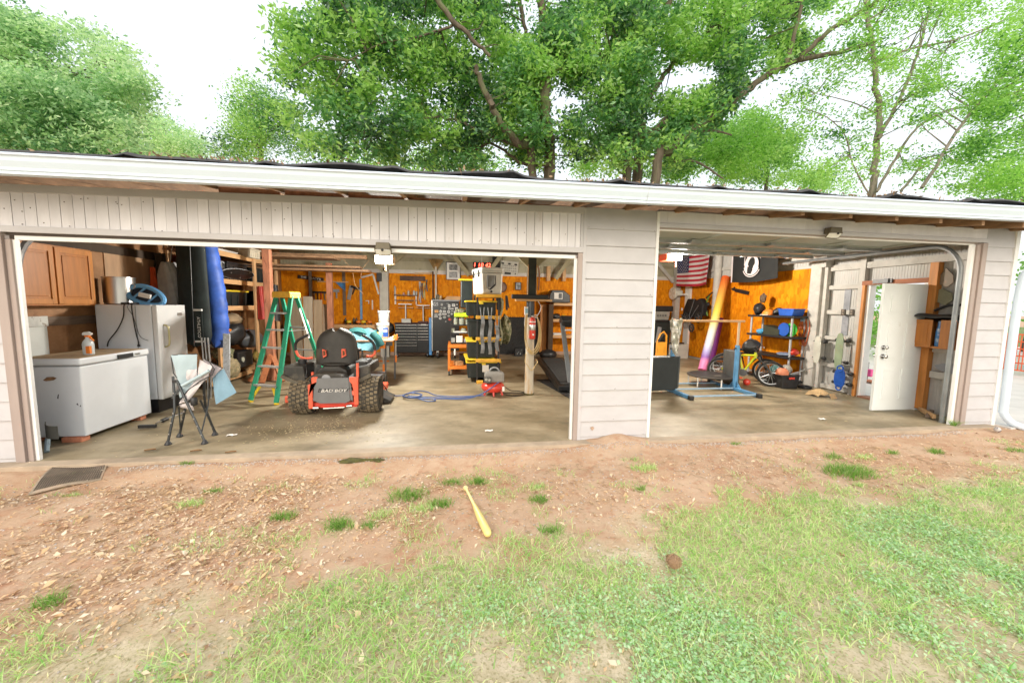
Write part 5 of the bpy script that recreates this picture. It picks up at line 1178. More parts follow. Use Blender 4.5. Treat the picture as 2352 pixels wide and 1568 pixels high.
# seat
def seat(u, v):
    a = -math.pi*.5+math.pi*u*1.0; x = math.sin(a); top = .66+.49*v
    w = .235*(1-.10*v)*(1-.9*max(0,v-.72)**2*9 if v > .72 else 1) if v < .97 else .06
    w = .24*math.sqrt(max(.02, 1-max(0,(v-.45)/.55)**2.6))
    return (-1.77+w*x, 1.80-.07*math.cos(a)-.05*(1-v)*0+.05*v, top)
SEATM = mat('seat_vinyl', (.030,.028,.024), .55, var=.35, sc=4, c3=(.10,.085,.06), sc3=3, lo3=.55, hi3=.75)
st_ = P('seat_back', MB().grid(seat, 24, 18, t=-.06), SEATM, m, smooth=True)
for s_ in (-1,1):
    cx = -1.77+s_*.135
    P('vent', MB().prism([(cx-.028,.90),(cx+.02,.88 if s_ < 0 else .90),(cx+.03,.80),(cx-.02 if s_ < 0 else cx-.03,.77)], 'Y', 1.655, 1.70), REDO, st_); P('vent_hole', MB().prism([(cx-.014,.88),(cx+.012,.87),(cx+.018,.82),(cx-.012,.80)], 'Y', 1.648, 1.6545), mat('vent_dark', (.12,.05,.02), .8), st_)
P('seat_base', MB().prism([(-2.0,.50),(-1.54,.50),(-1.56,.60),(-1.66,.66),(-1.88,.66),(-1.98,.60)], 'Y', 1.52, 2.1), SEATM, m, bevel=.02)
P('seat_lip', MB().ell((-1.77,1.74,.665), (.225,.12,.045), 20, 10), SEATM, m, smooth=True)
P('engine_cover', MB().prism([(-2.02,.49),(-1.52,.49),(-1.56,.57),(-1.66,.60),(-1.88,.60),(-1.98,.57)], 'Y', 1.28, 1.52), mat('dusty_black', (.05,.046,.038), .7, var=.35, sc=6), m, bevel=.02)
P('engine_cap', MB().cyl((-1.77,1.27,.53),(-1.77,1.30,.53),.06), GREYP, m, smooth=True)
FEND = mat('fender_black', (.030,.030,.027), .6, var=.3, sc=5, c3=(.12,.105,.08), sc3=3, lo3=.5, hi3=.7)
P('fender', MB().prism([(-2.35,.70),(-2.09,.70),(-2.06,.44),(-2.10,.43),(-2.35,.575)], 'Y', 1.35, 2.05), FEND, m, bevel=.02)
P('fender', MB().prism([(-1.21,.70),(-1.42,.66),(-1.44,.47),(-1.40,.45),(-1.20,.575)], 'Y', 1.35, 2.05), FEND, m, bevel=.02)
P('fender_lip', MB().bar((-2.37,1.34,.565),(-2.07,1.34,.415),.04,.05).bar((-1.19,1.34,.565),(-1.42,1.34,.445),.04,.05), mat('dusty_lip', (.13,.115,.085), .8, var=.3), m, kind='stuff')
P('fuel_cap', MB().cyl((-2.19,1.6,.70),(-2.19,1.6,.76),.055).torus((-2.19,1.6,.745),.05,.009), BLACKP, m, smooth=True)
P('control_panel', MB().bx(-1.45,-1.28,1.55,1.9,.66,.73), BLACKP, m, bevel=.01)
P('cable', MB().tube(smoothpath([(-2.04,1.28,.74),(-1.99,1.2,.66),(-2.0,1.19,.58)],5), .006, 6).ell((-1.995,1.19,.575),(.02,.02,.02)), BLACKP, m, smooth=True, kind='stuff')
for pts, mm, nm in (([(-2.10,1.75,.76),(-2.20,1.74,.75),(-2.29,1.74,.79),(-2.33,1.74,.88)], REDO, 'lever_base'),([(-2.33,1.74,.87),(-2.33,1.74,.96),(-2.28,1.73,1.03),(-2.13,1.72,1.11)], BLACKP, 'lever'),
  ([(-1.33,1.75,.78),(-1.26,1.74,.78),(-1.21,1.74,.82),(-1.205,1.74,.88)], REDO, 'lever_base'),([(-1.205,1.74,.87),(-1.215,1.74,.95),(-1.27,1.73,1.03),(-1.38,1.72,1.10)], BLACKP, 'lever')):
    P(nm, MB().tube(smoothpath(pts,5), .02 if nm == 'lever' else .018, 10), mm, m, smooth=True)
P('lever_knob', MB().ell((-1.47,1.85,.87),(.05,.04,.025)).cyl((-1.47,1.85,.72),(-1.47,1.85,.86),.012), BLACKP, m, smooth=True, kind='stuff')
P('mower_deck', MB().bx(-2.56,-1.2,1.85,2.85,.05,.16), REDO, m, bevel=.02); P('deck_step', MB().bx(-2.05,-1.3,2.2,3.2,.2,.3), DGREY, m)
P('chute', MB().prism([(-1.2,.15),(-1.0,.05),(-1.02,.012),(-1.2,.02)], 'Y', 1.86, 2.3), FEND, m, bevel=.01); P('chute_bracket', MB().bx(-1.22,-1.185,1.83,1.86,.03,.15), REDO, m)
tyre(-2.2,-2.08,3.1,.13,m,False,BLACKP,.05); tyre(-1.4,-1.28,3.1,.13,m,False,BLACKP,.05)
# ---------------------------------------------------------------- worktable behind the mower
w = T('work_table', 'folding work table with grey frame and wooden top behind the mower', 'table', (-1.5,3.6,0))
P('table_top', MB().bx(-1.95,-1.16,3.15,3.95,.86,.885), mat('worn_bench_top', (.45,.26,.15), .6, var=.2, sc=5), w, bevel=.004); P('table_rail', MB().bx(-1.95,-1.18,3.2,3.23,.78,.86), DGREY, w)
for x, y in ((-1.36,3.44),(-1.25,3.92),(-1.9,3.3),(-1.9,3.9)): P('leg', MB().bar((x,y,.0),(x+.02,y,.86),.035,.025), mat('leg_grey', (.16,.17,.18), .5), w)
P('stretcher', MB().bx(-1.9,-1.3,3.55,3.58,.42,.45), ORANGE, w)
def clamp(label, x, y, z, L, mir=1):
    o = T('bar_clamp', label, 'clamp', (x,y,z), 'orange bar clamps on the work table')
    P('bar', MB().bx(x-.012,x+.012,y-.004,y+.004,z-L,z+.12), NEEDLE, o); P('jaw', MB().prism([(x-.14,z+.03),(x+.03,z+.03),(x+.03,z+.10),(x-.05,z+.10),(x-.14,z+.06)], 'Y', y-.02, y+.02), WHITEP, o, bevel=.005)
    P('jaw_grip', MB().prism([(x-.06,z+.02),(x+.035,z+.02),(x+.04,z+.13),(x-.03,z+.13)], 'Y', y-.024, y+.024), ORANGEP, o, bevel=.005); P('handle', MB().bx(x-.018,x+.018,y-.016,y+.016,z-L,z-L+.14), ORANGEP, o, bevel=.005)
clamp('orange and white bar clamp at the front corner of the work table', -1.33, 3.12, .72, .42); clamp('second orange bar clamp on the table edge nearer the tool chest', -1.16, 3.5, .84, .42)
dr_ = T('cordless_drill', 'yellow cordless drill standing on the work table', 'drill', (-1.42,3.3,.885))
P('battery', MB().bx(-1.50,-1.41,3.2,3.32,.886,.94), BLACKP, dr_, bevel=.006); P('body', MB().bx(-1.49,-1.42,3.22,3.32,.94,1.03), YELLOWP, dr_, bevel=.015); P('chuck', MB().cyl((-1.455,3.26,1.03),(-1.455,3.26,1.10),.022,.015), BLACKP, dr_, smooth=True)
def bucket(label, x, y, z, r, h, m_, lab=None):
    o = T('bucket', label, 'bucket', (x,y,z), 'buckets stacked on the work table')
    P('shell', MB().lathe([(r*.86,z),(r*.88,z+.004),(r*.97,z+h*.85),(r*1.03,z+h*.86),(r*1.03,z+h),(r*.95,z+h),(r*.93,z+h*.9)], (x,y,0), 24), m_, o, smooth=True)
    if lab: P('label_sheet', MB().grid(lambda u, v: (x+r*.96*math.cos(4.9+.9*u), y+r*.96*math.sin(4.9+.9*u), z+h*(.12+.6*v)), 8, 2), BLUEP, o); P('label_white', MB().grid(lambda u, v: (x+r*.965*math.cos(5.0+.6*u), y+r*.965*math.sin(5.0+.6*u), z+h*(.42+.18*v)), 8, 2), PAPER, o)
bucket('white bucket with a blue label on the work table', -1.42, 3.62, .886, .125, .30, WHITEP, 1); bucket('pale grey bucket stacked in the white bucket', -1.40, 3.64, 1.19, .115, .24, mat('pale_grey_plastic', (.58,.60,.59), .5))
tj = T('teal_jacket', 'teal and light blue jacket draped over the work table behind the mower seat', 'jacket', (-1.65,3.1,.7))
TEAL = mat('teal_cloth', (.012,.10,.10), .8, var=.25, sc=5); LBLU = mat('light_teal_cloth', (.10,.26,.31), .8, var=.15, sc=4)
P('cloth', MB().grid(lambda u, v: (-2.02+.62*u+.05*v, 3.02+.28*v-.05*math.sin(6*u+3*v), .72+.36*v+.025*math.sin(7*u+5*v)+.02*math.sin(13*u)), 24, 14, t=.02), LBLU, tj, smooth=True)
P('hood', MB().grid(lambda u, v: (-1.98+.52*u, 3.25+.22*v, 1.02+.07*math.sin(math.pi*v)+.03*math.sin(6*u)), 18, 8, t=.03), TEAL, tj, smooth=True); P('sleeve', MB().tube(smoothpath([(-1.50,3.05,1.02),(-1.40,3.0,.92),(-1.34,2.98,.80)],4), [.07]*9, 10), TEAL, tj, smooth=True)
# ---------------------------------------------------------------- back wall of the left bay
bb_ = T('back_bench', 'pine workbench along the back wall behind the reddish posts', 'workbench', (-3.5,7.4,0))
P('bench_top', MB().bx(-4.7,-2.28,7.12,7.66,.86,.95), PINE, bb_, bevel=.004); P('apron', MB().bx(-4.7,-2.28,7.10,7.119,.78,.86), mat('dark_apron', (.2,.1,.04), .7), bb_)
for x in (-4.6,-3.5,-2.36): P('leg', MB().bx(x,x+.09,7.2,7.29,0,.86), PINEV, bb_)
for i, (x, m_, lab) in enumerate(((-3.02,YELLOWP,'yellow drill at the left on the back bench'),(-2.76,ORANGEP,'orange driver in the middle of the back bench'),(-2.62,YELLOWP,'yellow saw right of the blue level on the back bench'),(-2.45,ORANGEP,'orange tool at the right end of the back bench'))):
    o = T('power_tool', lab, 'power tool', (x,7.3,.95), 'power tools on the back bench'); P('body', MB().ell((x,7.3,1.03),(.07,.06,.045)), m_, o, smooth=True); P('grip', MB().bar((x+.02,7.3,1.02),(x+.05,7.3,.95),.04,.05), BLACKP, o, bevel=.005); P('nose', MB().cyl((x-.05,7.3,1.04),(x-.11,7.29,1.05),.025,.012), BLACKP, o)
for i, (x, lab) in enumerate(((-3.14,'dark bottle at the left end of the tools on the back bench'),(-2.92,'dark can between the yellow drill and the blue level'),(-2.86,'brown jar beside the dark can on the back bench'))):
    S('bench_bottle', MB().lathe([(.03,.951),(.035,.96),(.035,1.08),(.015,1.12),(.015,1.15)], (x,7.4+.05*i,0), 12), mat('brown_bottle', (.06,.04,.02), .3), lab, 'bottle', smooth=True)
sg = T('wooden_sign', 'dark wooden sign with white letters on the back wall', 'sign', (-4.13,7.65,2.2))
P('board', MB().box((-4.13,7.655,2.265),(.70,.025,.105),(0,.11,0)), mat('dark_sign_wood', (.035,.02,.012), .6), sg); text('lettering', "THE  TRACY'S", .088, (-4.13,7.635,2.265), (math.pi/2,.11,0), PAPER, sg, sx=1.0)
tl = [
 ('rafter_square','blue speed square hanging on the back wall','square', lambda: MB().prism([(-3.46,2.16),(-3.19,2.16),(-3.19,1.90)], 'Y', 7.66, 7.68), BLUEM),
 ('spirit_level','long light blue level hanging on the back wall','level', lambda: MB().bx(-2.785,-2.725,7.64,7.68,1.08,2.27), mat('level_blue', (.16,.36,.62), .4, var=.1, c3=(.05,.08,.2), sc3=5, lo3=.55, hi3=.6)),
 ('framing_square','white folded metal square hung right of the blue level','square', lambda: MB().bar((-2.74,7.66,2.32),(-2.40,7.66,2.42),.012,.05,up=(0,0,1)).bar((-2.40,7.66,2.42),(-2.25,7.66,1.84),.05,.012,up=(0,1,0)), WHITEP),
 ('hand_saw','grey saw hanging left of the blue level','saw', lambda: MB().box((-3.06,7.66,1.87),(.10,.02,.42),(0,.22,0)), NEEDLE),
 ('caulk_gun','dark caulking gun beside the grey saw','caulking gun', lambda: MB().cyl((-3.02,7.64,2.06),(-2.80,7.64,1.98),.035).bar((-2.92,7.64,2.0),(-2.99,7.64,1.82),.04,.03), BLACKP),
 ('claw_hammer','hammer with a white handle under the blue square','hammer', lambda: MB().bx(-3.52,-3.36,7.63,7.68,1.88,1.96).bx(-3.455,-3.42,7.64,7.67,1.70,1.88), GREYP),
 ('magnet_bar','black tool bar with hanging pliers on the back wall','tool rack', lambda: MB().bx(-4.1,-3.62,7.65,7.68,1.84,1.89), BLACKP),
 ('corner_clamp','small white angle bracket below the framing square','bracket', lambda: MB().bx(-2.63,-2.53,7.655,7.68,1.63,1.65).bx(-2.55,-2.53,7.655,7.68,1.55,1.63), WHITEP),
 ('white_rule','short white rule beside the angle bracket','rule', lambda: MB().bx(-2.455,-2.42,7.66,7.68,1.38,1.66), WHITEP),
 ('hung_plank','long thin plank hung across the back wall above the tool bar','plank', lambda: MB().bx(-3.95,-3.1,7.64,7.67,2.16,2.19), PINE),
]
for nm, lab, cat, fn, m_ in tl:
    mb = fn(); S(nm, mb, m_, lab, cat, 'tools hung on the back wall', bevel=.002) if nm not in ('caulk_gun',) else S(nm, mb, m_, lab, cat, 'tools hung on the back wall')
for i, x in enumerate((-4.05,-3.95,-3.86,-3.76,-3.68)):
    S('pliers', MB().bar((x-.012,7.64,1.84),(x+.01,7.64,1.66-.03*(i % 2)),.012,.02).bar((x+.012,7.64,1.84),(x-.01,7.64,1.66),.012,.02), [GALV,BLACKP,REDE,GALV,BLACKP][i], ['steel pliers at the left of the tool bar','black pliers second on the tool bar','red pliers in the middle of the tool bar','steel pliers fourth on the tool bar','black pliers at the right of the tool bar'][i], 'pliers', 'pliers on the tool bar')
S('metal_strut', MB().bx(-4.19,-4.11,7.64,7.69,1.55,2.55), GALV, 'galvanised strut upright behind the wooden sign', 'strut'); S('metal_strut', MB().bx(-3.27,-3.19,7.66,7.69,1.2,2.55), GREYWASH, 'dark brown upright behind the blue square', 'strut')
S('wall_speaker', MB().bx(-2.21,-2.08,7.18,7.29,2.2,2.44), BLACKP, 'black speaker on the pale post in the left bay', 'speaker', bevel=.01)
cw = T('wire', 'thin pale wire hanging in loops from the roof', 'wire', (-2.5,5.5,2.9)); P('strand', MB().tube(smoothpath([(-2.65,5.5,2.62),(-2.45,5.5,2.35),(-2.38,5.5,2.0),(-2.2,5.5,1.80)],6), .005, 5).tube(smoothpath([(-2.05,5.5,2.6),(-2.2,5.5,2.4),(-2.25,5.5,2.2)],6), .005, 5), PINE, cw, kind='stuff')
# tool chest
tc = T('tool_chest', 'wide black rolling tool chest with silver drawer pulls', 'tool chest', (-1.22,7.4,0))
P('cabinet', MB().bx(-1.72,-.75,7.12,7.6,.15,.985), BLACKG, tc, bevel=.01); P('chest_top', MB().bx(-1.74,-.73,7.1,7.62,.985,1.01), mat('chest_mat', (.06,.03,.03), .7), tc)
for i in range(8):
    z1 = .965-.099*i*.86; P('drawer', MB().bx(-1.70,-1.105,7.105,7.119,z1-.078,z1), BLACKG, tc, bevel=.003)
    P('drawer_pull', MB().bx(-1.70,-1.105,7.085,7.104,z1-.014,z1-.001), CHROME, tc.children[-1])
    if i < 6:
        P('drawer', MB().bx(-1.075,-.77,7.105,7.119,z1-.078,z1), BLACKG, tc, bevel=.003); P('drawer_pull', MB().bx(-1.075,-.77,7.085,7.104,z1-.014,z1-.001), CHROME, tc.children[-1])
P('door_panel', MB().bx(-1.075,-.77,7.105,7.119,.18,.46), BLACKG, tc, bevel=.004); P('drawer', MB().bx(-1.70,-1.105,7.105,7.119,.18,.28), BLACKG, tc, bevel=.004); P('badge', MB().bx(-.98,-.83,7.1,7.104,.97,1.0), PAPER, tc)
for x in (-1.66,-.80): P('caster', MB().cyl((x-.02,7.2,.065),(x+.02,7.2,.065),.065,n=18).bx(x-.03,x+.03,7.15,7.25,.11,.15), BLACKP, tc, kind='stuff')
P('push_handle', MB().tube([(-.73,7.2,.9),(-.69,7.2,.9),(-.69,7.5,.9),(-.73,7.5,.9)], .014, 8), BLUEM, tc)
S('tool_bag', MB().ell((-1.88,7.25,.86),(.13,.16,.16)), BLACKP, 'black tool bag hanging at the left end of the tool chest', 'bag', smooth=True)
tw = T('tee_handle', 'white T handled tool in a pale box on the tool chest', 'tool', (-1.42,7.4,1.01)); P('tray', MB().bx(-1.55,-1.29,7.28,7.5,1.012,1.13), mat('pale_box', (.55,.55,.5), .6), tw, bevel=.01); P('shaft', MB().cyl((-1.45,7.45,1.1),(-1.45,7.45,1.55),.018), WHITEP, tw, smooth=True); P('crossbar', MB().bx(-1.66,-1.27,7.43,7.47,1.545,1.57), WHITEP, tw)
tw = T('tee_handle', 'white T handled tool over a dark red case on the tool chest', 'tool', (-.94,7.4,1.01)); P('tray', MB().bx(-1.08,-.8,7.28,7.5,1.012,1.06), mat('dark_red_case', (.10,.02,.015), .5), tw, bevel=.01); P('shaft', MB().cyl((-.94,7.45,1.05),(-.94,7.45,1.52),.018), WHITEP, tw, smooth=True); P('crossbar', MB().bx(-1.13,-.75,7.43,7.47,1.515,1.54), WHITEP, tw)
for x, lab in ((-1.46,'wooden dowel rack above the left T handle'),(-.94,'wooden dowel rack above the right T handle')):
    S('dowel_rack', MB().bx(x-.22,x+.22,7.55,7.7,1.44,1.46), PINE, lab, 'rack')
ws = T('wall_shelf', 'small black wire shelf with spray cans on the back wall', 'shelf', (-1.46,7.6,1.8)); P('shelf_board', MB().bx(-1.80,-1.12,7.52,7.7,1.81,1.83), BLACKP, ws); P('lower_rail', MB().bx(-1.78,-1.14,7.52,7.54,1.66,1.68), BLACKP, ws)
for x in (-1.76,-1.15): P('shelf_bracket', MB().bx(x-.015,x+.015,7.54,7.69,1.55,1.80), PAPER, ws)
for i, (x, h, c_, lab) in enumerate(((-1.77,.27,(.5,.42,.36),'tall pale spray can at the left of the wall shelf'),(-1.52,.07,(.6,.3,.25),'short jar second on the wall shelf'),(-1.38,.14,(.55,.5,.4),'pale tube in the middle of the wall shelf'),(-1.22,.14,(.6,.6,.58),'white can near the right of the wall shelf'),(-1.15,.12,(.4,.42,.4),'grey can at the right end of the wall shelf'))):
    S('spray_can', MB().lathe([(.028,1.831),(.03,1.84),(.03,1.83+h*.85),(.014,1.83+h*.93),(.014,1.83+h)], (x,7.6,0), 12), mat('can_%d' % i, c_, .4), lab, 'can', 'cans on the wall shelf', smooth=True)
S('pry_bar_rack', MB().bx(-1.63,-.89,7.62,7.70,2.26,2.40), mat('burnt_wood', (.10,.05,.03), .7, var=.4, sc=6), 'dark board rack over the wall shelf', 'rack', bevel=.01)
for i, (x, z0, z1, c_) in enumerate(((-1.06,1.60,2.24,(.4,.4,.42)),(-1.0,1.75,2.2,(.06,.05,.05)),(-.93,1.7,2.2,(.5,.4,.1)),(-.86,1.95,2.3,(.05,.05,.05)))):
    S('hung_tool', MB().bar((x,7.66,z1),(x+.03,7.66,z0),.03,.02).bar((x+.03,7.66,z1),(x-.02,7.66,z0+.06),.02,.02), mat('hung_%d' % i, c_, .5), ['long grey shears hanging from the dark board rack','black tongs hanging next to the grey shears','yellow gripped cutters hanging third from the rack','short black tool at the right end of the rack'][i], 'tool', 'tools under the dark rack')
bro = T('broom', 'upturned straw broom with pale handle on the back wall', 'broom', (-.58,7.5,1.7)); P('handle', MB().cyl((-.57,7.55,1.7),(-.57,7.55,2.68),.028), mat('pale_handle', (.62,.58,.50), .5), bro, smooth=True)
bs = MB()
for i in range(60):
    q = i/59-.5; bs.bar((-.57+.10*q,7.55,2.62),(-.56+.40*q+R.uniform(-.02,.02),7.55+R.uniform(-.03,.03),2.92-.1*q*q),.012,.02)
P('bristles', bs, mat('broom_straw', (.28,.18,.07), .9, var=.3), bro, kind='stuff')
S('dark_pole', MB().cyl((-.66,7.6,1.75),(-.66,7.6,2.55),.02), mat('dark_pole_brown', (.08,.04,.02), .6), 'dark pole beside the broom handle', 'pole', smooth=True); S('pale_baton', MB().bar((-1.2,7.64,2.47),(-.68,7.64,2.49),.03,.05), PINE, 'pale stick resting on the top plate left of the broom', 'stick')
def frame(label, x0, x1, z0, z1, fr, pics, mw_=.05, fw=.02, m_=None, y=7.64):
    o = T('picture_frame', label, 'picture', ((x0+x1)/2,y,z0)); P('frame', MB().bx(x0,x1,y-.02,y,z0,z0+fw).bx(x0,x1,y-.02,y,z1-fw,z1).bx(x0,x0+fw,y-.02,y,z0+fw,z1-fw).bx(x1-fw,x1,y-.02,y,z0+fw,z1-fw), fr, o, kind='stuff'); P('backing', MB().bx(x0+fw,x1-fw,y-.010,y-.002,z0+fw,z1-fw), m_ or PAPER, o)
    for a, b, c_, d_, mm in pics: P('print', MB().bx(x0+(x1-x0)*a,x0+(x1-x0)*b,y-.014,y-.0105,z0+(z1-z0)*c_,z0+(z1-z0)*d_), mm, o)
PHOTO = mat('grey_print', (.09,.09,.085), .5, c2=(.28,.28,.27), sc=22, lo=.4, hi=.6)
frame('black framed picture with two grey photographs on the back wall', -.27,.17,2.31,2.85, BLACKP, [(.22,.78,.54,.86,PHOTO),(.22,.78,.12,.46,mat('pale_print', (.22,.22,.22), .5, c2=(.42,.42,.42), sc=20, lo=.4, hi=.6))])
frame('small dark framed photograph above the black mat', 1.86,2.05,2.05,2.29, BLACKP, [(.1,.9,.1,.9,mat('small_print', (.15,.16,.17), .5, c2=(.45,.46,.48), sc=14, lo=.4, hi=.6))], fw=.022)
lc = T('led_clock', 'black clock with glowing red digits on top of the white cooler', 'clock', (.8,7.4,2.66)); P('case', MB().bx(.53,1.06,7.40,7.47,2.67,2.84), BLACKG, lc)
text('digits', '1 10 42', .155, (.80,7.396,2.755), FRONT, mat('red_led', (1,.06,.03), .5, var=.02, emit=4), lc, sx=1.12, shear=.15); P('bracket', MB().bx(.79,.80,7.38,7.39,2.70,3.2), PAPER, lc)
sb = T('notice_board', 'white notice board with three small pictures and grey text on the back wall', 'sign', (1.68,7.65,2.5)); P('board', MB().box((1.67,7.65,2.72),(.56,.012,.42),(0,.06,0)), mat('notice_white', (.55,.53,.46), .7), sb)
for i, (x, z, w_, h_) in enumerate(((1.46,2.86,.08,.05),(1.67,2.845,.08,.05),(1.87,2.825,.08,.05),(1.62,2.555,.2,.07),(1.86,2.545,.03,.05))): P('print', MB().box((x,7.642,z),(w_,.003,h_),(0,.06,0)), BLACKP, sb)
for i in range(3):
    for k in range(7): P('print', MB().box((1.47+.066*k,7.642,2.797-.075*i-.004*k),(.05 if (i+k) % 3 else .035,.003,.035),(0,.06,0)), mat('faded_print', (.30,.29,.26), .7), sb)

rc = T('round_clock', 'round brown dial on the strand board behind the white cooler', 'clock', (1.44,7.66,1.97)); P('dial', MB().cyl((1.44,7.66,2.125),(1.44,7.69,2.125),.155,n=28), mat('dial_brown', (.22,.13,.09), .5, var=.3, sc=6), rc, smooth=True); P('rim', MB().torus((1.44,7.655,2.125),.15,.013,'Y'), mat('rim_dark', (.10,.04,.02), .5), rc, smooth=True)
# black stickered cabinet
bc = T('black_cabinet', 'tall black cabinet on casters, its door covered with stickers', 'cabinet', (-.27,7.2,0))
P('case', MB().bx(-.64,.12,6.92,7.6,.22,1.66), BLACKG, bc, bevel=.008); P('cap', MB().bx(-.66,.13,6.90,7.62,1.66,1.70), GREYP, bc, bevel=.004); P('trim', MB().bx(-.66,-.64,6.905,6.93,.22,1.66), NEEDLE, bc); P('side_panel', MB().bx(-.74,-.665,6.93,7.4,.10,1.18), BLUEM, bc, bevel=.01)
for x in (-.5,.0): P('caster', MB().cyl((x-.025,7.0,.09),(x+.025,7.0,.09),.09,n=20), BLACKP, bc, smooth=True)
for x in (-.5,.0): P('caster_fork', MB().bx(x-.035,x+.035,6.98,7.04,.15,.22), NEEDLE, bc)
SW = mat('sticker_white', (.62,.62,.6), .5); SG = mat('sticker_grey', (.28,.3,.28), .5); SO = mat('sticker_orange', (.75,.4,.12), .5)
def stk(kind, x, z, a, b, m_): P('sticker', MB().bx(x-a/2,x+a/2,6.914,6.9195,z-b/2,z+b/2) if kind == 'r' else MB().lathe([(.001,0),(1,.0),(1,.004),(.001,.004)], (0,0,0), 16, 'Y'), m_, bc); o = bc.children[-1]; return o
for kd, cx, cy, w_, h_, mm in (('r',1000,480,140,180,SW),('r',1230,440,190,160,SW),('r',1090,630,320,80,SW),('r',1380,620,170,160,SW),('r',340,760,220,150,SO),('r',755,760,170,100,SW),('r',755,900,240,100,SW),('r',1155,750,120,50,SW),('r',1285,820,90,180,SW),('r',315,980,170,60,SW),('r',320,1055,210,40,SW),('r',315,905,170,50,SG),('r',640,580,160,60,SG),('r',930,350,160,35,SG),
  ('e',560,770,160,180,SW),('e',975,790,180,190,SW),('e',520,935,180,150,SW),('e',760,1070,200,160,SG),('e',535,1120,160,150,SW),('e',1135,895,110,120,SW),('e',620,410,140,150,SG),('e',740,590,220,120,SG),('e',1415,410,60,90,SW),('e',975,1000,150,140,SG),('e',1040,1180,200,150,REDE),('e',1860,730,110,150,SG),('e',825,1290,50,60,SW)):
    k = 2265/130; X_ = at((1290+cx/k)/1.30612, (890+cy/k)/1.30612, 6.92); sc_ = .0129*1.0/k*.99*.76*1.0
    sx_, sz_ = w_*.00074*.66, h_*.00074*.66
    if kd == 'r': P('sticker', MB().bx(X_.x-sx_/2,X_.x+sx_/2,6.914,6.9195,X_.z-sz_/2,X_.z+sz_/2), mm, bc)
    else: P('sticker', MB().prism([(X_.x+sx_/2*math.cos(a*.3927),X_.z+sz_/2*math.sin(a*.3927)) for a in range(16)], 'Y', 6.914, 6.9195), mm, bc)
    if mm in (SW, SO) and w_ > 100: P('sticker_print', MB().bx(X_.x-sx_*.3,X_.x+sx_*.3,6.9125,6.9138,X_.z-sz_*.18,X_.z+sz_*.12), mat('print_grey', (.16,.16,.15), .6) if mm is SW else mat('print_orange', (.45,.16,.03), .6), bc)
text('lettering', 'G5', .13, (-.55,6.915,1.565), FRONT, SW, bc)
for i, (x, h, c_, lab) in enumerate(((-.62,.05,(.02,.03,.02),'low black box at the left on the stickered cabinet'),(-.5,.16,(.10,.09,.05),'dark bottle on the stickered cabinet'),(-.42,.13,(.45,.3,.15),'jar with a white lid on the stickered cabinet'))):
    S('cabinet_top_jar', MB().lathe([(.05,1.701),(.05,1.70+h*.8),(.035,1.70+h*.85),(.035,1.70+h)], (x,7.2,0), 14), mat('jar_%d' % i, c_, .4), lab, 'jar', smooth=True)
for i in range(3): S('wood_offcut', MB().bx(-.30+.03*i,.30-.05*i,7.0+.03*i,7.4,1.702+.035*i,1.735+.035*i), PINE, ['lowest of three wood offcuts on the stickered cabinet','middle of three wood offcuts on the stickered cabinet','topmost of three wood offcuts on the stickered cabinet'][i], 'wood offcut', 'offcuts on the stickered cabinet')
S('black_mat', MB().prism([(1.40+1.32*i/44, 1.20+(.012 if i % 2 else -.012)) for i in range(45)]+[(2.72,.02),(1.40,.02)], 'Y', 7.66, 7.69), RUBBER, 'black interlocking foam mat standing against the back wall', 'mat')
sp = T('subwoofer', 'small black box with silver dots in front of the foam mat', 'speaker', (1.95,7.4,0)); P('case', MB().bx(1.83,2.08,7.3,7.5,.0,.24), BLACKP, sp, bevel=.01)
for a, b in ((.08,.16),(.0,.10),(-.06,.05),(.06,.04)): P('dot', MB().ell((1.95+a,7.295,b+.03),(.014,.008,.014),8,5), CHROME, sp)
S('cedar_panel', MB().bx(2.66,2.86,7.5,7.62,.1,1.62), CEDAR, 'upright cedar board right of the foam mat', 'board')
S('steel_bar', MB().bx(2.86,3.0,7.2,7.6,.0,1.62), mat('dark_upright_brown', (.07,.04,.02), .7), 'dark upright post at the right bay shelves', 'post')
S('duffel_bag', MB().ell((2.75,6.75,.13),(.27,.22,.15)), BLACKP, 'black duffel bag on the floor at the foot of the cedar board', 'bag', smooth=True)
ss = T('side_shelves', 'open pine shelves on the back wall right of the dark post', 'shelves', (3.3,7.4,0))
for z in (1.08,1.58,.58): P('shelf_board', MB().bx(3.0,3.9,7.2,7.7,z,z+.09), PINE, ss)
P('shelf_side', MB().bx(3.9,3.94,7.2,7.7,0,2.0), PINEV, ss)
b_ = T('tool_case', 'black case with a white label on the upper pine shelf', 'case', (3.05,7.3,1.67)); P('case', MB().prism([(2.82,1.672),(3.5,1.672),(3.48,1.9),(3.28,2.05),(2.92,2.05),(2.84,1.9)], 'Y', 7.1, 7.5), BLACKP, b_, bevel=.02); P('label_sheet', MB().bx(2.98,3.24,7.088,7.098,1.78,1.97), PAPER, b_); P('label_print', MB().bx(3.12,3.22,7.084,7.0875,1.80,1.95), BLACKP, b_)
lump('shelf_gear', 'dark power tools on the middle pine shelf', 'tools', (3.12,7.35,1.24), (.14,.12,.09), BLACKP, .2, 21); lump('yellow_gear', 'yellow levels and tools lying on the middle pine shelf', 'tools', (3.38,7.35,1.22), (.14,.12,.06), YELLOWP, .2, 22); S('paper_box', MB().bx(3.02,3.3,7.2,7.5,.672,.73), PAPER, 'white box on the lower pine shelf', 'box', bevel=.005)
S('yard_tool', MB().tube([(2.55,7.6,2.9),(2.62,7.6,2.55),(2.60,7.6,2.05)], .025, 8), mat('tool_brown', (.20,.08,.03), .6), 'brown handled tool hanging at the right of the small photograph', 'tool', smooth=True)
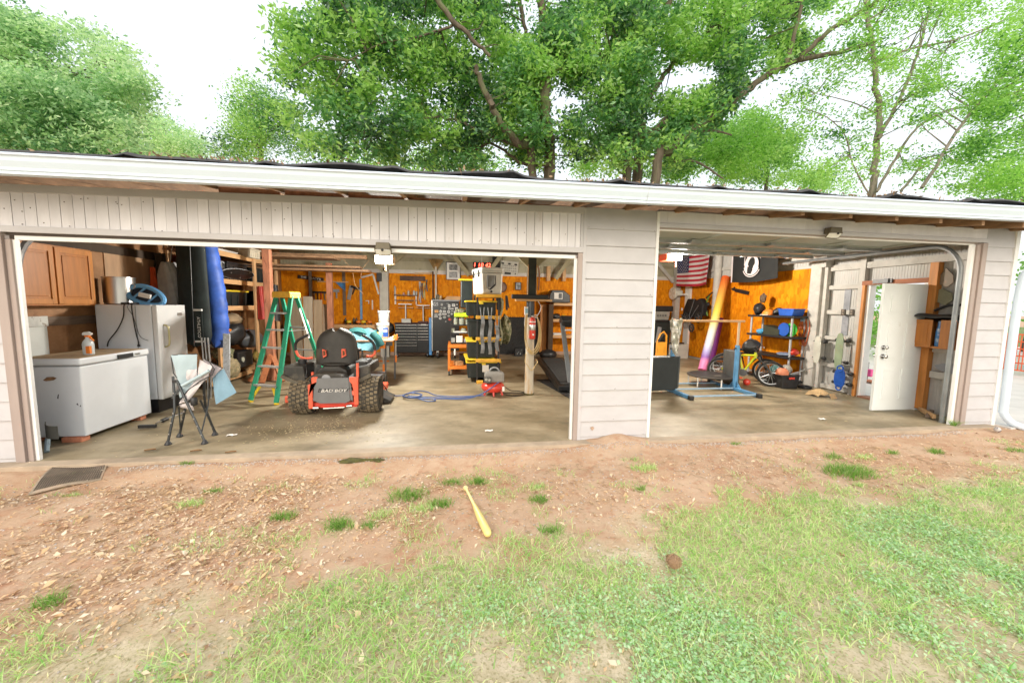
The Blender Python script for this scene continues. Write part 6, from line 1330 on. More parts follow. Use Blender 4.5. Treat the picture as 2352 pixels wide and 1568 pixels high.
for x, lab in ((2.85,'left pine bracket high on the back wall'),(3.35,'right pine bracket high on the back wall')): S('wall_bracket', MB().bx(x,x+.1,7.5,7.68,2.35,2.8), PINE, lab, 'bracket')
# ---------------------------------------------------------------- yellow cornered rack
rk = T('storage_rack', 'black storage rack with orange yellow shelf ends loaded with totes', 'rack', (.67,3.85,0))
for z in (.0,.435,.87,1.30,1.725):
    P('bumper', MB().bx(.41,.915,3.29,3.33,z,z+.065) if z > 0 else MB().bx(.43,.56,3.29,3.33,0,.065), ORANGEB, rk, bevel=.006)
    P('shelf_board', MB().bx(.42,.91,3.33,4.5,z+.01,z+.05), BLACKP, rk)
for x in (.44,.87):
    for y in (3.31,4.46): P('upright', MB().bx(x-.018,x+.018,y+.022,y+.058,0,1.73), BLACKP, rk)
crate('storage_tote', 'black tote with yellow lid at the bottom of the rack', 'tote', .24,.92,3.42,4.3,.09,.43, TOTEM, YELLOWP); P('label_sheet', MB().bx(.55,.68,3.40,3.414,.22,.36), PAPER, COL.objects[-1].parent if False else [o for o in COL.objects if o.get('label') == 'black tote with yellow lid at the bottom of the rack'][0])
S('tote_lid', MB().box((.55,3.8,.475),(.70,.9,.03),(.0,.02,.03)), YELLOWP, 'loose yellow tote lid lying on the bottom tote', 'lid', bevel=.008)
crate('storage_tote', 'black tote with yellow lid on the second shelf of the rack', 'tote', .24,.82,3.42,4.3,.51,.86, TOTEM, YELLOWP)
crate('storage_tote', 'black tote with black lid on the third shelf of the rack', 'tote', .26,.80,3.42,4.3,.925,1.28, TOTEM)
crate('storage_tote', 'black tote with yellow lid on the fourth shelf of the rack', 'tote', .22,.82,3.42,4.3,1.355,1.66, TOTEM, YELLOWP)
cl_ = T('ice_chest', 'big off white hard cooler on top of the rack', 'cooler', (0,0,0)); IVORY = mat('ivory_plastic', (.68,.67,.62), .4, var=.04)
P('body', MB().prism([(-.205,.0),(.205,.0),(.225,.42),(-.225,.42)], 'Y', -.36, .36), IVORY, cl_, bevel=.03); P('lid', MB().bx(-.235,.235,-.375,.375,.425,.53), IVORY, cl_, bevel=.025); P('lid_groove', MB().bx(-.237,.237,-.377,.377,.455,.463), GREYP, cl_)
P('rope_handle', MB().tube([(-.10,-.375,.37),(-.10,-.39,.12),(-.07,-.395,.09),(-.04,-.395,.10),(.06,-.395,.20),(.06,-.375,.37)], .009, 8), BLACKP, cl_, smooth=True); P('grip', MB().tube([(-.05,-.397,.095),(.055,-.397,.19)], .016, 8), BLACKP, cl_, smooth=True); P('drain_plug', MB().cyl((-.02,-.385,.05),(-.02,-.36,.05),.022), BLACKP, cl_, smooth=True)
P('handle_recess', MB().bx(-.085,.045,-.362,-.358,.14,.37), GREYP, cl_)
for y in (-.2,.2): P('latch', MB().bx(-.25,-.235,y-.03,y+.03,.34,.48), BLACKP, cl_, bevel=.004)
cl_.location = (.66,3.72,1.792); cl_.rotation_euler = (0,0,.20)
for i, (x, z0, z1, lab) in enumerate(((.535,.62,1.53,'grey webbing sling on the rack front, leftmost of three'),(.685,.60,1.53,'grey webbing sling on the rack front, middle of three'),(.83,.66,1.36,'grey webbing sling on the rack front, rightmost of three'))):
    o = T('webbing_sling', lab, 'sling', (x,3.25,z0), 'slings hanging on the rack front'); STR = mat('grey_webbing', (.24,.25,.26), .8, var=.2, sc=14)
    P('strap', MB().grid(lambda u, v: (x-.035+.07*u+.012*math.sin(9*v+i), 3.255-.025*math.sin(3.1416*v)-.012*math.sin(17*v), z0+(z1-.18-z0)*v), 6, 24, t=.012), STR, o, smooth=True)
    P('cords', MB().tube([(x-.02,3.24,z1-.2),(x-.045,3.25,z1)], .009, 6).tube([(x+.02,3.24,z1-.2),(x+.035,3.25,z1)], .009, 6), STR, o, kind='stuff')
    P('buckle', MB().box((x,3.235,z1-.2),(.07,.02,.03)), GREYP, o); P('tail', MB().bar((x+.03,3.22,z0+.25),(x+.09,3.22,z0+.30),.02,.012), STR, o)
S('camo_netting', MB().grid(lambda u, v: (.93+.10*u+.03*math.sin(9*v), 3.6+.5*u, .75+.95*v+.04*math.sin(7*u)), 10, 20, t=.02), CAMO, 'camouflage cloth hanging on the right side of the rack', 'cloth', smooth=True)
lump('camo_jacket', 'camouflage jacket bundled behind the right side of the rack', 'jacket', (1.12,4.3,1.0), (.13,.3,.32), CAMO, .22, 31)
for i, x in enumerate((1.06,1.14,1.3)):
    S('hanging_clamp', MB().bar((x,5.5,1.82),(x+.02,5.5,1.45),.05,.04).bar((x+.02,5.5,1.80),(x+.07,5.5,1.50),.03,.03), BLACKP, ['black clamp left of the soundbar, nearest the rack','black clamp left of the soundbar, middle of three','black clamp left of the soundbar, nearest the post'][i], 'clamp', 'black clamps hung between rack and post')
cn = T('canister_shelf', 'black tote standing upright behind the white cooler', 'tote', (.2,4.5,1.7)); P('body', MB().bx(.13,.40,4.6,5.0,1.5,2.12), TOTEM, cn, bevel=.02); P('lid', MB().bx(.08,.42,4.58,5.02,2.12,2.16), YELLOWP, cn, bevel=.01)
# orange cart
oc = T('service_cart', 'orange steel service cart on casters left of the rack', 'cart', (.1,4.65,0))
for x in (-.13,.36):
    for y in (4.24,5.05):
        P('leg', MB().bx(x-.025,x+.025,y,y+.05,.1,.68), ORANGE, oc, bevel=.004); P('caster', MB().cyl((x-.02,y+.02,.05),(x+.02,y+.02,.05),.05,n=16), BLACKP, oc, smooth=True)
for z in (.14,.62): P('tray', MB().bx(-.155,.385,4.22,5.12,z,z+.065), ORANGE, oc, bevel=.004)
P('tag', MB().bx(-.02,.01,4.205,4.218,.46,.60), PAPER, oc)
S('wood_block', MB().box((.08,4.4,.255),(.16,.18,.09),(0,0,.4)), PINE, 'block of pale wood on the lower tray of the orange cart', 'wood block'); S('cart_box', MB().bx(.1,.34,4.5,4.9,.207,.42), BLACKP, 'black box on the lower tray of the orange cart', 'box')
og = T('parts_organizer', 'small dark rack of trays on top of the orange cart', 'rack', (.1,4.6,.685))
for z in (.70,.92,1.10): P('shelf_board', MB().bx(-.10,.33,4.4,4.9,z,z+.02), BLACKP, og)
for x in (-.10,.32): P('upright', MB().bx(x,x+.015,4.42,4.45,.69,1.32), BLACKP, og)
S('lime_case', MB().prism([(-.02,1.30),(.30,1.30),(.30,1.37),(.25,1.40),(-.02,1.38)], 'Y', 4.4, 4.6), mat('lime_plastic', (.45,.65,.02), .4), 'lime green tool case on top of the small dark rack', 'case', bevel=.006); S('camouflage_hat', MB().ell((.13,4.5,1.42),(.13,.12,.07)), CAMO, 'camouflage cap on the lime green case', 'cap', smooth=True)
GLS = mat('jar_glass', (.35,.37,.3), .12, var=.2, sc=10)
for i, (x, z, r, h, lab) in enumerate(((.02,1.122,.05,.16,'glass jar at the left on the top tray of the small rack'),(.16,1.122,.07,.17,'large glass jar in the middle of the top tray'),(.28,1.122,.045,.15,'glass jar at the right on the top tray'),(-.04,.942,.045,.10,'pale jar at the left on the middle tray'),(.20,.942,.07,.10,'clear bowl on the middle tray'))):
    S('glass_jar', MB().lathe([(r*.9,z),(r,z+.01),(r,z+h*.75),(r*.7,z+h*.82),(r*.75,z+h)], (x,4.5,0), 14), GLS, lab, 'jar', 'jars on the small dark rack', smooth=True)
for i, (x, z, w_, h_, m_, lab) in enumerate(((-.05,.722,.10,.10,SG,'grey tray at the left on the bottom shelf of the small rack'),(.10,.722,.14,.15,PAPER,'white printed box on the bottom shelf of the small rack'),(.26,.722,.12,.08,GREYP,'grey box at the right on the bottom shelf of the small rack'),(.12,.942,.3,.03,SW,'flat white tray on the middle shelf of the small rack'))):
    S('small_box', MB().bx(x-w_/2,x+w_/2,4.42,4.6,z,z+h_), m_, lab, 'box', bevel=.004)
# ---------------------------------------------------------------- post with extinguisher, compressor, exercise machine
po = T('wooden_post', 'round weathered post with a shelf, standing in the middle of the floor', 'post', (1.31,2.33,0))
P('shaft', MB().tube([(1.31,2.33,0),(1.31,2.33,.3),(1.312,2.33,.9),(1.315,2.33,1.70)], [.083,.078,.075,.066], 18), mat('weathered_post', (.52,.47,.38), .8, var=.15, sc=5, st=(3,3,.4), bump=.2, c3=(.42,.25,.10), sc3=2.5, lo3=.52, hi3=.62), po, smooth=True)
P('metal_sleeve', MB().cyl((1.31,2.33,1.38),(1.31,2.33,1.66),.074,n=18), mat('dark_sleeve', (.05,.055,.06), .25, .6, var=.5, sc=5), po, smooth=True); P('upper_post', MB().bx(1.255,1.395,2.30,2.42,1.70,2.62), mat('dark_green_timber', (.035,.04,.03), .7, var=.3), po, bevel=.004); P('edge_strip', MB().bx(1.245,1.256,2.28,2.30,1.75,2.28).bx(1.394,1.404,2.28,2.30,1.75,2.28), PINE, po, kind='stuff')
P('shelf_board', MB().bx(1.03,1.66,2.18,2.32,1.655,1.69), PINE, po, bevel=.003); P('moss_ring', MB().torus((1.31,2.33,.012),.082,.014), mat('moss_ring', (.10,.09,.03), .95), po)
S('soundbar', MB().bx(.96,1.60,2.19,2.28,1.692,1.768), mat('soundbar_black', (.02,.022,.022), .6), 'long black soundbar on the shelf of the round post', 'soundbar', bevel=.012)
ex = T('fire_extinguisher', 'red and silver fire extinguisher strapped to the round post', 'fire extinguisher', (1.32,2.2,1.0))
P('cylinder', MB().lathe([(.03,1.0),(.052,1.01),(.054,1.03),(.054,1.32),(.045,1.36),(.02,1.385)], (1.325,2.20,0), 20), REDE, ex, smooth=True); P('silver_band', MB().lathe([(.0548,1.16),(.0552,1.161),(.0552,1.25),(.0548,1.251)], (1.325,2.20,0), 20), STAINLESS, ex, smooth=True); P('white_ring', MB().lathe([(.0548,1.295),(.0555,1.296),(.0555,1.31),(.0548,1.311)], (1.325,2.20,0), 20), PAPER, ex); P('label_disc', MB().cyl((1.33,2.143,1.085),(1.33,2.147,1.085),.017), PAPER, ex)
P('lever', MB().bar((1.30,2.2,1.40),(1.42,2.19,1.43),.03,.008).bar((1.30,2.2,1.395),(1.42,2.19,1.365),.03,.008), WHITEP, ex, kind='stuff')
hs = T('coiled_cable', 'pale yellow cord hanging in long loops around the round post', 'cord', (1.31,2.2,.5)); HM = mat('cord_yellow', (.55,.40,.18), .6, var=.15)
for i, (xl, xr, zt, zb) in enumerate(((1.21,1.44,1.5,.80),(1.195,1.465,1.45,.76),(1.20,1.48,1.42,.735),(1.22,1.45,1.48,.77),(1.21,1.43,.75,.46))):
    P('loop', MB().tube(smoothpath([(xl+.02,2.24,zt),(xl,2.2,(zt+zb)/2),(xl+.03,2.19,zb+.10),((xl+xr)/2,2.18,zb),(xr-.03,2.19,zb+.10),(xr,2.2,(zt+zb)/2),(xr-.03,2.24,zt-.1)],6), .0075, 6), HM, hs, smooth=True)
lb = T('switch_box', 'small white box with a blue tag beside the post, under the soundbar', 'switch', (1.21,2.2,1.4)); P('case', MB().bx(1.185,1.245,2.2,2.24,1.42,1.56), PAPER, lb, bevel=.005); P('tag', MB().bx(1.195,1.24,2.193,2.199,1.45,1.53), mat('tag_blue', (.25,.45,.55), .5), lb); P('lead', MB().tube(smoothpath([(1.20,2.22,1.42),(1.19,2.22,1.3),(1.20,2.22,1.2),(1.22,2.22,1.35)],4), .006, 5).tube(smoothpath([(1.40,2.2,1.68),(1.47,2.2,1.55),(1.42,2.22,1.42),(1.38,2.24,1.38)],4), .006, 5), PAPER, lb, kind='stuff')
cp_ = T('air_compressor', 'red pancake air compressor with grey motor cover on the floor', 'compressor', (.66,2.35,0))
P('tank', MB().lathe([(.05,.055),(.16,.065),(.20,.11),(.205,.14),(.195,.18),(.15,.215),(.05,.225)], (.665,2.38,0), 28), REDE, cp_, smooth=True); P('motor_cover', MB().bx(.52,.86,2.28,2.5,.225,.40), mat('cover_grey', (.26,.25,.23), .5), cp_, bevel=.035); P('gauge_block', MB().bx(.50,.62,2.18,2.29,.24,.34), mat('gauge_dark', (.08,.075,.065), .45, var=.5, sc=30), cp_, bevel=.01)
P('gauge', MB().cyl((.53,2.165,.31),(.53,2.19,.31),.025).cyl((.585,2.165,.30),(.585,2.19,.30),.022), CHROME, cp_, kind='stuff'); P('carry_handle', MB().tube(arc((.69,2.39,.39),.09,15,165,8), .014, 8), GREYP, cp_, smooth=True)
for a in (3.7,4.71,5.8,1.5): P('foot', MB().tube([(.665+.15*math.cos(a),2.38+.15*math.sin(a),.08),(.665+.18*math.cos(a),2.38+.18*math.sin(a),.02),(.665+.185*math.cos(a),2.38+.185*math.sin(a),0)], .018, 8), REDE, cp_, smooth=True)
P('label_sheet', MB().bx(.815,.855,2.22,2.24,.09,.17), PAPER, cp_)
BH = mat('air_hose_blue', (.07,.12,.30), .5, var=.15)
ah = T('air_hose', 'blue air hose lying in loops between mower and compressor', 'hose', (-.4,2.3,0))
def hz(pts): return smoothpath([(x,y,z) for x,y,z in pts], 7)
P('hose_run', MB().tube(hz([(.62,2.22,.16),(.45,2.16,.06),(.1,2.1,.015),(-.3,2.2,.012),(-.65,2.28,.012),(-.8,2.35,.012)]), .009, 6).tube(hz([(.75,2.18,.26),(.5,2.12,.1),(.2,2.02,.02),(-.2,2.08,.014),(-.55,2.12,.014),(-.72,2.2,.02)]), .009, 6).tube(hz([(.5,2.18,.03),(.1,2.18,.02),(-.3,2.32,.012),(-.5,2.62,.012),(-.7,2.7,.012),(-.88,2.4,.012)]), .009, 6), BH, ah, smooth=True, kind='stuff')
P('hose_knot', MB().tube(hz([(-.88,2.3,.014),(-.75,2.1,.03),(-.58,2.14,.03),(-.6,2.34,.04),(-.78,2.38,.045),(-.86,2.2,.05),(-.7,2.06,.05),(-.55,2.22,.05),(-.72,2.4,.055),(-.9,2.3,.03),(-1.02,2.36,.014)]), .010, 6).tube(hz([(-.6,2.1,.02),(-.45,1.95,.012),(-.32,1.96,.012),(-.36,2.08,.012),(-.55,2.14,.02)]), .009, 6), BH, ah, smooth=True, kind='stuff'); P('hose_end', MB().tube(hz([(-1.02,2.36,.014),(-1.12,2.42,.04),(-1.18,2.5,.10),(-1.22,2.4,.22)]), .009, 6), BLACKP, ah, smooth=True)
pc = T('power_cable', 'dark cord running from the compressor to the round post', 'cord', (1.05,2.35,0)); P('cable', MB().tube(hz([(.85,2.45,.15),(1.0,2.55,.03),(1.15,2.55,.012),(1.24,2.45,.012)]), .007, 6).tube(hz([(.85,2.36,.02),(1.0,2.38,.02),(1.15,2.34,.02),(1.23,2.36,.02)]), .008, 6).tube(hz([(.86,2.3,.012),(.98,2.2,.012),(1.12,2.2,.012),(1.23,2.28,.012)]), .007, 6), BLACKP, pc, kind='stuff')
fm_ = T('floor_mat', 'black rubber floor mat behind the pillar', 'mat', (2.4,2.8,0)); P('sheet', MB().prism([(1.72,3.62),(1.96,1.88),(3.2,1.88),(3.2,3.62)], 'Z', .002, .010), RUBBER, fm_)
em = T('exercise_machine', 'black treadmill with folded grey uprights behind the pillar', 'treadmill', (2.2,2.8,.01))
P('deck', MB().prism([(2.35,.04),(4.15,.28),(4.15,.40),(2.35,.13)], 'X', 1.86, 2.46), BLACKG, em, bevel=.01); P('belt', MB().prism([(2.45,.146),(4.05,.393),(4.05,.398),(2.45,.15)], 'X', 1.94, 2.38), RUBBER, em)
for x in (2.10,2.62): P('upright', MB().bar((x+.04,2.5,.02),(x-.03,2.95,1.25),.085,.05,up=(0,1,0)), mat('machine_grey', (.15,.16,.165), .4), em, bevel=.01)
P('console', MB().box((2.36,3.0,1.28),(.62,.25,.16),(.4,0,0)), BLACKP, em, bevel=.03); P('crossbar', MB().cyl((2.1,2.85,1.12),(2.62,2.85,1.12),.015), PAPER, em); P('frame_foot', MB().bx(2.05,2.75,2.35,2.5,.011,.09), BLACKP, em, bevel=.01); P('bolt', MB().ell((2.17,2.6,.72),(.02,.02,.02),8,5), CHROME, em)
P('power_lead', MB().tube(smoothpath([(2.2,7.0,1.3),(2.05,5.5,.6),(1.9,4.2,.3),(1.95,3.0,.03),(2.1,2.4,.02)],8), .007, 5), BLACKP, em)
# ---------------------------------------------------------------- right bay
# flags hung under the roof along the side wall
FRED = mat('flag_red', (.42,.02,.04), .8, var=.1); FWH = mat('flag_white', (.62,.56,.56), .8, var=.05); FBL = mat('flag_blue', (.02,.03,.10), .8, var=.1)
fl_ = T('striped_flag', 'American flag with red and white stripes hanging in the right bay', 'flag', (7.0,6.4,2.27))
def us(u, v):
    return (7.02-.05*math.sin(6*u+1)*v+.03*math.sin(11*u), 7.12-1.50*u+.04*(1-v)*(1-2*u), 3.12-.02*u-.86*v-.035*math.sin(math.pi*u)*v)
P('cloth', MB().grid(us, 40, 26, mi=lambda i, j: 2 if (i < 16 and j < 14) else (0 if (j//2) % 2 == 0 else 1), t=.004), [FRED, FWH, FBL], fl_, smooth=True)
stm = MB()
for r_ in range(9):
    for c_ in range(6 if r_ % 2 == 0 else 5):
        p = Vector(us((.025+.065*c_+(.0325 if r_ % 2 else 0))*1.0, .04+.055*r_)); stm.prism([(p.y+(.017 if k % 2 == 0 else .007)*math.sin(k*math.pi/5), p.z+(.017 if k % 2 == 0 else .007)*math.cos(k*math.pi/5)) for k in range(10)], 'X', p.x-.012, p.x-.006)
P('star', stm, FWH, fl_, kind='stuff'); P('flag_pole', MB().cyl((6.9,7.2,3.15),(6.9,5.5,3.13),.012).bar((6.9,6.3,3.13),(6.85,6.2,3.5),.02,.02), BLACKP, fl_, kind='stuff')
pf = T('black_flag', 'black flag with a white disc and dark head silhouette hanging in the right bay', 'flag', (7.0,3.98,2.24))
BF = mat('flag_black', (.010,.011,.011), .75, var=.2)
def pw(u, v): return (7.0-.03*math.sin(5*u)*v, 4.66-1.38*u+.02*(1-v), 2.95-.71*v-.03*math.sin(math.pi*u)*v+.06*max(0,u-.6)*v)
P('cloth', MB().grid(pw, 30, 14, t=.004), BF, pf, smooth=True)
P('hem', MB().grid(lambda u, v: Vector(pw(-.02+.03*u, v))+Vector((-.004,0,0)), 2, 10, t=.006), FWH, pf)
def emb(cy_, cz_, ry, rz_, x, m_, nm, seg=28, a0=0, a1=360, th=None):
    pts = [(cy_+ry*math.cos(math.radians(a0+(a1-a0)*k/seg)), cz_+rz_*math.sin(math.radians(a0+(a1-a0)*k/seg))) for k in range(seg+(0 if a1-a0 == 360 else 1))]
    if th: pts = pts+[(cy_+(ry-th)*math.cos(math.radians(a0+(a1-a0)*k/seg)), cz_+(rz_-th)*math.sin(math.radians(a0+(a1-a0)*k/seg))) for k in range(seg, -1, -1)]
    P(nm, MB().prism(pts, 'X', x-.004, x), m_, pf)
xE = 6.955
emb(3.985,2.615,.215,.235,xE,FWH,'emblem_disc'); P('emblem_head', MB().prism([(3.965-.105*math.sin(a)*(1 if math.cos(a) > -.2 else .75)+.02*(1-math.cos(a)), 2.63+.16*math.cos(a)) for a in [6.2832*k/24 for k in range(24)]], 'X', xE-.008, xE-.0042).prism([(4.10,2.42),(3.98,2.40),(3.93,2.50),(3.99,2.56),(4.10,2.58)], 'X', xE-.009, xE-.0082), BF, pf, kind='stuff')
emb(3.985,2.60,.235,.235,xE-.001,FWH,'emblem_wreath',24,195,350,.022); emb(3.985,2.60,.285,.275,xE-.001,FWH,'emblem_motto',24,205,335,.022)
P('emblem_letters', MB().bx(xE-.004,xE,4.20,4.215,2.62,2.84).bx(xE-.004,xE,3.72,3.735,2.74,2.84).bx(xE-.004,xE,4.12,4.135,2.74,2.84), FWH, pf, kind='stuff')
# fan, stroller, toys on the side wall
fn = T('wall_fan', 'white round wall fan at the far end of the right bay', 'fan', (7.1,7.3,1.8))
P('guard', MB().torus((7.05,7.40,2.03),.20,.012,'X',28,6).lathe([(.01,-.03),(.19,-.03),(.20,0),(.19,.06),(.06,.10),(.01,.10)], (7.05,7.40,2.03), 24, 'X'), mat('fan_ivory', (.64,.62,.54), .5), fn, smooth=True)
for k in range(5): P('blade', MB().prism([(7.40+.03*math.cos(k*1.257),2.03+.03*math.sin(k*1.257)),(7.40+.16*math.cos(k*1.257-.25),2.03+.16*math.sin(k*1.257-.25)),(7.40+.16*math.cos(k*1.257+.25),2.03+.16*math.sin(k*1.257+.25))], 'X', 7.005, 7.012), WHITEP, fn)
P('motor', MB().bx(7.1,7.28,7.2,7.34,1.95,2.13), MATS['fan_ivory'], fn, bevel=.03); P('bracket', MB().bx(7.2,7.33,7.0,7.2,1.96,2.02), WHITEP, fn)
st = T('stroller', 'folded black three wheeled stroller hung on the side wall', 'stroller', (7.1,6.3,.85))
BLKC = mat('stroller_black', (.012,.011,.012), .7, var=.3)
P('canopy', MB().grid(lambda u, v: (7.12+.12*math.sin(math.pi*u)*-1, 6.72-.85*u+.05*math.sin(9*v), 1.35+.5*v+.03*math.sin(8*u)-.12*v*abs(2*u-1)), 16, 10, t=.03), BLKC, st, smooth=True)
P('seat_sling', MB().prism([(6.75,1.5),(6.55,1.85),(6.35,1.83),(6.2,1.78),(5.95,1.86),(5.80,1.7),(5.82,1.35),(6.2,1.3),(6.75,1.22)], 'X', 7.02, 7.2), BLKC, st, bevel=.03)
for y, z, r in ((6.55,1.28,.16),(5.9,1.30,.16),(6.2,.98,.13)):
    w_ = P('wheel', MB().torus((6.98,y,z),r-.025,.025,'X',26,8), RUBBER, st, smooth=True); sp_ = MB()
    for k in range(5): sp_.bar((6.98,y,z),(6.98,y+(r-.03)*math.cos(k*1.257),z+(r-.03)*math.sin(k*1.257)),.012,.02)
    P('spoke', sp_, DGREY, w_, kind='stuff')
P('frame_tube', MB().tube([(6.97,6.75,1.35),(6.96,6.3,1.2),(6.96,5.9,1.65)], .015, 8).tube([(6.96,6.1,1.85),(6.95,6.3,1.35),(6.97,6.2,1.0)], .013, 8), DGREY, st, smooth=True, kind='stuff'); P('white_buckle', MB().box((6.93,6.66,1.53),(.02,.05,.08)), WHITEP, st)
tg = T('foam_tube', 'long foam tube fading from pink over white to orange, leaning on the side wall', 'foam tube', (6.0,4.2,0))
RB = bpy.data.materials.new('rainbow_foam'); RB.use_nodes = True; n_ = RB.node_tree.nodes; l_ = RB.node_tree.links; b_ = n_['Principled BSDF']; b_.inputs['Roughness'].default_value = .6
tcn = n_.new('ShaderNodeTexCoord'); sxn = n_.new('ShaderNodeSeparateXYZ'); mrn = n_.new('ShaderNodeMapRange'); mrn.inputs[1].default_value = 0; mrn.inputs[2].default_value = 2.4; crn = n_.new('ShaderNodeValToRGB')
l_.new(tcn.outputs['Object'], sxn.inputs[0]); l_.new(sxn.outputs[2], mrn.inputs[0]); l_.new(mrn.outputs[0], crn.inputs[0]); l_.new(crn.outputs[0], b_.inputs['Base Color'])
els = crn.color_ramp.elements; els[0].position = 0; els[0].color = (.75,.17,.45,1); els[1].position = 1; els[1].color = (.72,.12,.02,1)
for p_, c_ in ((.12,(.68,.24,.46)),(.16,(.24,.10,.38)),(.21,(.34,.30,.56)),(.28,(.52,.53,.62)),(.42,(.58,.60,.54)),(.50,(.58,.55,.22)),(.62,(.64,.54,.08)),(.80,(.68,.36,.06))):
    e_ = els.new(p_); e_.color = (*c_,1)
P('tube', MB().tube([(6.0,4.2,.06),(6.6,4.68,1.22),(7.2,5.17,2.40)], .098, 18), RB, tg, smooth=True)
S('foam_tube', MB().tube([(7.0,5.30,.05),(7.18,5.26,1.32)], .10, 16), mat('purple_foam', (.15,.02,.20), .5, var=.1), 'purple foam tube leaning behind the multicoloured tube', 'foam tube', smooth=True)
S('base_trim', MB().bx(7.1,7.30,4.95,5.7,.0,.07), BLACKP, 'black bar lying on the floor at the foot of the side wall', 'bar')
gn = T('toy_rifle', 'black toy rifle hung on the strand board by the black flag', 'toy', (7.35,4.8,2.0)); P('stock', MB().bar((7.36,5.10,2.10),(7.36,4.85,2.02),.03,.05), BLACKP, gn); P('receiver', MB().bar((7.36,4.95,2.06),(7.36,4.50,1.97),.04,.09), BLACKP, gn, bevel=.005); P('sight', MB().bar((7.36,5.03,2.13),(7.36,5.0,2.10),.02,.05), BLACKP, gn)
bt2 = T('toy_bow', 'green and black toy bow hanging on the round white stud', 'toy', (7.2,5.6,1.3)); P('limb', MB().tube(smoothpath([(7.18,5.75,1.95),(7.18,5.85,1.75),(7.18,5.85,1.55),(7.18,5.78,1.35)],5), .02, 6), mat('toy_green', (.12,.22,.03), .5), bt2); P('grip', MB().bar((7.17,5.88,1.86),(7.17,5.62,2.02),.03,.03).ell((7.17,5.78,1.68),(.05,.06,.06)), BLACKP, bt2, kind='stuff')
# back right corner: bins, dolly, board
wb = T('wheeled_bin', 'dark wheeled bin in the back corner of the right bay', 'bin', (6.4,7.0,0))
P('body', MB().prism([(6.10,.0),(6.62,.0),(6.70,1.12),(6.04,1.12)], 'Y', 6.8, 7.4), TOTEM, wb, bevel=.02); P('lid', MB().bx(6.0,6.75,6.76,7.44,1.12,1.18), BLACKP, wb, bevel=.015); P('wheel', MB().cyl((6.02,7.35,.12),(6.08,7.35,.12),.12,n=18), BLACKP, wb)
P('grey_panel', MB().prism([(6.16,.45),(6.30,.42),(6.36,.95),(6.24,.98)], 'Y', 6.78, 6.798), GREYP, wb)
tb2 = T('storage_bin', 'grey bin with a black lid stacked on the dark wheeled bin', 'bin', (6.4,7.1,1.18)); P('body', MB().prism([(6.12,1.182),(6.62,1.182),(6.66,1.45),(6.08,1.45)], 'Y', 6.85, 7.35), mat('bin_grey', (.26,.25,.22), .6), tb2, bevel=.015); P('lid', MB().bx(6.0,6.74,6.8,7.4,1.45,1.62), BLACKP, tb2, bevel=.03); [P('print', MB().bx(6.22+.085*k,6.28+.085*k,6.842,6.846,1.29,1.35), mat('bin_print', (.10,.10,.09), .7), tb2) for k in range(4)]
dl = T('hand_truck', 'orange yellow hand truck standing before the bins', 'hand truck', (5.7,5.5,0))
P('frame', MB().tube([(5.50,5.5,.1),(5.52,5.52,.62),(5.62,5.55,.84),(5.74,5.57,.90),(5.82,5.58,.80),(5.84,5.58,.10)], .028, 8), mat('truck_yellow', (.75,.33,.03), .45), dl, smooth=True); P('panel', MB().prism([(5.52,.1),(5.82,.1),(5.80,.62),(5.56,.62)], 'Y', 5.53, 5.55), MATS['truck_yellow'], dl); P('toe_plate', MB().bx(5.46,5.88,5.25,5.55,.0,.02), DGREY, dl); P('grip', MB().tube([(5.55,5.5,.65),(5.70,5.52,.86)], .034, 8), BLACKP, dl, smooth=True); P('wheel', MB().cyl((5.44,5.6,.1),(5.49,5.6,.1),.1,n=18), BLACKP, dl); P('wheel', MB().cyl((5.85,5.6,.1),(5.90,5.6,.1),.1,n=18), BLACKP, dl)
S('white_sheet', MB().bx(6.55,7.19,6.6,6.63,.0,.46), mat('grey_white_sheet', (.50,.50,.47), .6, var=.08), 'pale board standing on the floor behind the bar frame', 'board'); S('dark_rail', MB().bx(5.9,7.0,6.55,6.6,.465,.50), BLACKP, 'dark bar lying along the top of the pale board', 'bar')
# gymnastics bar
gb = T('gymnastics_bar', 'light blue steel gymnastics bar frame with a wooden rail', 'gymnastics bar', (4.7,2.3,0))
BLF = mat('frame_blue', (.10,.28,.50), .35, var=.15, coat=.2)
for x, y0, y1 in ((4.03,1.64,2.96),(5.37,1.66,3.06)):
    P('base_rail', MB().bar((x,y0+.07,.035),(x,y1-.07,.035),.065,.06), BLF, gb, bevel=.006)
    for y in (y0+.03, y1-.03): P('end_cap', MB().bx(x-.038,x+.038,y-.04,y+.04,0,.075), BLACKP, gb, bevel=.008)
    P('lower_upright', MB().bx(x-.03,x+.03,2.27,2.33,.06,.88), BLF, gb, bevel=.004); P('upper_upright', MB().cyl((x,2.3,.88),(x,2.3,1.33),.022,n=12), mat('upright_pale', (.62,.48,.32), .4), gb, smooth=True)
    for s_ in (-1,1): P('gusset', MB().prism([(2.3+s_*.03,.06),(2.3+s_*.16,.066),(2.3+s_*.03,.20)], 'X', x-.006, x+.006), BLF, gb)
    P('lock_pin', MB().cyl((x-.05,2.3,.82),(x+.05,2.3,.82),.015,n=10), BLACKP, gb)
for y in (1.74,2.3,2.80): P('cross_tube', MB().cyl((4.05,y,.045),(5.35,y,.045),.018,n=12), mat('cross_tube_pale', (.36,.50,.64), .25, .4), gb, smooth=True)
P('bar', MB().cyl((3.98,2.3,1.34),(5.48,2.3,1.34),.021,n=14), mat('bar_maple', (.68,.42,.22), .4), gb, smooth=True)
pb = T('plastic_wrap', 'crumpled clear plastic wrap over the left end of the gymnastics bar', 'plastic wrap', (4.05,2.28,.7))
